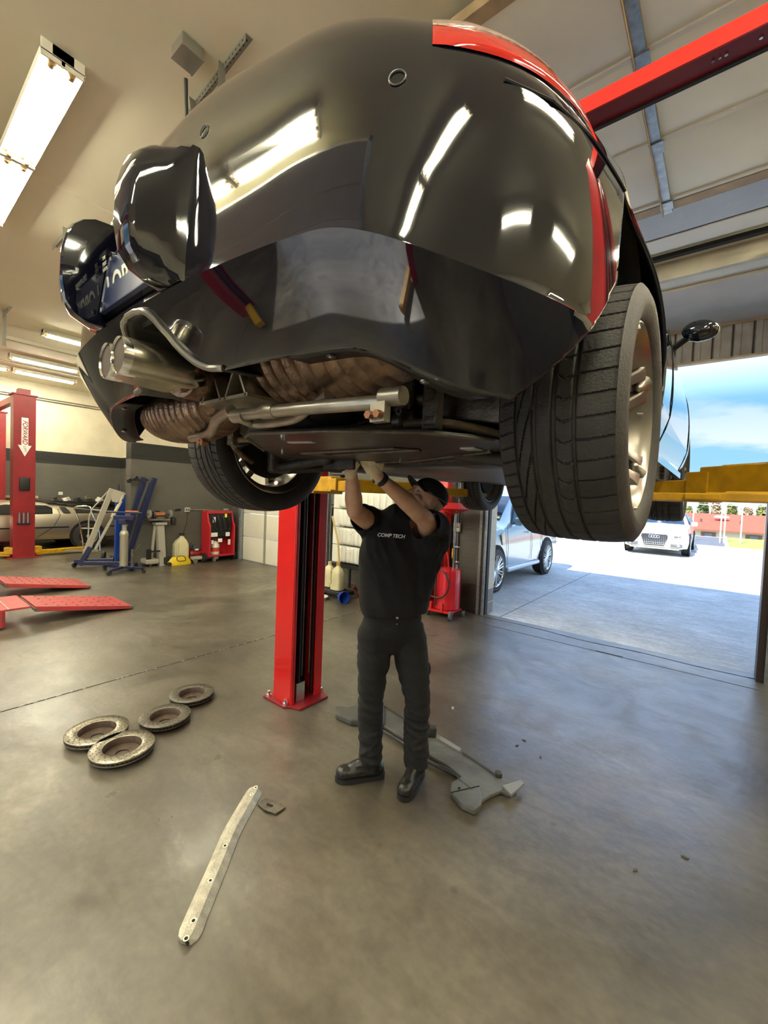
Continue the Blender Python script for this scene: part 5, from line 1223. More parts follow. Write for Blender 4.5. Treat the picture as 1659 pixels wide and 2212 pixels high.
# boots
for foot, toe in ((V3((aR.x, aR.y, 0)), V3((-.62, -.78, 0)).normalized()), (V3((aL.x, aL.y, 0)), V3((.22, -.97, 0)).normalized())):
    b = BM(); s2 = V3((toe.y, -toe.x, 0))
    capsule(b, [foot+V3((0, 0, .14)), foot+V3((0, 0, .06))-toe*.012], [.053, .050], 18)
    capsule(b, [foot-toe*.045+V3((0, 0, .052)), foot+toe*.06+V3((0, 0, .052)), foot+toe*.150+V3((0, 0, .045))], [.040, .046, .046], 20, (V3((0, 0, 1)), .86))
    capsule(b, [foot+toe*.02+V3((0, 0, .09)), foot+toe*.10+V3((0, 0, .066))], [.040, .034], 14)
    bt = blob('boot', b, boot_m, man, .0055, 4); cut_mesh(bt, (0, 0, .012), (0, 0, -1))
    b = BM(); o2 = [foot+toe*x+s2*y for x, y in ((-.088, 0), (-.075, .030), (-.03, .040), (.05, .044), (.12, .050), (.175, .036), (.198, 0), (.175, -.036), (.12, -.050), (.05, -.044), (-.03, -.040), (-.075, -.030))]
    lo_ = smooth_path([p for p in o2]+[o2[0]], 3)[:-1]; prism(b, [(p.x, p.y) for p in lo_], .002, .026); obj('sole', b, rubber_dark, bt)
# gloved hands: palm, four bent fingers and a thumb each
def hand(wr, dirv, palm_n, sgn, name='glove'):
    d = dirv.normalized(); n = palm_n.normalized(); n = (n-d*n.dot(d)).normalized(); s = d.cross(n)*sgn
    b = BM(); capsule(b, [wr-d*.02, wr+d*.03], [.031, .033], 14, (n, .75)); 
    capsule(b, [wr+d*.03-s*.020, wr+d*.078-s*.024], [.022, .021], 12, (n, .72)); capsule(b, [wr+d*.03+s*.018, wr+d*.078+s*.024], [.022, .020], 12, (n, .72)); capsule(b, [wr+d*.03, wr+d*.082], [.024, .022], 12, (n, .72))
    for k, (off, L, cu) in enumerate(((-.032, .070, .9), (-.011, .080, 1.0), (.011, .075, 1.1), (.031, .060, 1.2))):
        p = wr+d*.080+s*off; pts = [p-d*.012, p+d*L*.30+n*.004*cu, p+d*L*.52+n*L*.30*cu, p+d*L*.50+n*L*.62*cu]; capsule(b, pts, [.0105, .0098, .0092, .0080], 10, sub=3)
    p = wr+d*.020-s*.028; capsule(b, [p, p+d*.022-s*.022+n*.012, p+d*.046-s*.022+n*.034, p+d*.062-s*.012+n*.050], [.0135, .0120, .0108, .0092], 10, sub=3)
    return blob(name, b, glove_m, man, .0038, 3)
hand(wrL, V3((-.12, -.34, .55)), V3((-.55, .55, .30)), 1)
hand(wrR, V3((.25, -.05, .75)), V3((.2, -.85, .1)), 1)
b = BM(); d = (elL-wrL).normalized(); u_, v_, _ = frame(d); w0 = wrL+d*.035
vs = []
for t in (-.013, .013): vs.append([w0+d*t+(u_*math.cos(a)+v_*math.sin(a))*.0335 for a in np.linspace(0, 2*PI, 29)[:-1]])
rings(b, vs); 
wt = obj('watch_band', b, rubber_dark, man)
b = BM(); q = w0+CR*-.030+V3((.012, -.012, .0)); rbox(b, q, (.012, .034, .034), .005, frame(d)[0].to_track_quat('X', 'Z').to_matrix().to_4x4()); obj('watch_face', b, glass_dark, wt)
b = BM(); rbox(b, V3((wrL.x-.03, wrL.y-.10, 1.785)), (.03, .10, .03), .006, rotz(.5)); 

# ================================================================== THINGS ON THE FLOOR NEAR THE CAR
disc_steel = mat('drilled_disc_steel', (.34, .31, .25), rough=.34, metal=.85, noise=.35, nscale=40, rnoise=.1)
hat_m = mat('rusty_hat', (.085, .05, .032), rough=.7, noise=.5, nscale=20)
def rotor(x, y, r, label, seed, tilt=0., m=None):
    t = thing('brake_rotor', label, 'brake disc', (x, y, 0), 'used brake discs lying on the shop floor')
    rnd = random.Random(seed); z = .052; ri = r*.60; b = BM()
    lathe(b, [(ri, z-.004), (ri, z), (ri+.003, z+.0015), (r-.003, z+.0015), (r, z-.001), (r, z-.008), (r-.006, z-.009), (ri+.01, z-.009)], (x, y, 0), (0, 0, 1), 72, closed=False)
    lathe(b, [(ri, z-.019), (r-.006, z-.019), (r, z-.020), (r, z-.027), (r-.003, z-.029), (ri, z-.028)], (x, y, 0), (0, 0, 1), 72)
    ring = obj('friction_ring', b, m or disc_steel, t)
    b = BM()
    for k in range(46):
        a = 2*PI*k/46; bx(b, (x+(r-.022)*math.cos(a), y+(r-.022)*math.sin(a), z-.014), (.040, .0035, .011), rotz(a))
    obj('cooling_vane', b, dirty_steel, ring, smooth=False)
    b = BM()
    for k in range(22):
        for q, rr in enumerate((.68, .77, .86, .94)):
            a = 2*PI*k/22+q*.10; cyl(b, (x+r*rr*math.cos(a), y+r*rr*math.sin(a), z+.001), (x+r*rr*math.cos(a), y+r*rr*math.sin(a), z+.0022), .0032, n=8)
    obj('drill_holes', b, matte_black, ring)
    b = BM(); lathe(b, [(ri, z-.001), (ri-.003, z-.004), (ri-.008, .012), (ri-.02, .008), (.036, .008), (.034, .004), (.036, .0), (ri-.01, .0), (ri-.002, .006), (ri, z-.028)], (x, y, 0), (0, 0, 1), 48)
    for k in range(5): a = 2*PI*k/5+seed; cyl(b, (x+.06*math.cos(a), y+.06*math.sin(a), .007), (x+.06*math.cos(a), y+.06*math.sin(a), .0095), .008, n=10)
    obj('hat', b, hat_m, t)
    return t
dd = mat('dull_disc_steel', (.15, .135, .11), rough=.45, metal=.8, noise=.35, nscale=40)
rotor(-2.995, .925, .172, 'bright drilled brake disc furthest left of the four', 1)
rotor(-2.700, .965, .170, 'bright drilled brake disc nearest the camera, touching the leftmost one', 2)
rotor(-2.865, 1.285, .158, 'dull brake disc between the bright pair and the rearmost disc', 3, m=dd)
rotor(-3.045, 1.560, .155, 'dull brake disc nearest the red lift post, rearmost of the four', 4, m=dd)
# long bare metal brace
galv_w = mat('whitish_aluminium', (.52, .49, .40), rough=.5, metal=.45, noise=.35, nscale=7, bump=.35, bscale=40, stretch=(3, 3, 1))
t = thing('cross_brace', 'long bent flat aluminium brace with round bolt holes lying on the floor', 'metal brace', (-1.6, 1.0, 0))
CL = [on_floor(*p, .02) for p in ((402, 2030), (437, 1945), (471, 1866), (500, 1796), (528, 1745), (555, 1698))]
CLs = smooth_path(CL, 6); b = BM(); rs = []
n_ = len(CLs)
for i, p in enumerate(CLs):
    d = (CLs[min(i+1, n_-1)]-CLs[max(0, i-1)]).normalized(); s = V3((-d.y, d.x, 0)).normalized(); w = .040; 
    if i == 0: w = .016
    if i == n_-1: w = .010
    if i in (1, n_-2): w = .034
    q = V3((p.x, p.y, 0)); rs.append([q+s*w+V3((0, 0, .004)), q+s*w*.98+V3((0, 0, .018)), q+s*w*.45+V3((0, 0, .024)), q-s*w*.35+V3((0, 0, .024)), q-s*w*1.0+V3((0, 0, .004)), q-s*w+V3((0, 0, .0))])
rings(b, rs); br0 = obj('bar', b, galv_w, t, smooth=False)
for f_, h_ in ((.03, .007), (.12, .007), (.32, .0065), (.50, .0065), (.93, .004), (.975, .006)):
    p = CLs[int(f_*(n_-1))]; p = V3((p.x, p.y, .0245)); b = BM(); lathe(b, [(.0105, 0), (.0105, .0012), (h_, .0015), (h_, 0)], p, (0, 0, 1), 20)
    w_ = obj('washer_mark', b, mat('clean_metal', (.75, .73, .62), rough=.4), br0)
    b = BM(); cyl(b, p+V3((0, 0, -.003)), p+V3((0, 0, .0014)), h_*.8, n=14); obj('bolt_hole', b, matte_black, br0)
p = CLs[0]; b = BM(); bb(b, p.x-.010, p.x+.012, p.y-.002, p.y+.004, .008, .018); obj('end_slot', b, matte_black, br0, smooth=False)
o1, o2, o3, o4, o5, o6 = (on_floor(*q, .012) for q in ((556, 1735), (574, 1722), (603, 1733), (617, 1743), (596, 1757), (570, 1748)))
b = BM(); prism(b, [(q.x, q.y) for q in (o1, o2, o3, o4, o5, o6)], .004, .012); t = thing('small_bracket', 'small slotted steel bracket poking out beside the aluminium brace', 'bracket', (o3.x, o3.y, 0)); obj('plate', b, dirty_steel, t, smooth=False, bevel=.002)
b = BM(); c_ = on_floor(577, 1737, .012); d_ = on_floor(588, 1742, .012); tube(b, [c_, d_], .006, 10); obj('slot', b, matte_black, t)
# plastic splash shield panel behind the mechanic
grey_pl = mat('dusty_grey_plastic', (.105, .105, .10), rough=.5, noise=.4, nscale=7, col2=(.055, .055, .052), bump=.2, bscale=30)
t = thing('splash_shield', 'dusty grey plastic under panel lying behind the mechanic boots', 'car panel', (-1.1, 2.2, 0))
def foot(px): return [(q.x, q.y) for q in (on_floor(*p, .03) for p in px)]
main = foot([(826, 1520), (870, 1550), (940, 1588), (996, 1622), (1080, 1676), (1096, 1695), (1117, 1713), (1100, 1716), (1082, 1708), (1058, 1718), (1040, 1730), (1020, 1716), (1000, 1680), (970, 1655), (921, 1626), (872, 1595), (826, 1566), (800, 1550), (800, 1530)])
b = BM(); prism(b, main, .012, .032); obj('panel', b, grey_pl, t, smooth=False, bevel=.004)
b = BM(); prism(b, foot([(1000, 1678), (975, 1692), (973, 1712), (997, 1740), (1026, 1753), (1038, 1743), (1042, 1728), (1035, 1700)]), .006, .040); obj('end_flange', b, grey_pl, t, smooth=False, bevel=.008)
b = BM(); prism(b, foot([(781, 1512), (774, 1508), (768, 1528), (752, 1532), (726, 1530), (724, 1546), (758, 1561), (780, 1562), (800, 1566), (830, 1568), (830, 1520)]), .006, .05); obj('end_flange', b, grey_pl, t, smooth=False, bevel=.01)
def fp_(px, z): q = on_floor(*px, z); return q
b = BM(); tube(b, [fp_((826, 1578), .02), fp_((846, 1590), .02), fp_((870, 1605), .02), fp_((915, 1640), .02), fp_((945, 1655), .02), fp_((1000, 1680), .02)], .010, 8); tube(b, [fp_((945, 1650), .03), fp_((985, 1670), .05), fp_((990, 1682), .04), fp_((1020, 1705), .04)], .004, 6, 3)
tube(b, [fp_((828, 1524), .036), fp_((880, 1555), .036)], .006, 6); tube(b, [fp_((1000, 1626), .036), fp_((1078, 1678), .036)], .007, 6); obj('panel_rib', b, mat('dark_plastic_rib', (.035, .035, .034), rough=.5), t)
b = BM(); prism(b, foot([(940, 1586), (996, 1620), (993, 1627), (936, 1592)]), .03, .042); prism(b, foot([(1085, 1702), (1124, 1690), (1132, 1697), (1104, 1722)]), .03, .045); obj('pale_strip', b, mat('pale_plastic', (.20, .20, .195), rough=.5), t, smooth=False, bevel=.002)
q = fp_((932, 1590), .03); b = BM(); rbox(b, (q.x, q.y, .06), (.06, .05, .07), .006, rotz(.6)); q = fp_((1077, 1678), .03); rbox(b, (q.x, q.y, .045), (.035, .035, .03), .006, rotz(.6)); obj('rubber_block', b, grime, t, smooth=True)
b = BM(); q = fp_((992, 1703), .041); cyl(b, q, q+V3((0, 0, .003)), .008, n=12); tube(b, [fp_((975, 1712), .041), fp_((1035, 1698), .041)], .003, 6); obj('slot', b, matte_black, t)
# small litter
b = BM(); q = on_floor(978, 1531); bx(b, (q.x, q.y, .005), (.016, .022, .009), rotz(.5)); tag(obj('bolt_cap', b, white_plastic, smooth=False), 'tiny pale plastic cap on the bluish floor right of the mechanic', 'debris')
lm = mat('dry_leaf', (.10, .09, .06), rough=.9)
for k, (px, py, lb_) in enumerate(((1132, 1600, 'dark leaf scrap nearest the fallen grey panel'), (1117, 1611, 'small dark leaf scrap just left of another'), (1168, 1636, 'curled dark leaf scrap right of the grey panel'), (1480, 1853, 'dark bark scrap far right on the floor'), (1372, 1880, 'thin dark twig scrap on the right of the floor'))):
    q = on_floor(px, py); b = BM(); s = .014 if k < 3 else .016
    vs = [(-s, 0), (-s*.3, s*.45), (s*.6, s*.35), (s, -.1*s), (s*.2, -s*.4)]; prism(b, vs, 0.0005, .004, 0, Matrix.Translation((q.x, q.y, .0005)) @ rotz(k*1.1)); tag(obj('leaf_scrap', b, lm, smooth=False), lb_, 'leaf', 'leaf scraps on the floor')
# ================================================================== SHOP EQUIPMENT
def caster(b, x, y, r=.035, w=.022, a=0.):
    d = Vector((math.cos(a), math.sin(a), 0)); cyl(b, Vector((x, y, r))-d*w/2, Vector((x, y, r))+d*w/2, r, n=16)
# oil drainer
ox, oy = -2.86, 5.02
t = thing('oil_drainer', 'red wheeled waste oil drainer with funnel bowl and coiled hose beside the bay jamb', 'oil drainer', (ox, oy, 0))
b = BM(); lathe(b, [(.0, .10), (.165, .10), (.178, .115), (.178, .62), (.17, .645), (.10, .66), (0, .665)], (ox, oy, 0), (0, 0, 1), 40)
obj('tank', b, mat('glossy_red', (.60, .010, .022), rough=.25, coat=.5), t)
b = BM(); bx(b, (ox-.02, oy-.18, .09), (.42, .03, .03), rotz(.1)); bb(b, ox-.15, ox-.12, oy-.2, oy-.15, .08, .2); bb(b, ox+.02, ox+.05, oy-.2, oy-.15, .08, .2); bb(b, ox-.16, ox+.16, oy-.14, oy+.14, .08, .10)
tube(b, [(ox-.17, oy-.15, .45), (ox-.17, oy-.17, .70), (ox-.19, oy-.19, .90), (ox-.14, oy-.20, .93), (ox+.03, oy-.19, .92), (ox+.08, oy-.18, .86), (ox+.10, oy-.16, .66), (ox+.10, oy-.15, .45)], .011, 8, 3); obj('frame_handle', b, red_paint, t)
for dx, dy, a in ((.17, -.19, .25), (-.19, -.16, .25), (.2, .12, .25), (-.15, .15, .25)):
    b = BM(); caster(b, ox+dx, oy+dy, .06 if dy < 0 else .04, .03, a); wh = obj('wheel', b, mat('grey_wheel', (.10, .105, .12), rough=.6), t)
    b = BM(); d = Vector((math.cos(a), math.sin(a), 0)); c_ = Vector((ox+dx, oy+dy, .06 if dy < 0 else .04)); cyl(b, c_-d*.018, c_+d*.018, .03 if dy < 0 else .015, n=14); cyl(b, c_-d*.02, c_+d*.02, .012, n=8, mi=1); obj('wheel_hub', b, [steel, matte_black], wh)
b = BM(); cyl(b, (ox+.06, oy+.03, .64), (ox+.06, oy+.03, 1.05), .012, n=10); cyl(b, (ox+.06, oy+.03, 1.0), (ox+.06, oy+.03, 1.40), .019, n=12); cyl(b, (ox+.06, oy+.03, .95), (ox+.12, oy+.03, .95), .008, n=8); ell(b, (ox+.13, oy+.03, .95), (.014, .014, .014)); obj('funnel_pole', b, galv, t)
b = BM(); lathe(b, [(.0, 1.39), (.05, 1.40), (.205, 1.455), (.225, 1.47), (.225, 1.545), (.213, 1.545), (.208, 1.475), (.0, 1.42)], (ox+.035, oy+.02, 0), (0, 0, 1), 8)
obj('funnel_bowl', b, red_paint, t, smooth=False)
b = BM(); tube(b, [(ox-.05+.19*math.cos(a), oy-.21-.01*math.sin(a*2), .47+.20*math.sin(a)) for a in np.linspace(2.5, 2.5+5.9, 40)], .011, 8); tube(b, [(ox-.06, oy-.20, .16), (ox-.06, oy-.205, .66)], .012, 8); obj('hose', b, mat('brown_black_hose', (.035, .022, .016), rough=.5), t)
b = BM(); cyl(b, (ox-.21, oy-.21, .59), (ox-.15, oy-.21, .62), .013, n=8); cyl(b, (ox+.13, oy, .66), (ox+.13, oy, .72), .014, n=8); ell(b, (ox+.13, oy, .75), (.03, .02, .02)); obj('valve', b, steel, t)
b = BM(); bb(b, ox+.055, ox+.07, oy-.02, oy, .8, .93); obj('yellow_tag', b, yellow_paint, t, smooth=False)
# red cabinet with tall tower behind the drainer
t = thing('tool_cabinet', 'deep red upright machine cabinet with a tall red tower behind the mechanic', 'machine cabinet', (-3.26, 5.18, 0))
b = BM(); rbox(b, (-3.24, 5.15, .42), (.30, .44, .70), .02); prism(b, [(4.93, .7), (5.37, .7), (5.37, .92)], -3.39, -3.09, 0, Matrix(((0, 0, 1, 0), (1, 0, 0, 0), (0, 1, 0, 0), (0, 0, 0, 1)))); obj('cabinet', b, red_dark, t, bevel=0)
b = BM(); rbox(b, (-3.16, 5.33, 1.12), (.20, .14, 1.5), .012); obj('tower', b, red_paint, t)
b = BM(); bb(b, -3.5, -3.0, 5.1, 5.3, 1.40, 1.45); obj('tower_arm', b, red_paint, t, smooth=False)
b = BM(); rbox(b, (-3.24, 4.95, .12), (.28, .04, .05), .01); 
for x in (-3.36, -3.12): caster(b, x, 5.0, .045, .03, 0)
obj('caster', b, rubber_dark, t)
b = BM(); cyl(b, (-2.98, 5.46, .2), (-2.98, 5.46, 3.9), .012, n=8); cyl(b, (-2.94, 5.46, 1.1), (-2.94, 5.46, 3.9), .006, n=6); tag(obj('conduit', b, steel), 'steel conduit rising on the wall behind the red funnel bowl', 'conduit')
t = thing('wall_outlet', 'square beige twin outlet on the conduit behind the oil drainer', 'outlet', (-2.99, 5.46, 1.14))
b = BM(); rbox(b, (-2.99, 5.45, 1.19), (.11, .05, .13), .008); obj('box', b, mat('beige_box', (.45, .42, .32), rough=.5), t)
b = BM(); bb(b, -2.994, -2.986, 5.42, 5.424, 1.13, 1.25); bb(b, -3.04, -2.94, 5.42, 5.424, 1.186, 1.194); obj('cover_line', b, matte_black, t, smooth=False)
# used fluid tanks on a stand
def fluid_tank(z, x0, x1, label):
    t = thing('fluid_tank', label, 'plastic tank', ((x0+x1)/2, 5.0, z), 'stacked white plastic tanks')
    b = BM(); h = .282; n = 9; w = (x1-x0-.16)/n
    rbox(b, ((x0+x1)/2+.06, 5.05, z+h/2), (x1-x0-.12, .50, h-.012), .05, seg=4)
    obj('tank_body', b, white_plastic, t)
    b = BM()
    for k in range(n): rbox(b, (x0+.20+w*(k+.5), 4.82, z+h/2), (w*.62, .07, h*.86), .025)
    obj('tank_rib', b, mat('white_plastic_rib', (.74, .74, .67), rough=.4), t)
    b = BM(); bb(b, x0, x0+.18, 4.84, 4.86, z, z+h); lathe(b, [(.03, 0), (.045, -.01), (.055, 0), (.075, -.012), (.08, 0)], (x0+.09, 4.84, z+h*.5), (0, -1, 0), 20); obj('tank_flange', b, cream_plastic if False else white_plastic, t)
    b = BM(); bx(b, (x0+.42, 4.778, z+h*.78), (.11, .002, .045)); lb = obj('tank_label', b, mat('paper_white', (.85, .85, .82), rough=.6), t, smooth=False)
    b = BM()
    for k in range(4): bx(b, (x0+.385+.02*k, 4.776, z+h*.78), (.012, .001, .012)); 
    obj('label_print', b, mat('print_grey', (.25, .25, .25), rough=.6), lb, smooth=False)
Z0 = .50
for k, nm in enumerate(('lowest white plastic tank of the stack behind the mechanic', 'second white plastic tank from the bottom of the stack', 'third white plastic tank from the bottom of the stack', 'topmost wide white plastic tank of the stack')):
    fluid_tank(Z0+k*.292, -4.94, -4.02 if k < 3 else -3.70, nm)
TS = thing('tank_stand', 'black steel stand under the stack of white plastic tanks', 'stand', (-4.7, 5.0, 0))
b = BM(); bb(b, -5.25, -3.95, 4.76, 5.3, .44, .495); obj('shelf', b, black_plastic, TS, smooth=False)
for x, y in ((-5.2, 4.8), (-4.32, 4.78), (-4.0, 5.25), (-5.2, 5.25)):
    b = BM(); bb(b, x-.02, x+.02, y-.02, y+.02, 0, .44); obj('leg', b, mat('grey_black_steel', (.05, .05, .05), rough=.5), TS, smooth=False)
TS.location.x += .28
# hanging dark body panel with a white sheen
t = thing('hanging_panel', 'glossy black panel standing upright left of the white tanks', 'panel', (-5.5, 5.2, .35))
b = BM(); rs = []
for z, w_ in ((.42, .20), (.5, .22), (.9, .225), (1.3, .215), (1.36, .2)):
    rs.append([(-5.44+w_*math.sin(a), 5.28-.10*math.cos(a), z) for a in np.linspace(-1.5, 1.5, 14)]+[(-5.44+w_, 5.33, z), (-5.44-w_, 5.33, z)])
rings(b, rs); obj('panel', b, mat('gloss_black_trim', (.012, .014, .02), rough=.18), t)
b = BM(); bb(b, -5.262, -5.25, 5.14, 5.2, .42, 1.7); obj('edge_strip', b, white_plastic, t, smooth=False)
t.location.x += .22
t = thing('wall_rack', 'small rack with white and black bottles on the wall above the black panel', 'rack', (-5.45, 5.3, 1.4))
b = BM(); bb(b, -5.62, -5.26, 5.22, 5.45, 1.40, 1.42); bb(b, -5.62, -5.26, 5.43, 5.45, 1.4, 1.95); bb(b, -5.62, -5.26, 5.22, 5.45, 1.93, 1.95); obj('rack_frame', b, matte_black, t, smooth=False)
t.location.x += .22
for k, (x, m_) in enumerate(((-5.33, black_plastic), (-5.20, white_plastic), (-5.11, black_plastic))):
    b = BM(); lathe(b, [(0, 1.42), (.035, 1.42), (.035, 1.58), (.012, 1.64), (.012, 1.68), (0, 1.68)], (x, 5.32, 0), (0, 0, 1), 14)
    tag(obj('bottle', b, m_), ('black bottle at the left end of the small wall rack', 'white spray bottle in the middle of the small wall rack', 'black bottle at the right end of the small wall rack')[k], 'bottle')
b = BM(); rbox(b, (-5.18, 5.38, 1.80), (.10, .05, .22), .01); tag(obj('work_light', b, white_plastic), 'white boxy item hanging in the upper part of the wall rack', 'box')
# drain hose
b = BM(); tube(b, [(-4.86, 4.74, 1.24), (-4.76, 4.70, 1.08), (-4.64, 4.66, .86), (-4.58, 4.63, .66), (-4.53, 4.60, .54)], .016, 8, 5); tag(obj('drain_hose', b, mat('amber_hose', (.45, .33, .13), rough=.4)), 'amber hose hanging from the white tanks into a jug', 'hose')
def jug(x, y, z, s, label, m, capm, cat='jug', rot=0., handle=True):
    t = thing('jug', label, cat, (x, y, z))
    b = BM(); w, d, h = .15*s, .11*s, .27*s; rs = []
    for zz, k in ((0, .90), (.015, 1), (.55, 1), (.72, .96), (.86, .72), (.95, .40), (1.0, .28), (1.06, .27)):
        ring = []
        for a in np.linspace(0, 2*PI, 25)[:-1]:
            c_, s_ = math.cos(a), math.sin(a); e = .5
            px = abs(c_)**e*math.copysign(1, c_)*w/2*k+(-.0 if zz < .8 else w*.10*(zz-.8)*3); py = abs(s_)**e*math.copysign(1, s_)*d/2*k
            ring.append((x+px*math.cos(rot)-py*math.sin(rot), y+px*math.sin(rot)+py*math.cos(rot), z+zz*h))
        rs.append(ring)
    rings(b, rs); bd = obj('body', b, m, t)
    b = BM(); cx_, cy_ = x+w*.06*math.cos(rot), y+w*.06*math.sin(rot); cyl(b, (cx_, cy_, z+h*1.05), (cx_, cy_, z+h*1.14), .024*s, n=14); obj('cap', b, capm, t)
    if handle:
        b = BM(); q = lambda u, zz: (x+u*math.cos(rot)-(d/2+.004)*math.sin(rot)*-1, y+u*math.sin(rot)-(d/2+.006)*math.cos(rot), z+zz*h)
        tube(b, [q(-w*.32, .80), q(-w*.36, .66), q(-w*.34, .40), q(-w*.28, .30)], .012*s, 8, 4); obj('handle', b, m, bd)
jug(-4.79, 4.64, .135, 1.28, 'cream jug nearer the red post of the two on the black tray', cream_plastic, cream_plastic)
jug(-4.54, 4.58, .13, 1.36, 'cream jug catching the amber hose on the black tray', cream_plastic, yellow_paint)
b = BM(); rbox(b, (-4.64, 4.61, .095), (.64, .26, .06), .015); bb(b, -4.9, -4.85, 4.56, 4.66, 0, .08); bb(b, -4.42, -4.37, 4.56, 4.66, 0, .08); tag(obj('drip_tray', b, black_plastic), 'low black tray holding two cream jugs', 'tray')
b = BM(); lathe(b, [(.0, 0), (.12, 0), (.14, .05), (.12, .055), (0, .02)], (-4.66, 4.32, 0), (0, 0, 1), 24); tag(obj('drain_pan', b, white_plastic), 'white pan on the floor in front of the jugs', 'pan')
t = thing('funnel', 'bright blue plastic funnel lying on the floor by the tank stand', 'funnel', (-4.28, 4.48, 0))
b = BM(); lathe(b, [(.085, .0), (.09, .0), (.088, -.05), (.022, -.13), (.012, -.22), (.008, -.22), (.018, -.12), (.083, -.045)], (-4.22, 4.42, .088), (.85, -.25, .05), 28, closed=True); obj('cone', b, blue_bright, t)
BJ = thing('bottle_jack', 'small dark red jack under the tank stand', 'jack', (-4.55, 4.95, 0))
b = BM(); rbox(b, (-4.55, 4.95, .05), (.2, .12, .08), .02); cyl(b, (-4.5, 4.95, .08), (-4.5, 4.95, .24), .035, n=14); cyl(b, (-4.62, 4.95, .06), (-4.62, 4.80, .16), .02, n=10); obj('body', b, red_dark, BJ); BJ.location.x += .22

# transmission jack: silver cylinder on a blue spider base
jx, jy = -8.62, 3.05
t = thing('transmission_jack', 'silver cylinder jack on a low blue four wheeled base, nearest of the jacks', 'jack', (jx, jy, 0))
b = BM()
for a in (.5, 2.3, 3.6, 5.4): bx(b, (jx+.20*math.cos(a), jy+.20*math.sin(a), .085), (.44, .075, .045), rotz(a))
obj('base', b, blue_paint, t, smooth=False, bevel=.008)
for a in (.5, 2.3, 3.6, 5.4):
    b = BM(); caster(b, jx+.42*math.cos(a), jy+.42*math.sin(a), .045, .03, a+1.2); obj('caster', b, mat('caster_black', (.03, .03, .03), rough=.4), t)
b = BM(); lathe(b, [(.0, .09), (.07, .09), (.07, .66), (.075, .67), (.075, .71), (.06, .75), (.04, .77), (.036, .84), (.042, .85), (.03, .90), (0, .90)], (jx, jy, 0), (0, 0, 1), 28); obj('cylinder', b, mat('silver_grey_paint', (.42, .40, .32), rough=.35, metal=.5), t)
b = BM(); bx(b, (jx, jy, 1.0), (.34, .12, .08), rotz(.8)); bx(b, (jx, jy, .93), (.12, .2, .09), rotz(.8)); bx(b, (jx, jy, 1.10), (.62, .05, .03), rotz(.8)); obj('saddle', b, blue_paint, t, smooth=False, bevel=.008)
b = BM(); bx(b, (jx+.08, jy+.1, 1.125), (.22, .04, .025), rotz(.8)); obj('saddle_pad', b, mat('orange_worn', (.45, .14, .06), rough=.6), t, smooth=False)
b = BM(); cyl(b, (jx+.13, jy+.10, .10), (jx+.13, jy+.10, .42), .028, n=12); cyl(b, (jx+.13, jy+.10, .3), (jx+.22, jy+.22, .55), .010, n=8); obj('pump', b, dirty_steel, t)
# folded grey engine crane with blue legs
t = thing('engine_crane', 'folded pale grey engine crane leaning up behind the silver jack', 'engine crane', (-9.55, 3.3, 0))
gc = mat('pale_grey_paint', (.36, .34, .28), rough=.4)
b = BM()
def bar(b, p, q, w=.06, d=.05):
    p, q = Vector(p), Vector(q); u, v, dd = frame(q-p); R = Matrix(((u.x, v.x, dd.x, 0), (u.y, v.y, dd.y, 0), (u.z, v.z, dd.z, 0), (0, 0, 0, 1))); bx(b, (p+q)/2, (w, d, (q-p).length), R)
bar(b, (-9.72, 3.08, .25), (-9.58, 3.46, 1.52), .09, .06); bar(b, (-9.66, 3.22, .35), (-9.50, 3.60, 1.30), .05, .05); obj('mast', b, gc, t, smooth=False, bevel=.006)
b = BM(); prism(b, [(-.02, -.02), (.24, -.10), (.22, -.22), (.10, -.30), (.02, -.28)], -.02, .02, 0, Matrix(((.2, 0, 1, -9.58), (.95, 0, 0, 3.44), (0, 1, 0, 1.56), (0, 0, 0, 1)))); obj('head_plate', b, gc, t, smooth=False)
b = BM(); tube(b, [(-9.65, 3.45, 1.52), (-9.72, 3.17, 1.12), (-9.74, 3.13, .95), (-9.72, 3.12, .55), (-9.74, 3.05, .28)], .012, 8); tube(b, [(-9.72, 3.17, 1.12), (-9.62, 3.35, 1.10)], .010, 8); obj('brace_rod', b, gc, t)
b = BM(); cyl(b, (-9.55, 3.46, .98), (-9.5, 3.56, 1.22), .03, n=12); cyl(b, (-9.5, 3.56, 1.22), (-9.47, 3.62, 1.42), .014, n=10); obj('ram', b, cream_plastic, t)
b = BM(); bar(b, (-9.9, 2.95, .12), (-9.6, 3.52, .12), .10, .08); bar(b, (-9.75, 3.0, .06), (-9.68, 3.15, .40), .09, .09); bar(b, (-9.5, 3.0, .13), (-8.95, 3.6, .13), .08, .07); obj('base', b, blue_paint, t, smooth=False, bevel=.008)
for x, y in ((-9.9, 2.95), (-8.93, 3.62), (-9.58, 3.5)):
    b = BM(); caster(b, x, y, .05, .035, .6); obj('caster', b, mat('caster_black', (.03,)*3), t)
t.location += Vector((.34, -.42, 0))
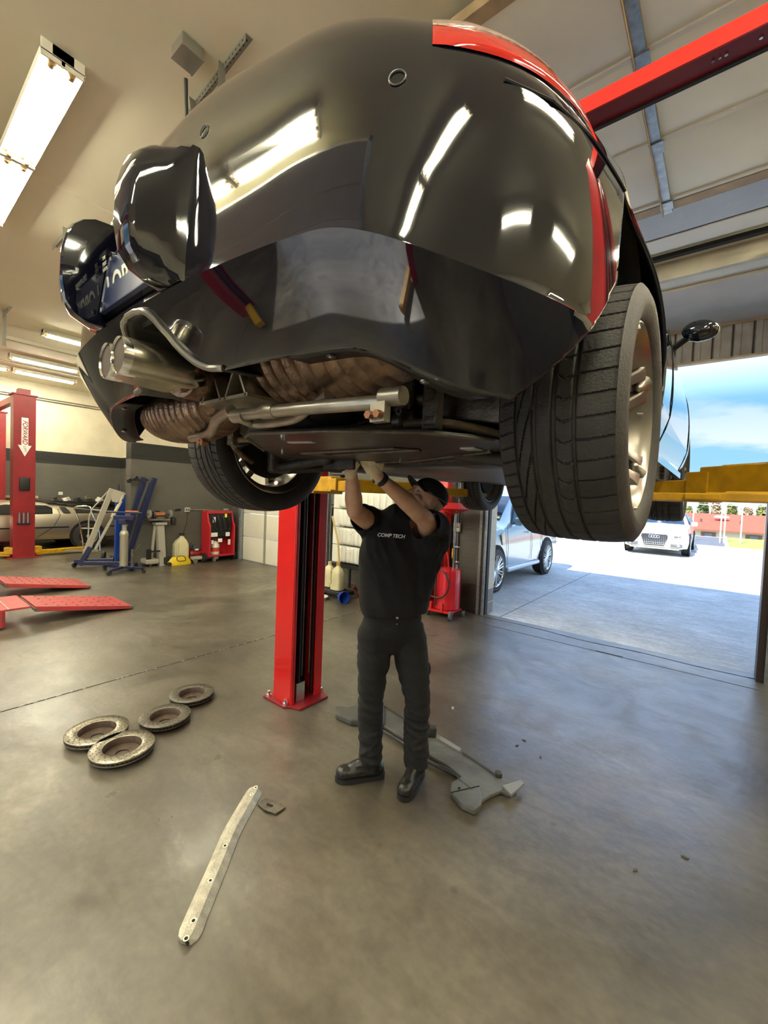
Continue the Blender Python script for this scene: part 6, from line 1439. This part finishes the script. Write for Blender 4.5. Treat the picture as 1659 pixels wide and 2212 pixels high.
# tall blue leaning lift masts
t = thing('folding_lift_mast', 'tall dark blue twin mast leaning on the grey wall, black rollers on top', 'lift mast', (-9.35, 3.7, 0))
b = BM(); bar(b, (-9.62, 3.52, .1), (-9.42, 3.86, 1.78), .09, .05); bar(b, (-9.56, 3.62, .1), (-9.36, 4.04, 1.78), .09, .06); obj('mast_rail', b, blue_paint, t, smooth=False, bevel=.006)
b = BM(); bar(b, (-9.60, 3.57, .4), (-9.41, 3.94, 1.70), .04, .04); obj('inner_rail', b, mat('blue_grey_steel', (.12, .13, .15), rough=.4, metal=.5), t, smooth=False)
for k, (y, z) in enumerate(((3.60, 1.70), (3.72, 1.75), (3.84, 1.70))):
    b = BM(); lathe(b, [(.02, -.02), (.045, -.02), (.045, .02), (.02, .02)], (-9.43, y, z), (1, .5, 0), 16, closed=True); obj('roller', b, rubber_dark, t)
b = BM(); bar(b, (-9.43, 3.58, 1.71), (-9.42, 3.95, 1.73), .03, .03); bb(b, -9.42, -9.2, 4.06, 4.09, 1.10, 1.12); bb(b, -9.35, -9.30, 3.9, 3.98, .05, .35); bar(b, (-9.35, 3.95, .3), (-9.2, 4.1, .32), .03, .03); obj('cross_rod', b, matte_black, t, smooth=False)
b = BM(); rbox(b, (-9.5, 4.0, .1), (.45, .25, .1), .02); obj('foot', b, gc, t)
t.location += Vector((.50, -.37, 0))
# blue steel sheet cabinet edge and thin blue post
b = BM(); prism(b, [(3.30, 0), (3.60, 0), (3.60, 1.52), (3.30, 1.29)], -9.86, -9.78, 0, Matrix(((0, 0, 1, 0), (1, 0, 0, 0), (0, 1, 0, 0), (0, 0, 0, 1)))); tag(obj('blue_cabinet', b, blue_bright, smooth=False, bevel=.006), 'bright blue sheet metal cabinet side behind the folded crane', 'cabinet')
t = thing('blue_stand', 'thin dark blue upright post stand left of the folded crane', 'stand', (-10.3, 3.52, 0))
b = BM(); cyl(b, (-10.3, 3.52, .05), (-10.3, 3.52, 1.15), .028, n=12); cyl(b, (-10.3, 3.52, 1.15), (-10.3, 3.52, 1.62), .014, n=10); bb(b, -10.42, -10.18, 3.40, 3.64, 0, .05); obj('post', b, blue_paint, t)
# hand truck
t = thing('hand_truck', 'bent chrome tube hand truck in front of the coupe rear wheel', 'hand truck', (-10.2, 2.95, 0))
b = BM(); tube(b, [(-10.5, 2.95, .18), (-10.55, 2.88, .75), (-10.62, 2.80, 1.05), (-10.58, 2.86, 1.12), (-10.44, 3.02, 1.12), (-10.40, 3.05, 1.0), (-10.28, 3.15, .65), (-10.22, 3.16, .20)], .014, 8, 4); tube(b, [(-10.5, 2.90, .66), (-10.32, 3.12, .66)], .012, 8); obj('frame', b, chrome, t)
b = BM(); prism(b, [(-10.75, 2.70), (-10.5, 2.62), (-10.15, 3.1), (-10.4, 3.2)], .18, .195); obj('toe_plate', b, steel, t, smooth=False)
for x, y in ((-10.55, 3.0), (-10.2, 3.22)):
    b = BM(); caster(b, x, y, .09, .05, 1.0); obj('wheel', b, rubber_dark, t)
# bench grinder on a pedestal
gx_, gy_ = -8.86, 3.78
t = thing('bench_grinder', 'bench grinder on a pale grey pedestal between the masts and the cream jug', 'bench grinder', (gx_, gy_, 0))
b = BM(); bar(b, (gx_+.02, gy_+.05, 0), (gx_, gy_, .84), .13, .12); bar(b, (gx_-.05, gy_-.14, 0), (gx_-.02, gy_-.08, .82), .04, .04); rbox(b, (gx_, gy_, .86), (.2, .22, .05), .01); obj('pedestal', b, gc, t, smooth=False)
b = BM(); bb(b, gx_-.12, gx_+.12, gy_-.24, gy_+.16, .93, .955); obj('rest_plate', b, steel, t, smooth=False)
b = BM(); cyl(b, (gx_, gy_-.13, 1.05), (gx_, gy_+.10, 1.05), .062, n=24); cyl(b, (gx_, gy_-.25, 1.05), (gx_, gy_+.24, 1.05), .014, n=10); bb(b, gx_-.06, gx_+.06, gy_-.1, gy_+.07, .95, 1.0); obj('motor', b, dirty_steel, t)
b = BM(); rbox(b, (gx_+.062, gy_-.015, 1.06), (.01, .17, .06), .004); obj('motor_label', b, mat('orange_worn', (.45, .14, .06)), t)
for s in (-.2, .2):
    b = BM(); cyl(b, (gx_, gy_+s-.015, 1.05), (gx_, gy_+s+.015, 1.05), .085, n=26); obj('grinding_wheel', b, mat('grind_stone', (.20, .19, .17), rough=.9), t)
b = BM(); cyl(b, (gx_, gy_+.30, 1.12), (gx_, gy_+.42, 1.15), .02, n=8); rbox(b, (gx_, gy_+.38, 1.14), (.08, .06, .05), .01); rbox(b, (gx_, gy_+.27, .90), (.08, .08, .16), .02); obj('eye_shield', b, black_plastic, t)
jug(-8.95, 4.26, 0, 2.05, 'big cream plastic jug with a black cap beside the bench grinder', cream_plastic, black_plastic, rot=1.5)
# yellow and black bag
t = thing('tool_bag', 'yellow and black tool bag on the floor in front of the big cream jug', 'tool bag', (-8.72, 4.08, 0))
b = BM(); rs = []
for z, k in ((0, 1), (.05, 1.0), (.12, .80), (.165, .62)): rs.append([(-8.74+.08*k*math.cos(a)+.0, 4.14+.25*k*math.sin(a), z) for a in np.linspace(0, 2*PI, 25)[:-1]])
rings(b, rs); obj('bag', b, yellow_bag_m, t)
b = BM(); rbox(b, (-8.80, 3.92, .10), (.12, .16, .15), .03); cyl(b, (-8.68, 3.90, .04), (-8.64, 3.90, .04), .04, n=14); obj('bag_end', b, mat('black_fabric', (.015, .015, .016), rough=.8), t)
b = BM(); tube(b, [(-8.66, 4.05, .12), (-8.63, 4.08, .09), (-8.63, 4.2, .09), (-8.66, 4.23, .12), (-8.70, 4.20, .175), (-8.70, 4.08, .175), (-8.66, 4.05, .12)], .007, 6, 3); obj('handle', b, MATS['black_fabric'], t)
# shop vacuum
t = thing('air_compressor', 'small dark grey and red compressor on the floor behind the yellow bag', 'compressor', (-8.95, 4.58, 0))
b = BM(); lathe(b, [(0, -.14), (.08, -.14), (.10, -.10), (.10, .10), (.08, .14), (0, .14)], (-8.95, 4.58, .16), (0, 1, 0), 24); obj('tank', b, red_dark, t)
b = BM(); rbox(b, (-8.95, 4.60, .30), (.14, .18, .12), .03); cyl(b, (-8.95, 4.50, .3), (-8.95, 4.50, .42), .01, n=8); obj('motor_cover', b, mat('dark_grey_plastic', (.06, .06, .065), rough=.5), t)
b = BM(); bb(b, -8.845, -8.84, 4.52, 4.60, .25, .29); obj('tag', b, white_plastic, t, smooth=False)
# floor jack
t = thing('floor_jack', 'low grey trolley jack between the yellow bag and the red machine', 'floor jack', (-8.75, 4.75, 0))
b = BM(); rbox(b, (-8.78, 4.66, .10), (.12, .50, .07), .015); rbox(b, (-8.72, 4.9, .09), (.18, .12, .07), .015); obj('frame', b, gc, t)
b = BM(); bar(b, (-8.85, 4.45, .14), (-8.98, 4.95, .38), .03, .03); obj('handle', b, rubber_dark, t, smooth=False)
for x, y in ((-8.66, 4.86), (-8.7, 4.46)):
    b = BM(); caster(b, x, y, .05, .03, .2); obj('wheel', b, steel, t)
# red service machine
mx_, my_ = -8.72, 5.0
t = thing('service_machine', 'red and black air conditioning service machine on wheels against the grey partition', 'service machine', (mx_, my_, 0))
b = BM()
for s in (-1, 1): prism(b, [(-.18, .12), (.17, .12), (.17, .80), (.10, .90), (.04, 1.10), (-.18, 1.10)], my_+s*.29-.02, my_+s*.29+.02, 0, Matrix(((1, 0, 0, mx_-.02), (0, 0, 1, 0), (0, 1, 0, 0), (0, 0, 0, 1))))
bb(b, mx_-.20, mx_-.16, my_-.29, my_+.29, .12, 1.08); bb(b, mx_-.2, mx_+.05, my_-.29, my_+.29, 1.06, 1.12); bb(b, mx_-.2, mx_+.15, my_-.29, my_+.29, .12, .16)
obj('housing', b, mat('machine_red', (.42, .012, .02), rough=.35), t, smooth=False, bevel=.008)
b = BM(); rbox(b, (mx_-.04, my_, .80), (.22, .52, .52), .03); bb(b, mx_-.1, mx_+.04, my_-.26, my_+.26, .52, .60); obj('front_panel', b, matte_black, t)
b = BM()
for k in range(4): tube(b, [(mx_+.08, my_-.22+.13*k, 1.02), (mx_+.12, my_-.19+.12*k, .92), (mx_+.1, my_-.2+.12*k+.05, .75), (mx_+.12, my_-.1+.09*k, .70)], .014, 6, 4)
obj('hose_set', b, black_plastic, t)
b = BM(); lm_ = mat('paper_white', (.7, .7, .68), rough=.6)
for y, z, w_, h_ in ((-.16, .60, .15, .09), (.16, .60, .10, .09), (-.02, .47, .10, .08), (-.20, .44, .05, .08), (.20, .42, .06, .12), (-.17, .93, .06, .12)): bb(b, mx_+.085, mx_+.09, my_+y-w_/2, my_+y+w_/2, z-h_/2, z+h_/2)
obj('paper_label', b, lm_, t, smooth=False)
b = BM(); bb(b, mx_+.085, mx_+.092, my_+.08, my_+.13, .98, 1.06); obj('yellow_tag', b, mat('lime_tag', (.75, .75, .05), rough=.5), t, smooth=False)
b = BM(); lathe(b, [(0, .16), (.09, .16), (.095, .20), (.095, .36), (.06, .42), (.02, .45), (0, .45)], (mx_-.02, my_-.08, 0), (0, 0, 1), 24); rt = obj('refrigerant_tank', b, white_plastic, t)
b = BM(); lathe(b, [(.0965, .22), (.0965, .31)], (mx_-.02, my_-.08, 0), (0, 0, 1), 24); obj('tank_band', b, mat('red_orange_label', (.55, .06, .02), rough=.5), rt)
for s in (-1, 1):
    b = BM(); cyl(b, (mx_+.0, my_+s*.32, .10), (mx_+.0, my_+s*.38, .10), .10, n=22); obj('wheel', b, rubber_dark, t)
b = BM(); cyl(b, (-9.02, 3.78-.0, 0), (-9.02, 3.78, 0.001), .001, n=3); bmesh.ops.delete(b, geom=b.verts[:], context='VERTS')
# wall outlets on the partition
for (y, z, lb) in ((4.42, 1.13, 'pale outlet box on the partition with a cord hanging from it'), (5.34, 1.11, 'pale outlet box on the partition by the closed door frame'), (5.36, .55, 'small low outlet box near the closed door frame')):
    t = thing('outlet_box', lb, 'outlet', (-9.03, y, z-.05)); b = BM(); rbox(b, (-9.03, y, z), (.05, .11 if z > 1 else .07, .10), .008); obj('box', b, mat('outlet_grey', (.36, .36, .33), rough=.4), t)
    b = BM(); 
    for dy in (-.025, .025): cyl(b, (-9.005, y+dy, z), (-9.0, y+dy, z), .016, n=10)
    obj('socket', b, matte_black, t)
b = BM(); cyl(b, (-9.035, 4.48, 1.13), (-9.035, 5.30, 1.11), .010, n=8); cyl(b, (-9.035, 5.36, 1.05), (-9.035, 5.36, .58), .009, n=8); tag(obj('conduit', b, steel), 'thin conduit joining the outlet boxes on the partition', 'conduit')
b = BM(); tube(b, [(-9.0, 4.42, 1.08), (-8.99, 4.38, .8), (-8.99, 4.27, .45), (-8.98, 4.22, .2)], .005, 6, 5); tag(obj('power_cord', b, rubber_dark), 'thin black cord hanging from the left outlet box to the floor', 'cord')
b = BM(); cyl(b, (-9.04, 4.12, .84), (-9.02, 4.12, .84), .014, n=12); tag(obj('round_push_plate', b, white_plastic), 'small round white button on the partition above the cream jug', 'button')
t = thing('jack_stand', 'small blue jack stand at the foot of the closed door frame', 'jack stand', (-8.75, 5.40, 0))
b = BM()
for a in (.8, 2.4, 3.9, 5.5): bar(b, (-8.78+.09*math.cos(a), 5.37+.05*math.sin(a), 0), (-8.78+.02*math.cos(a), 5.37+.02*math.sin(a), .22), .025, .012)
cyl(b, (-8.78, 5.37, .2), (-8.78, 5.37, .30), .016, n=10); obj('frame', b, mat('blue_grey_paint', (.06, .10, .20), rough=.4), t)
# parts bench seen over the coupe's tail
t = thing('parts_bench', 'dark bench along the far wall behind the coupe, loaded with engine parts', 'workbench', (-14.3, 3.8, 0))
b = BM(); bb(b, -14.7, -14.2, 3.1, 5.05, 1.05, 1.10)
obj('bench_top', b, matte_black, t, smooth=False)
for y in (3.15, 5.0):
    b = BM(); bb(b, -14.65, -14.6, y, y+.05, 0, 1.05); obj('leg', b, matte_black, t, smooth=False)
rnd = random.Random(9)
for k in range(7):
    y = 3.3+k*.27; b = BM(); r_ = rnd.uniform(.05, .10)
    lathe(b, [(0, 0), (r_, 0), (r_, r_*.9), (r_*.55, r_*1.1), (r_*.5, r_*1.6), (0, r_*1.7)], (-14.4+rnd.uniform(-.1, .1), y, 1.10), (0, 0, 1), 14); rbox(b, (-14.4, y+.08, 1.14), (.10, .09, .07), .015); cyl(b, (-14.4, y-.06, 1.15), (-14.3, y+.07, 1.2), .02, n=8)
    tag(obj('engine_part', b, [dirty_steel, white_plastic, grime][k % 3]), ['dirty steel casting at the left end of the parts bench', 'white plastic filter housing second along the parts bench', 'dark greasy part third along the parts bench', 'dirty steel part in the middle of the parts bench', 'white capped can right of the middle of the parts bench', 'dark greasy part second from the right end of the bench', 'dirty steel part at the right end of the parts bench'][k], 'engine part')
b = BM(); rbox(b, (-14.73, 3.55, 1.30), (.03, .10, .09), .006); tag(obj('outlet_box', b, white_plastic), 'white outlet on the far wall above the coupe roof', 'outlet')
b = BM(); bb(b, -14.7, -14.5, 1.6, 3.0, 1.16, 1.22); tag(obj('wall_shelf', b, tan_m, smooth=False), 'long plank shelf on the far wall just over the coupe roof', 'shelf')
# thin wire loop on the floor right of the mechanic
b = BM(); q = on_floor(935, 1370); tube(b, [(q.x-.05+.20*math.cos(a)*(.5+.08*a), q.y+.13*math.sin(a)*(.6+.06*a), .003+.001*a) for a in np.linspace(-1.6, 4.3, 40)], .0016, 5); tag(obj('wire', b, dirty_steel), 'loose curl of thin wire on the floor right of the mechanic hip', 'wire')

# ================================================================== PARKED CARS
def lerp_rows(tab, x): 
    a = np.array(tab); return [np.interp(x, a[:, 0], a[:, k]) for k in range(1, a.shape[1])]
def car_shell(b, tab, n=46, sub=3):
    """tab rows: (y, half width, sill z, belt z, belt half width, top z, top half width); loft along y"""
    ys = np.linspace(tab[0][0], tab[-1][0], n); rs = []
    for y in ys:
        hw, zs, zb, bw, zt, tw = lerp_rows(tab, y)
        half = [(hw*.80, zs), (hw*.97, zs+.04), (hw, zs+(zb-zs)*.35), (hw*.995, zs+(zb-zs)*.65), (bw, zb-.02), (bw*.985, zb+.015), ((bw+tw)/2*1.02, (zb+zt)/2+.01), (tw*1.0, zt-(zt-zb)*.10), (tw*.86, zt-(zt-zb)*.01), (tw*.4, zt+.005*(zt > zb+.1)), (0, zt+.008)]
        rs.append([(x, y, z) for x, z in half]+[(-x, y, z) for x, z in half[-2::-1]])
    rings(b, rs)
def road_wheel(t, x, y, r, w, sd, spokes=10, rimm=None, label=None, rr=.68, cap=False):
    b = BM(); lathe(b, [(r*rr, -w/2), (r*.93, -w/2), (r, -w*.36), (r, w*.36), (r*.93, w/2), (r*rr, w/2)], (x, y, r), (sd, 0, 0), 44); ty = obj('wheel', b, rubber, t)
    b = BM(); lathe(b, [(r*(rr+.02), w*.48), (r*rr, w*.50), (r*(rr-.05), w*.42), (r*(rr-.07), .0)], (x, y, r), (sd, 0, 0), 44)
    lathe(b, [(0, w*.43), (r*.12, w*.43), (r*.15, w*.38), (r*.15, .0)], (x, y, r), (sd, 0, 0), 24)
    for k in range(spokes):
        for o_ in ((-.10, .10) if spokes <= 10 else (0,)):
            a = 2*PI*k/spokes; p = Vector((x+sd*w*.36, y+r*.10*math.cos(a), r+r*.10*math.sin(a))); q = Vector((x+sd*w*.42, y+r*(rr-.02)*math.cos(a+o_*2), r+r*(rr-.02)*math.sin(a+o_*2))); cyl(b, p, q, r*.045, r*.04, n=6)
    obj('rim', b, rimm or alloy_bright, ty)
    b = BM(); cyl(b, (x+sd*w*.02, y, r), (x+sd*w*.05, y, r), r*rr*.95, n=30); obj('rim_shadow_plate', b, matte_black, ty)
def arch(b, x, y, r, sd, R=None): cyl(b, (x-sd*.02, y, r*1.02), (x+sd*.0005, y, r*1.02), r*1.13, n=36)
# silver SUV just outside, nose towards the shop, built around its own origin at the floor under its left front wheel
sx, sy = -3.98, 5.95        # centre line x, nose y
t = thing('suv', 'silver blue SUV parked outside left of the open bay, its side to the opening', 'car', (sx, sy+2.2, 0))
tab = [(0, .80, .42, .72, .78, .80, .60), (.08, .90, .32, .90, .86, .95, .62), (.5, .955, .28, 1.0, .90, 1.05, .66), (1.25, .965, .27, 1.08, .93, 1.14, .72), (1.55, .97, .27, 1.10, .93, 1.22, .74), (2.25, .97, .27, 1.13, .93, 1.70, .72), (2.8, .97, .27, 1.14, .93, 1.77, .72), (3.9, .965, .27, 1.16, .92, 1.74, .70), (4.5, .95, .30, 1.17, .90, 1.60, .68), (4.75, .90, .36, 1.17, .86, 1.25, .62), (4.80, .8, .45, 1.1, .8, 1.15, .6)]
b = BM(); car_shell(b, tab); bmesh.ops.translate(b, vec=(sx, sy, 0), verts=b.verts); obj('body_shell', b, silver_paint, t)
for y in (.99, 3.72):
    for sd in (1, -1):
        b = BM(); arch(b, sx+sd*.975, sy+y, .385, sd); obj('wheel_arch', b, matte_black, t)
        road_wheel(t, sx+sd*.885, sy+y, .375, .25, sd, 10, alloy_bright, rr=.74)
b = BM()
for x0, x1, z1 in ((1.75, 2.75, 1.66), (2.82, 3.62, 1.66), (3.68, 4.25, 1.62)):
    prism(b, [(sy+x0, 1.17), (sy+x1, 1.18), (sy+x1-.03, z1), (sy+x0+(.42 if x0 < 2 else .02), z1 if x0 > 2 else 1.60)], 0, .02, 0, Matrix(((0, -.28, 1, sx+.912+.28*1.17), (1, 0, 0, 0), (0, 1, 0, 0), (0, 0, 0, 1))))
obj('side_window', b, glass_blue, t, smooth=False)
b = BM(); vs = [b.verts.new((sx+x, sy+y, z)) for x, y, z in ((-.74, 1.58, 1.26), (.74, 1.58, 1.26), (.66, 2.22, 1.70), (-.66, 2.22, 1.70))]; b.faces.new(vs); o_ = obj('windscreen', b, glass_blue, t); s_ = o_.modifiers.new('s', 'SOLIDIFY'); s_.thickness = .02; s_.offset = 1
b = BM(); rbox(b, (sx+.96, sy+1.28, .92), (.02, .14, .20), .006, Matrix.Rotation(.3, 4, 'X')); obj('fender_vent', b, mat('chrome_vent', (.5, .45, .35), rough=.3, metal=.8), t)
b = BM(); rbox(b, (sx+1.02, sy+1.85, 1.22), (.16, .11, .16), .04); obj('door_mirror', b, silver_paint, t)
b = BM()
for y in (1.48, 2.72, 3.35):
    tube(b, [(sx+.975, sy+y, .42), (sx+.985, sy+y, .75), (sx+.945, sy+y, 1.12)], .004, 5)
obj('door_seam', b, mat('seam_grey', (.10, .12, .14), rough=.5), t)
b = BM(); rbox(b, (sx+.975, sy+2.35, .33), (.06, 1.7, .09), .03); obj('side_step', b, mat('pale_sill', (.55, .6, .65), rough=.3, metal=.4), t)
b = BM(); rbox(b, (sx+.985, sy+2.55, 1.0), (.02, .2, .03), .008); obj('door_handle', b, silver_paint, t)
b = BM()
for s in (-1, 1): rbox(b, (sx+s*.72, sy+.05, .84), (.3, .12, .12), .04)
obj('head_light', b, mat('head_lamp_glass', (.5, .5, .5)), t)
b = BM(); rbox(b, (sx, sy+.0, .72), (.9, .06, .2), .02); obj('grille', b, black_plastic, t)
# white SUV across the yard
ax_, ay_ = -1.68, 16.6
t = thing('suv', 'white SUV facing the shop across the sunlit yard, with a chrome barred grille', 'car', (ax_, ay_+2.2, 0))
tab = [(0, .78, .30, .62, .70, .74, .55), (.06, .87, .24, .74, .80, .86, .62), (.4, .93, .22, .86, .86, .93, .66), (1.2, .94, .22, .95, .88, 1.0, .72), (1.35, .94, .22, .96, .88, 1.06, .72), (2.0, .94, .22, .98, .88, 1.46, .64), (2.8, .94, .22, 1.0, .88, 1.50, .64), (3.9, .92, .24, 1.02, .87, 1.44, .62), (4.45, .88, .30, 1.02, .82, 1.15, .6), (4.6, .8, .4, .9, .78, 1.0, .6)]
b = BM(); car_shell(b, tab); bmesh.ops.translate(b, vec=(ax_, ay_, 0), verts=b.verts); obj('body_shell', b, white_paint, t)
for y in (.92, 3.65):
    for sd in (1, -1):
        b = BM(); arch(b, ax_+sd*.945, ay_+y, .35, sd); obj('wheel_arch', b, matte_black, t)
        road_wheel(t, ax_+sd*.84, ay_+y, .35, .24, sd, 10, alloy_bright, rr=.7)
b = BM(); vs = [b.verts.new((ax_+x, ay_+y, z)) for x, y, z in ((-.74, 1.28, 1.035), (.74, 1.28, 1.035), (.60, 1.97, 1.445), (-.60, 1.97, 1.445))]; b.faces.new(vs); o_ = obj('windscreen', b, glass_blue, t); s_ = o_.modifiers.new('s', 'SOLIDIFY'); s_.thickness = .02; s_.offset = 1
b = BM(); prism(b, [(-.36, .66), (.36, .66), (.38, .58), (.28, .28), (-.28, .28), (-.38, .58)], 0, .03, 0, Matrix(((1, 0, 0, ax_), (0, 0, -1, ay_-.01), (0, 1, 0, .05), (0, 0, 0, 1)))); gr = obj('grille', b, mat('grille_grey', (.03, .03, .035), rough=.4), t, smooth=False)
b = BM()
for k in range(-6, 7): bx(b, (ax_+k*.052, ay_-.045, .53), (.018, .015, .30))
for z in (.37, .43): bx(b, (ax_, ay_-.05, z), (.58, .015, .02))
obj('grille_bar', b, chrome, gr, smooth=False)
b = BM()
for k in range(4): tube(b, [(ax_-.105+.07*k+.045*math.cos(a), ay_-.07, .63+.045*math.sin(a)) for a in np.linspace(0, 2*PI, 17)[:-1]], .007, 5, loop=True)
obj('ring_emblem', b, chrome, gr)
b = BM(); rbox(b, (ax_, ay_-.03, .40), (.50, .02, .12), .004); obj('plate_holder', b, mat('plate_pale', (.6, .6, .62), rough=.5), t)
for s in (-1, 1):
    b = BM(); rbox(b, (ax_+s*.62, ay_+.02, .66), (.34, .14, .12), .03); hl = obj('head_light', b, mat('head_lamp_glass', (.5, .5, .5)), t)
    b = BM(); rbox(b, (ax_+s*.60, ay_-.055, .66), (.10, .01, .06), .01); rbox(b, (ax_+s*.70, ay_-.05, .66), (.06, .01, .05), .01); obj('lamp_unit', b, mat('lamp_dark', (.12, .12, .13), rough=.2), hl)
    b = BM(); rbox(b, (ax_+s*.62, ay_-.01, .37), (.32, .06, .12), .02); fg = obj('fog_light', b, mat('lamp_dark', (.12, .12, .13)), t)
    b = BM(); cyl(b, (ax_+s*.68, ay_-.045, .37), (ax_+s*.68, ay_-.05, .37), .04, n=14); obj('fog_lens', b, chrome, fg)
    b = BM(); rbox(b, (ax_+s*1.0, ay_+1.55, 1.06), (.18, .10, .15), .04); obj('door_mirror', b, white_paint, t)
b = BM()
for s in (-1, 1): prism(b, [(ay_+1.5, 1.02), (ay_+4.0, 1.05), (ay_+3.7, 1.36), (ay_+2.1, 1.38)], 0, .015, 0, Matrix(((0, -.62*s, 1*s, ax_+s*(.90+.62*1.02)), (1, 0, 0, 0), (0, 1, 0, 0), (0, 0, 0, 1))))
obj('side_window', b, glass_blue, t, smooth=False)
b = BM(); bb(b, ax_-.7, ax_+.7, ay_+.02, ay_+.05, .22, .27); obj('bumper_lip', b, mat('pale_yellow_plastic', (.6, .58, .4), rough=.6), t, smooth=False)
# stainless wedge coupe under the far lift
dx_, dy_ = -13.05, 4.40      # centre x, tail y; nose toward -y
t = thing('coupe', 'brushed stainless steel wedge shaped coupe parked under the far red lift', 'car', (dx_, dy_-2.1, 0))
tab = [(0, .86, .34, .80, .84, .84, .70), (.06, .94, .30, .84, .90, .88, .74), (.5, .97, .26, .86, .93, .93, .72), (1.1, .975, .24, .86, .93, 1.01, .66), (1.75, .975, .24, .85, .93, 1.11, .60), (2.35, .975, .24, .84, .93, 1.14, .58), (2.65, .975, .24, .82, .93, 1.08, .60), (3.25, .96, .24, .74, .92, .80, .76), (3.9, .94, .26, .64, .90, .68, .80), (4.18, .88, .32, .56, .84, .60, .78), (4.22, .8, .4, .52, .8, .56, .7)]
b = BM(); car_shell(b, tab, 60)
for v in b.verts: v.co = Vector((dx_-v.co.x, dy_-v.co.y, v.co.z))
obj('body_shell', b, stainless, t, angle=25)
MD = lambda sl, x0, s=1: Matrix(((0, -sl*s, s, dx_+s*(x0)), (-1, 0, 0, dy_), (0, 1, 0, 0), (0, 0, 0, 1)))
for s in (1, -1):
    for yy in (.93, 3.34):
        b = BM(); arch(b, dx_+s*.978, dy_-yy, .33, s); obj('wheel_arch', b, matte_black, t)
        road_wheel(t, dx_+s*.885, dy_-yy, .325, .22, s, 0, mat('worn_alloy', (.40, .38, .34), rough=.35, metal=.6), rr=.62)
        b = BM(); lathe(b, [(.0, .10), (.03, .10), (.035, .075), (.10, .07), (.105, .085), (.13, .085), (.135, .07), (.18, .075), (.19, .09), (.2, .085)], (dx_+s*.885, dy_-yy, .325), (s, 0, 0), 40); obj('wheel_disc', b, MATS['worn_alloy'], t)
    b = BM(); bb(b, dx_+s*.965, dx_+s*.985, dy_-4.1, dy_-1.32, .545, .575); bb(b, dx_+s*.96, dx_+s*.98, dy_-.55, dy_-.05, .545, .575); obj('side_stripe', b, matte_black, t, smooth=False)
    b = BM()
    prism(b, [(1.62, .885), (2.78, .875), (2.62, 1.04), (2.42, 1.075), (1.70, 1.06), (1.60, 1.0)], .0, .012, 0, MD(1.16, .905+1.16*.885, s))
    obj('side_window', b, glass_dark, t, smooth=False)
    b = BM(); prism(b, [(.42, .885), (1.16, .90), (1.18, .99), (.90, .965)], .0, .014, 0, MD(1.3, .912+1.3*.885, s)); obj('quarter_window', b, glass_dark, t, smooth=False)
    b = BM(); prism(b, [(1.27, .90), (1.40, .90), (1.46, 1.03), (1.34, 1.02)], .0, .016, 0, MD(1.2, .910+1.2*.89, s)); obj('pillar_vent', b, matte_black, t, smooth=False)
    b = BM(); tube(b, [(dx_+s*.978, dy_-2.0, .27), (dx_+s*.985, dy_-1.62, .56), (dx_+s*.95, dy_-1.48, .84), (dx_+s*.80, dy_-1.50, .98)], .005, 5); tube(b, [(dx_+s*.978, dy_-2.95, .27), (dx_+s*.985, dy_-2.95, .56), (dx_+s*.94, dy_-2.9, .8)], .005, 5); obj('door_seam', b, matte_black, t)
    b = BM(); rbox(b, (dx_+s*1.0, dy_-2.82, .93), (.12, .18, .09), .02); obj('door_mirror', b, black_plastic, t)
b = BM(); vs = [b.verts.new((dx_+x, dy_-y, z)) for x, y, z in ((-.74, 3.20, .825), (.74, 3.20, .825), (.56, 2.60, 1.10), (-.56, 2.60, 1.10))]; b.faces.new(vs[::-1]); o_ = obj('windscreen', b, glass_dark, t); s_ = o_.modifiers.new('s', 'SOLIDIFY'); s_.thickness = .02; s_.offset = 0
b = BM()
for k in range(6): bb(b, dx_-.58, dx_+.58, dy_-.55-.2*k-.08, dy_-.55-.2*k+.08, .955+.028*k, .985+.028*k)
obj('louvre', b, matte_black, t, smooth=False)
# the car cover or tail deck catches light; tail lamps
b = BM(); bb(b, dx_-.8, dx_+.8, dy_+.0, dy_+.02, .55, .75); obj('tail_panel', b, matte_black, t, smooth=False)
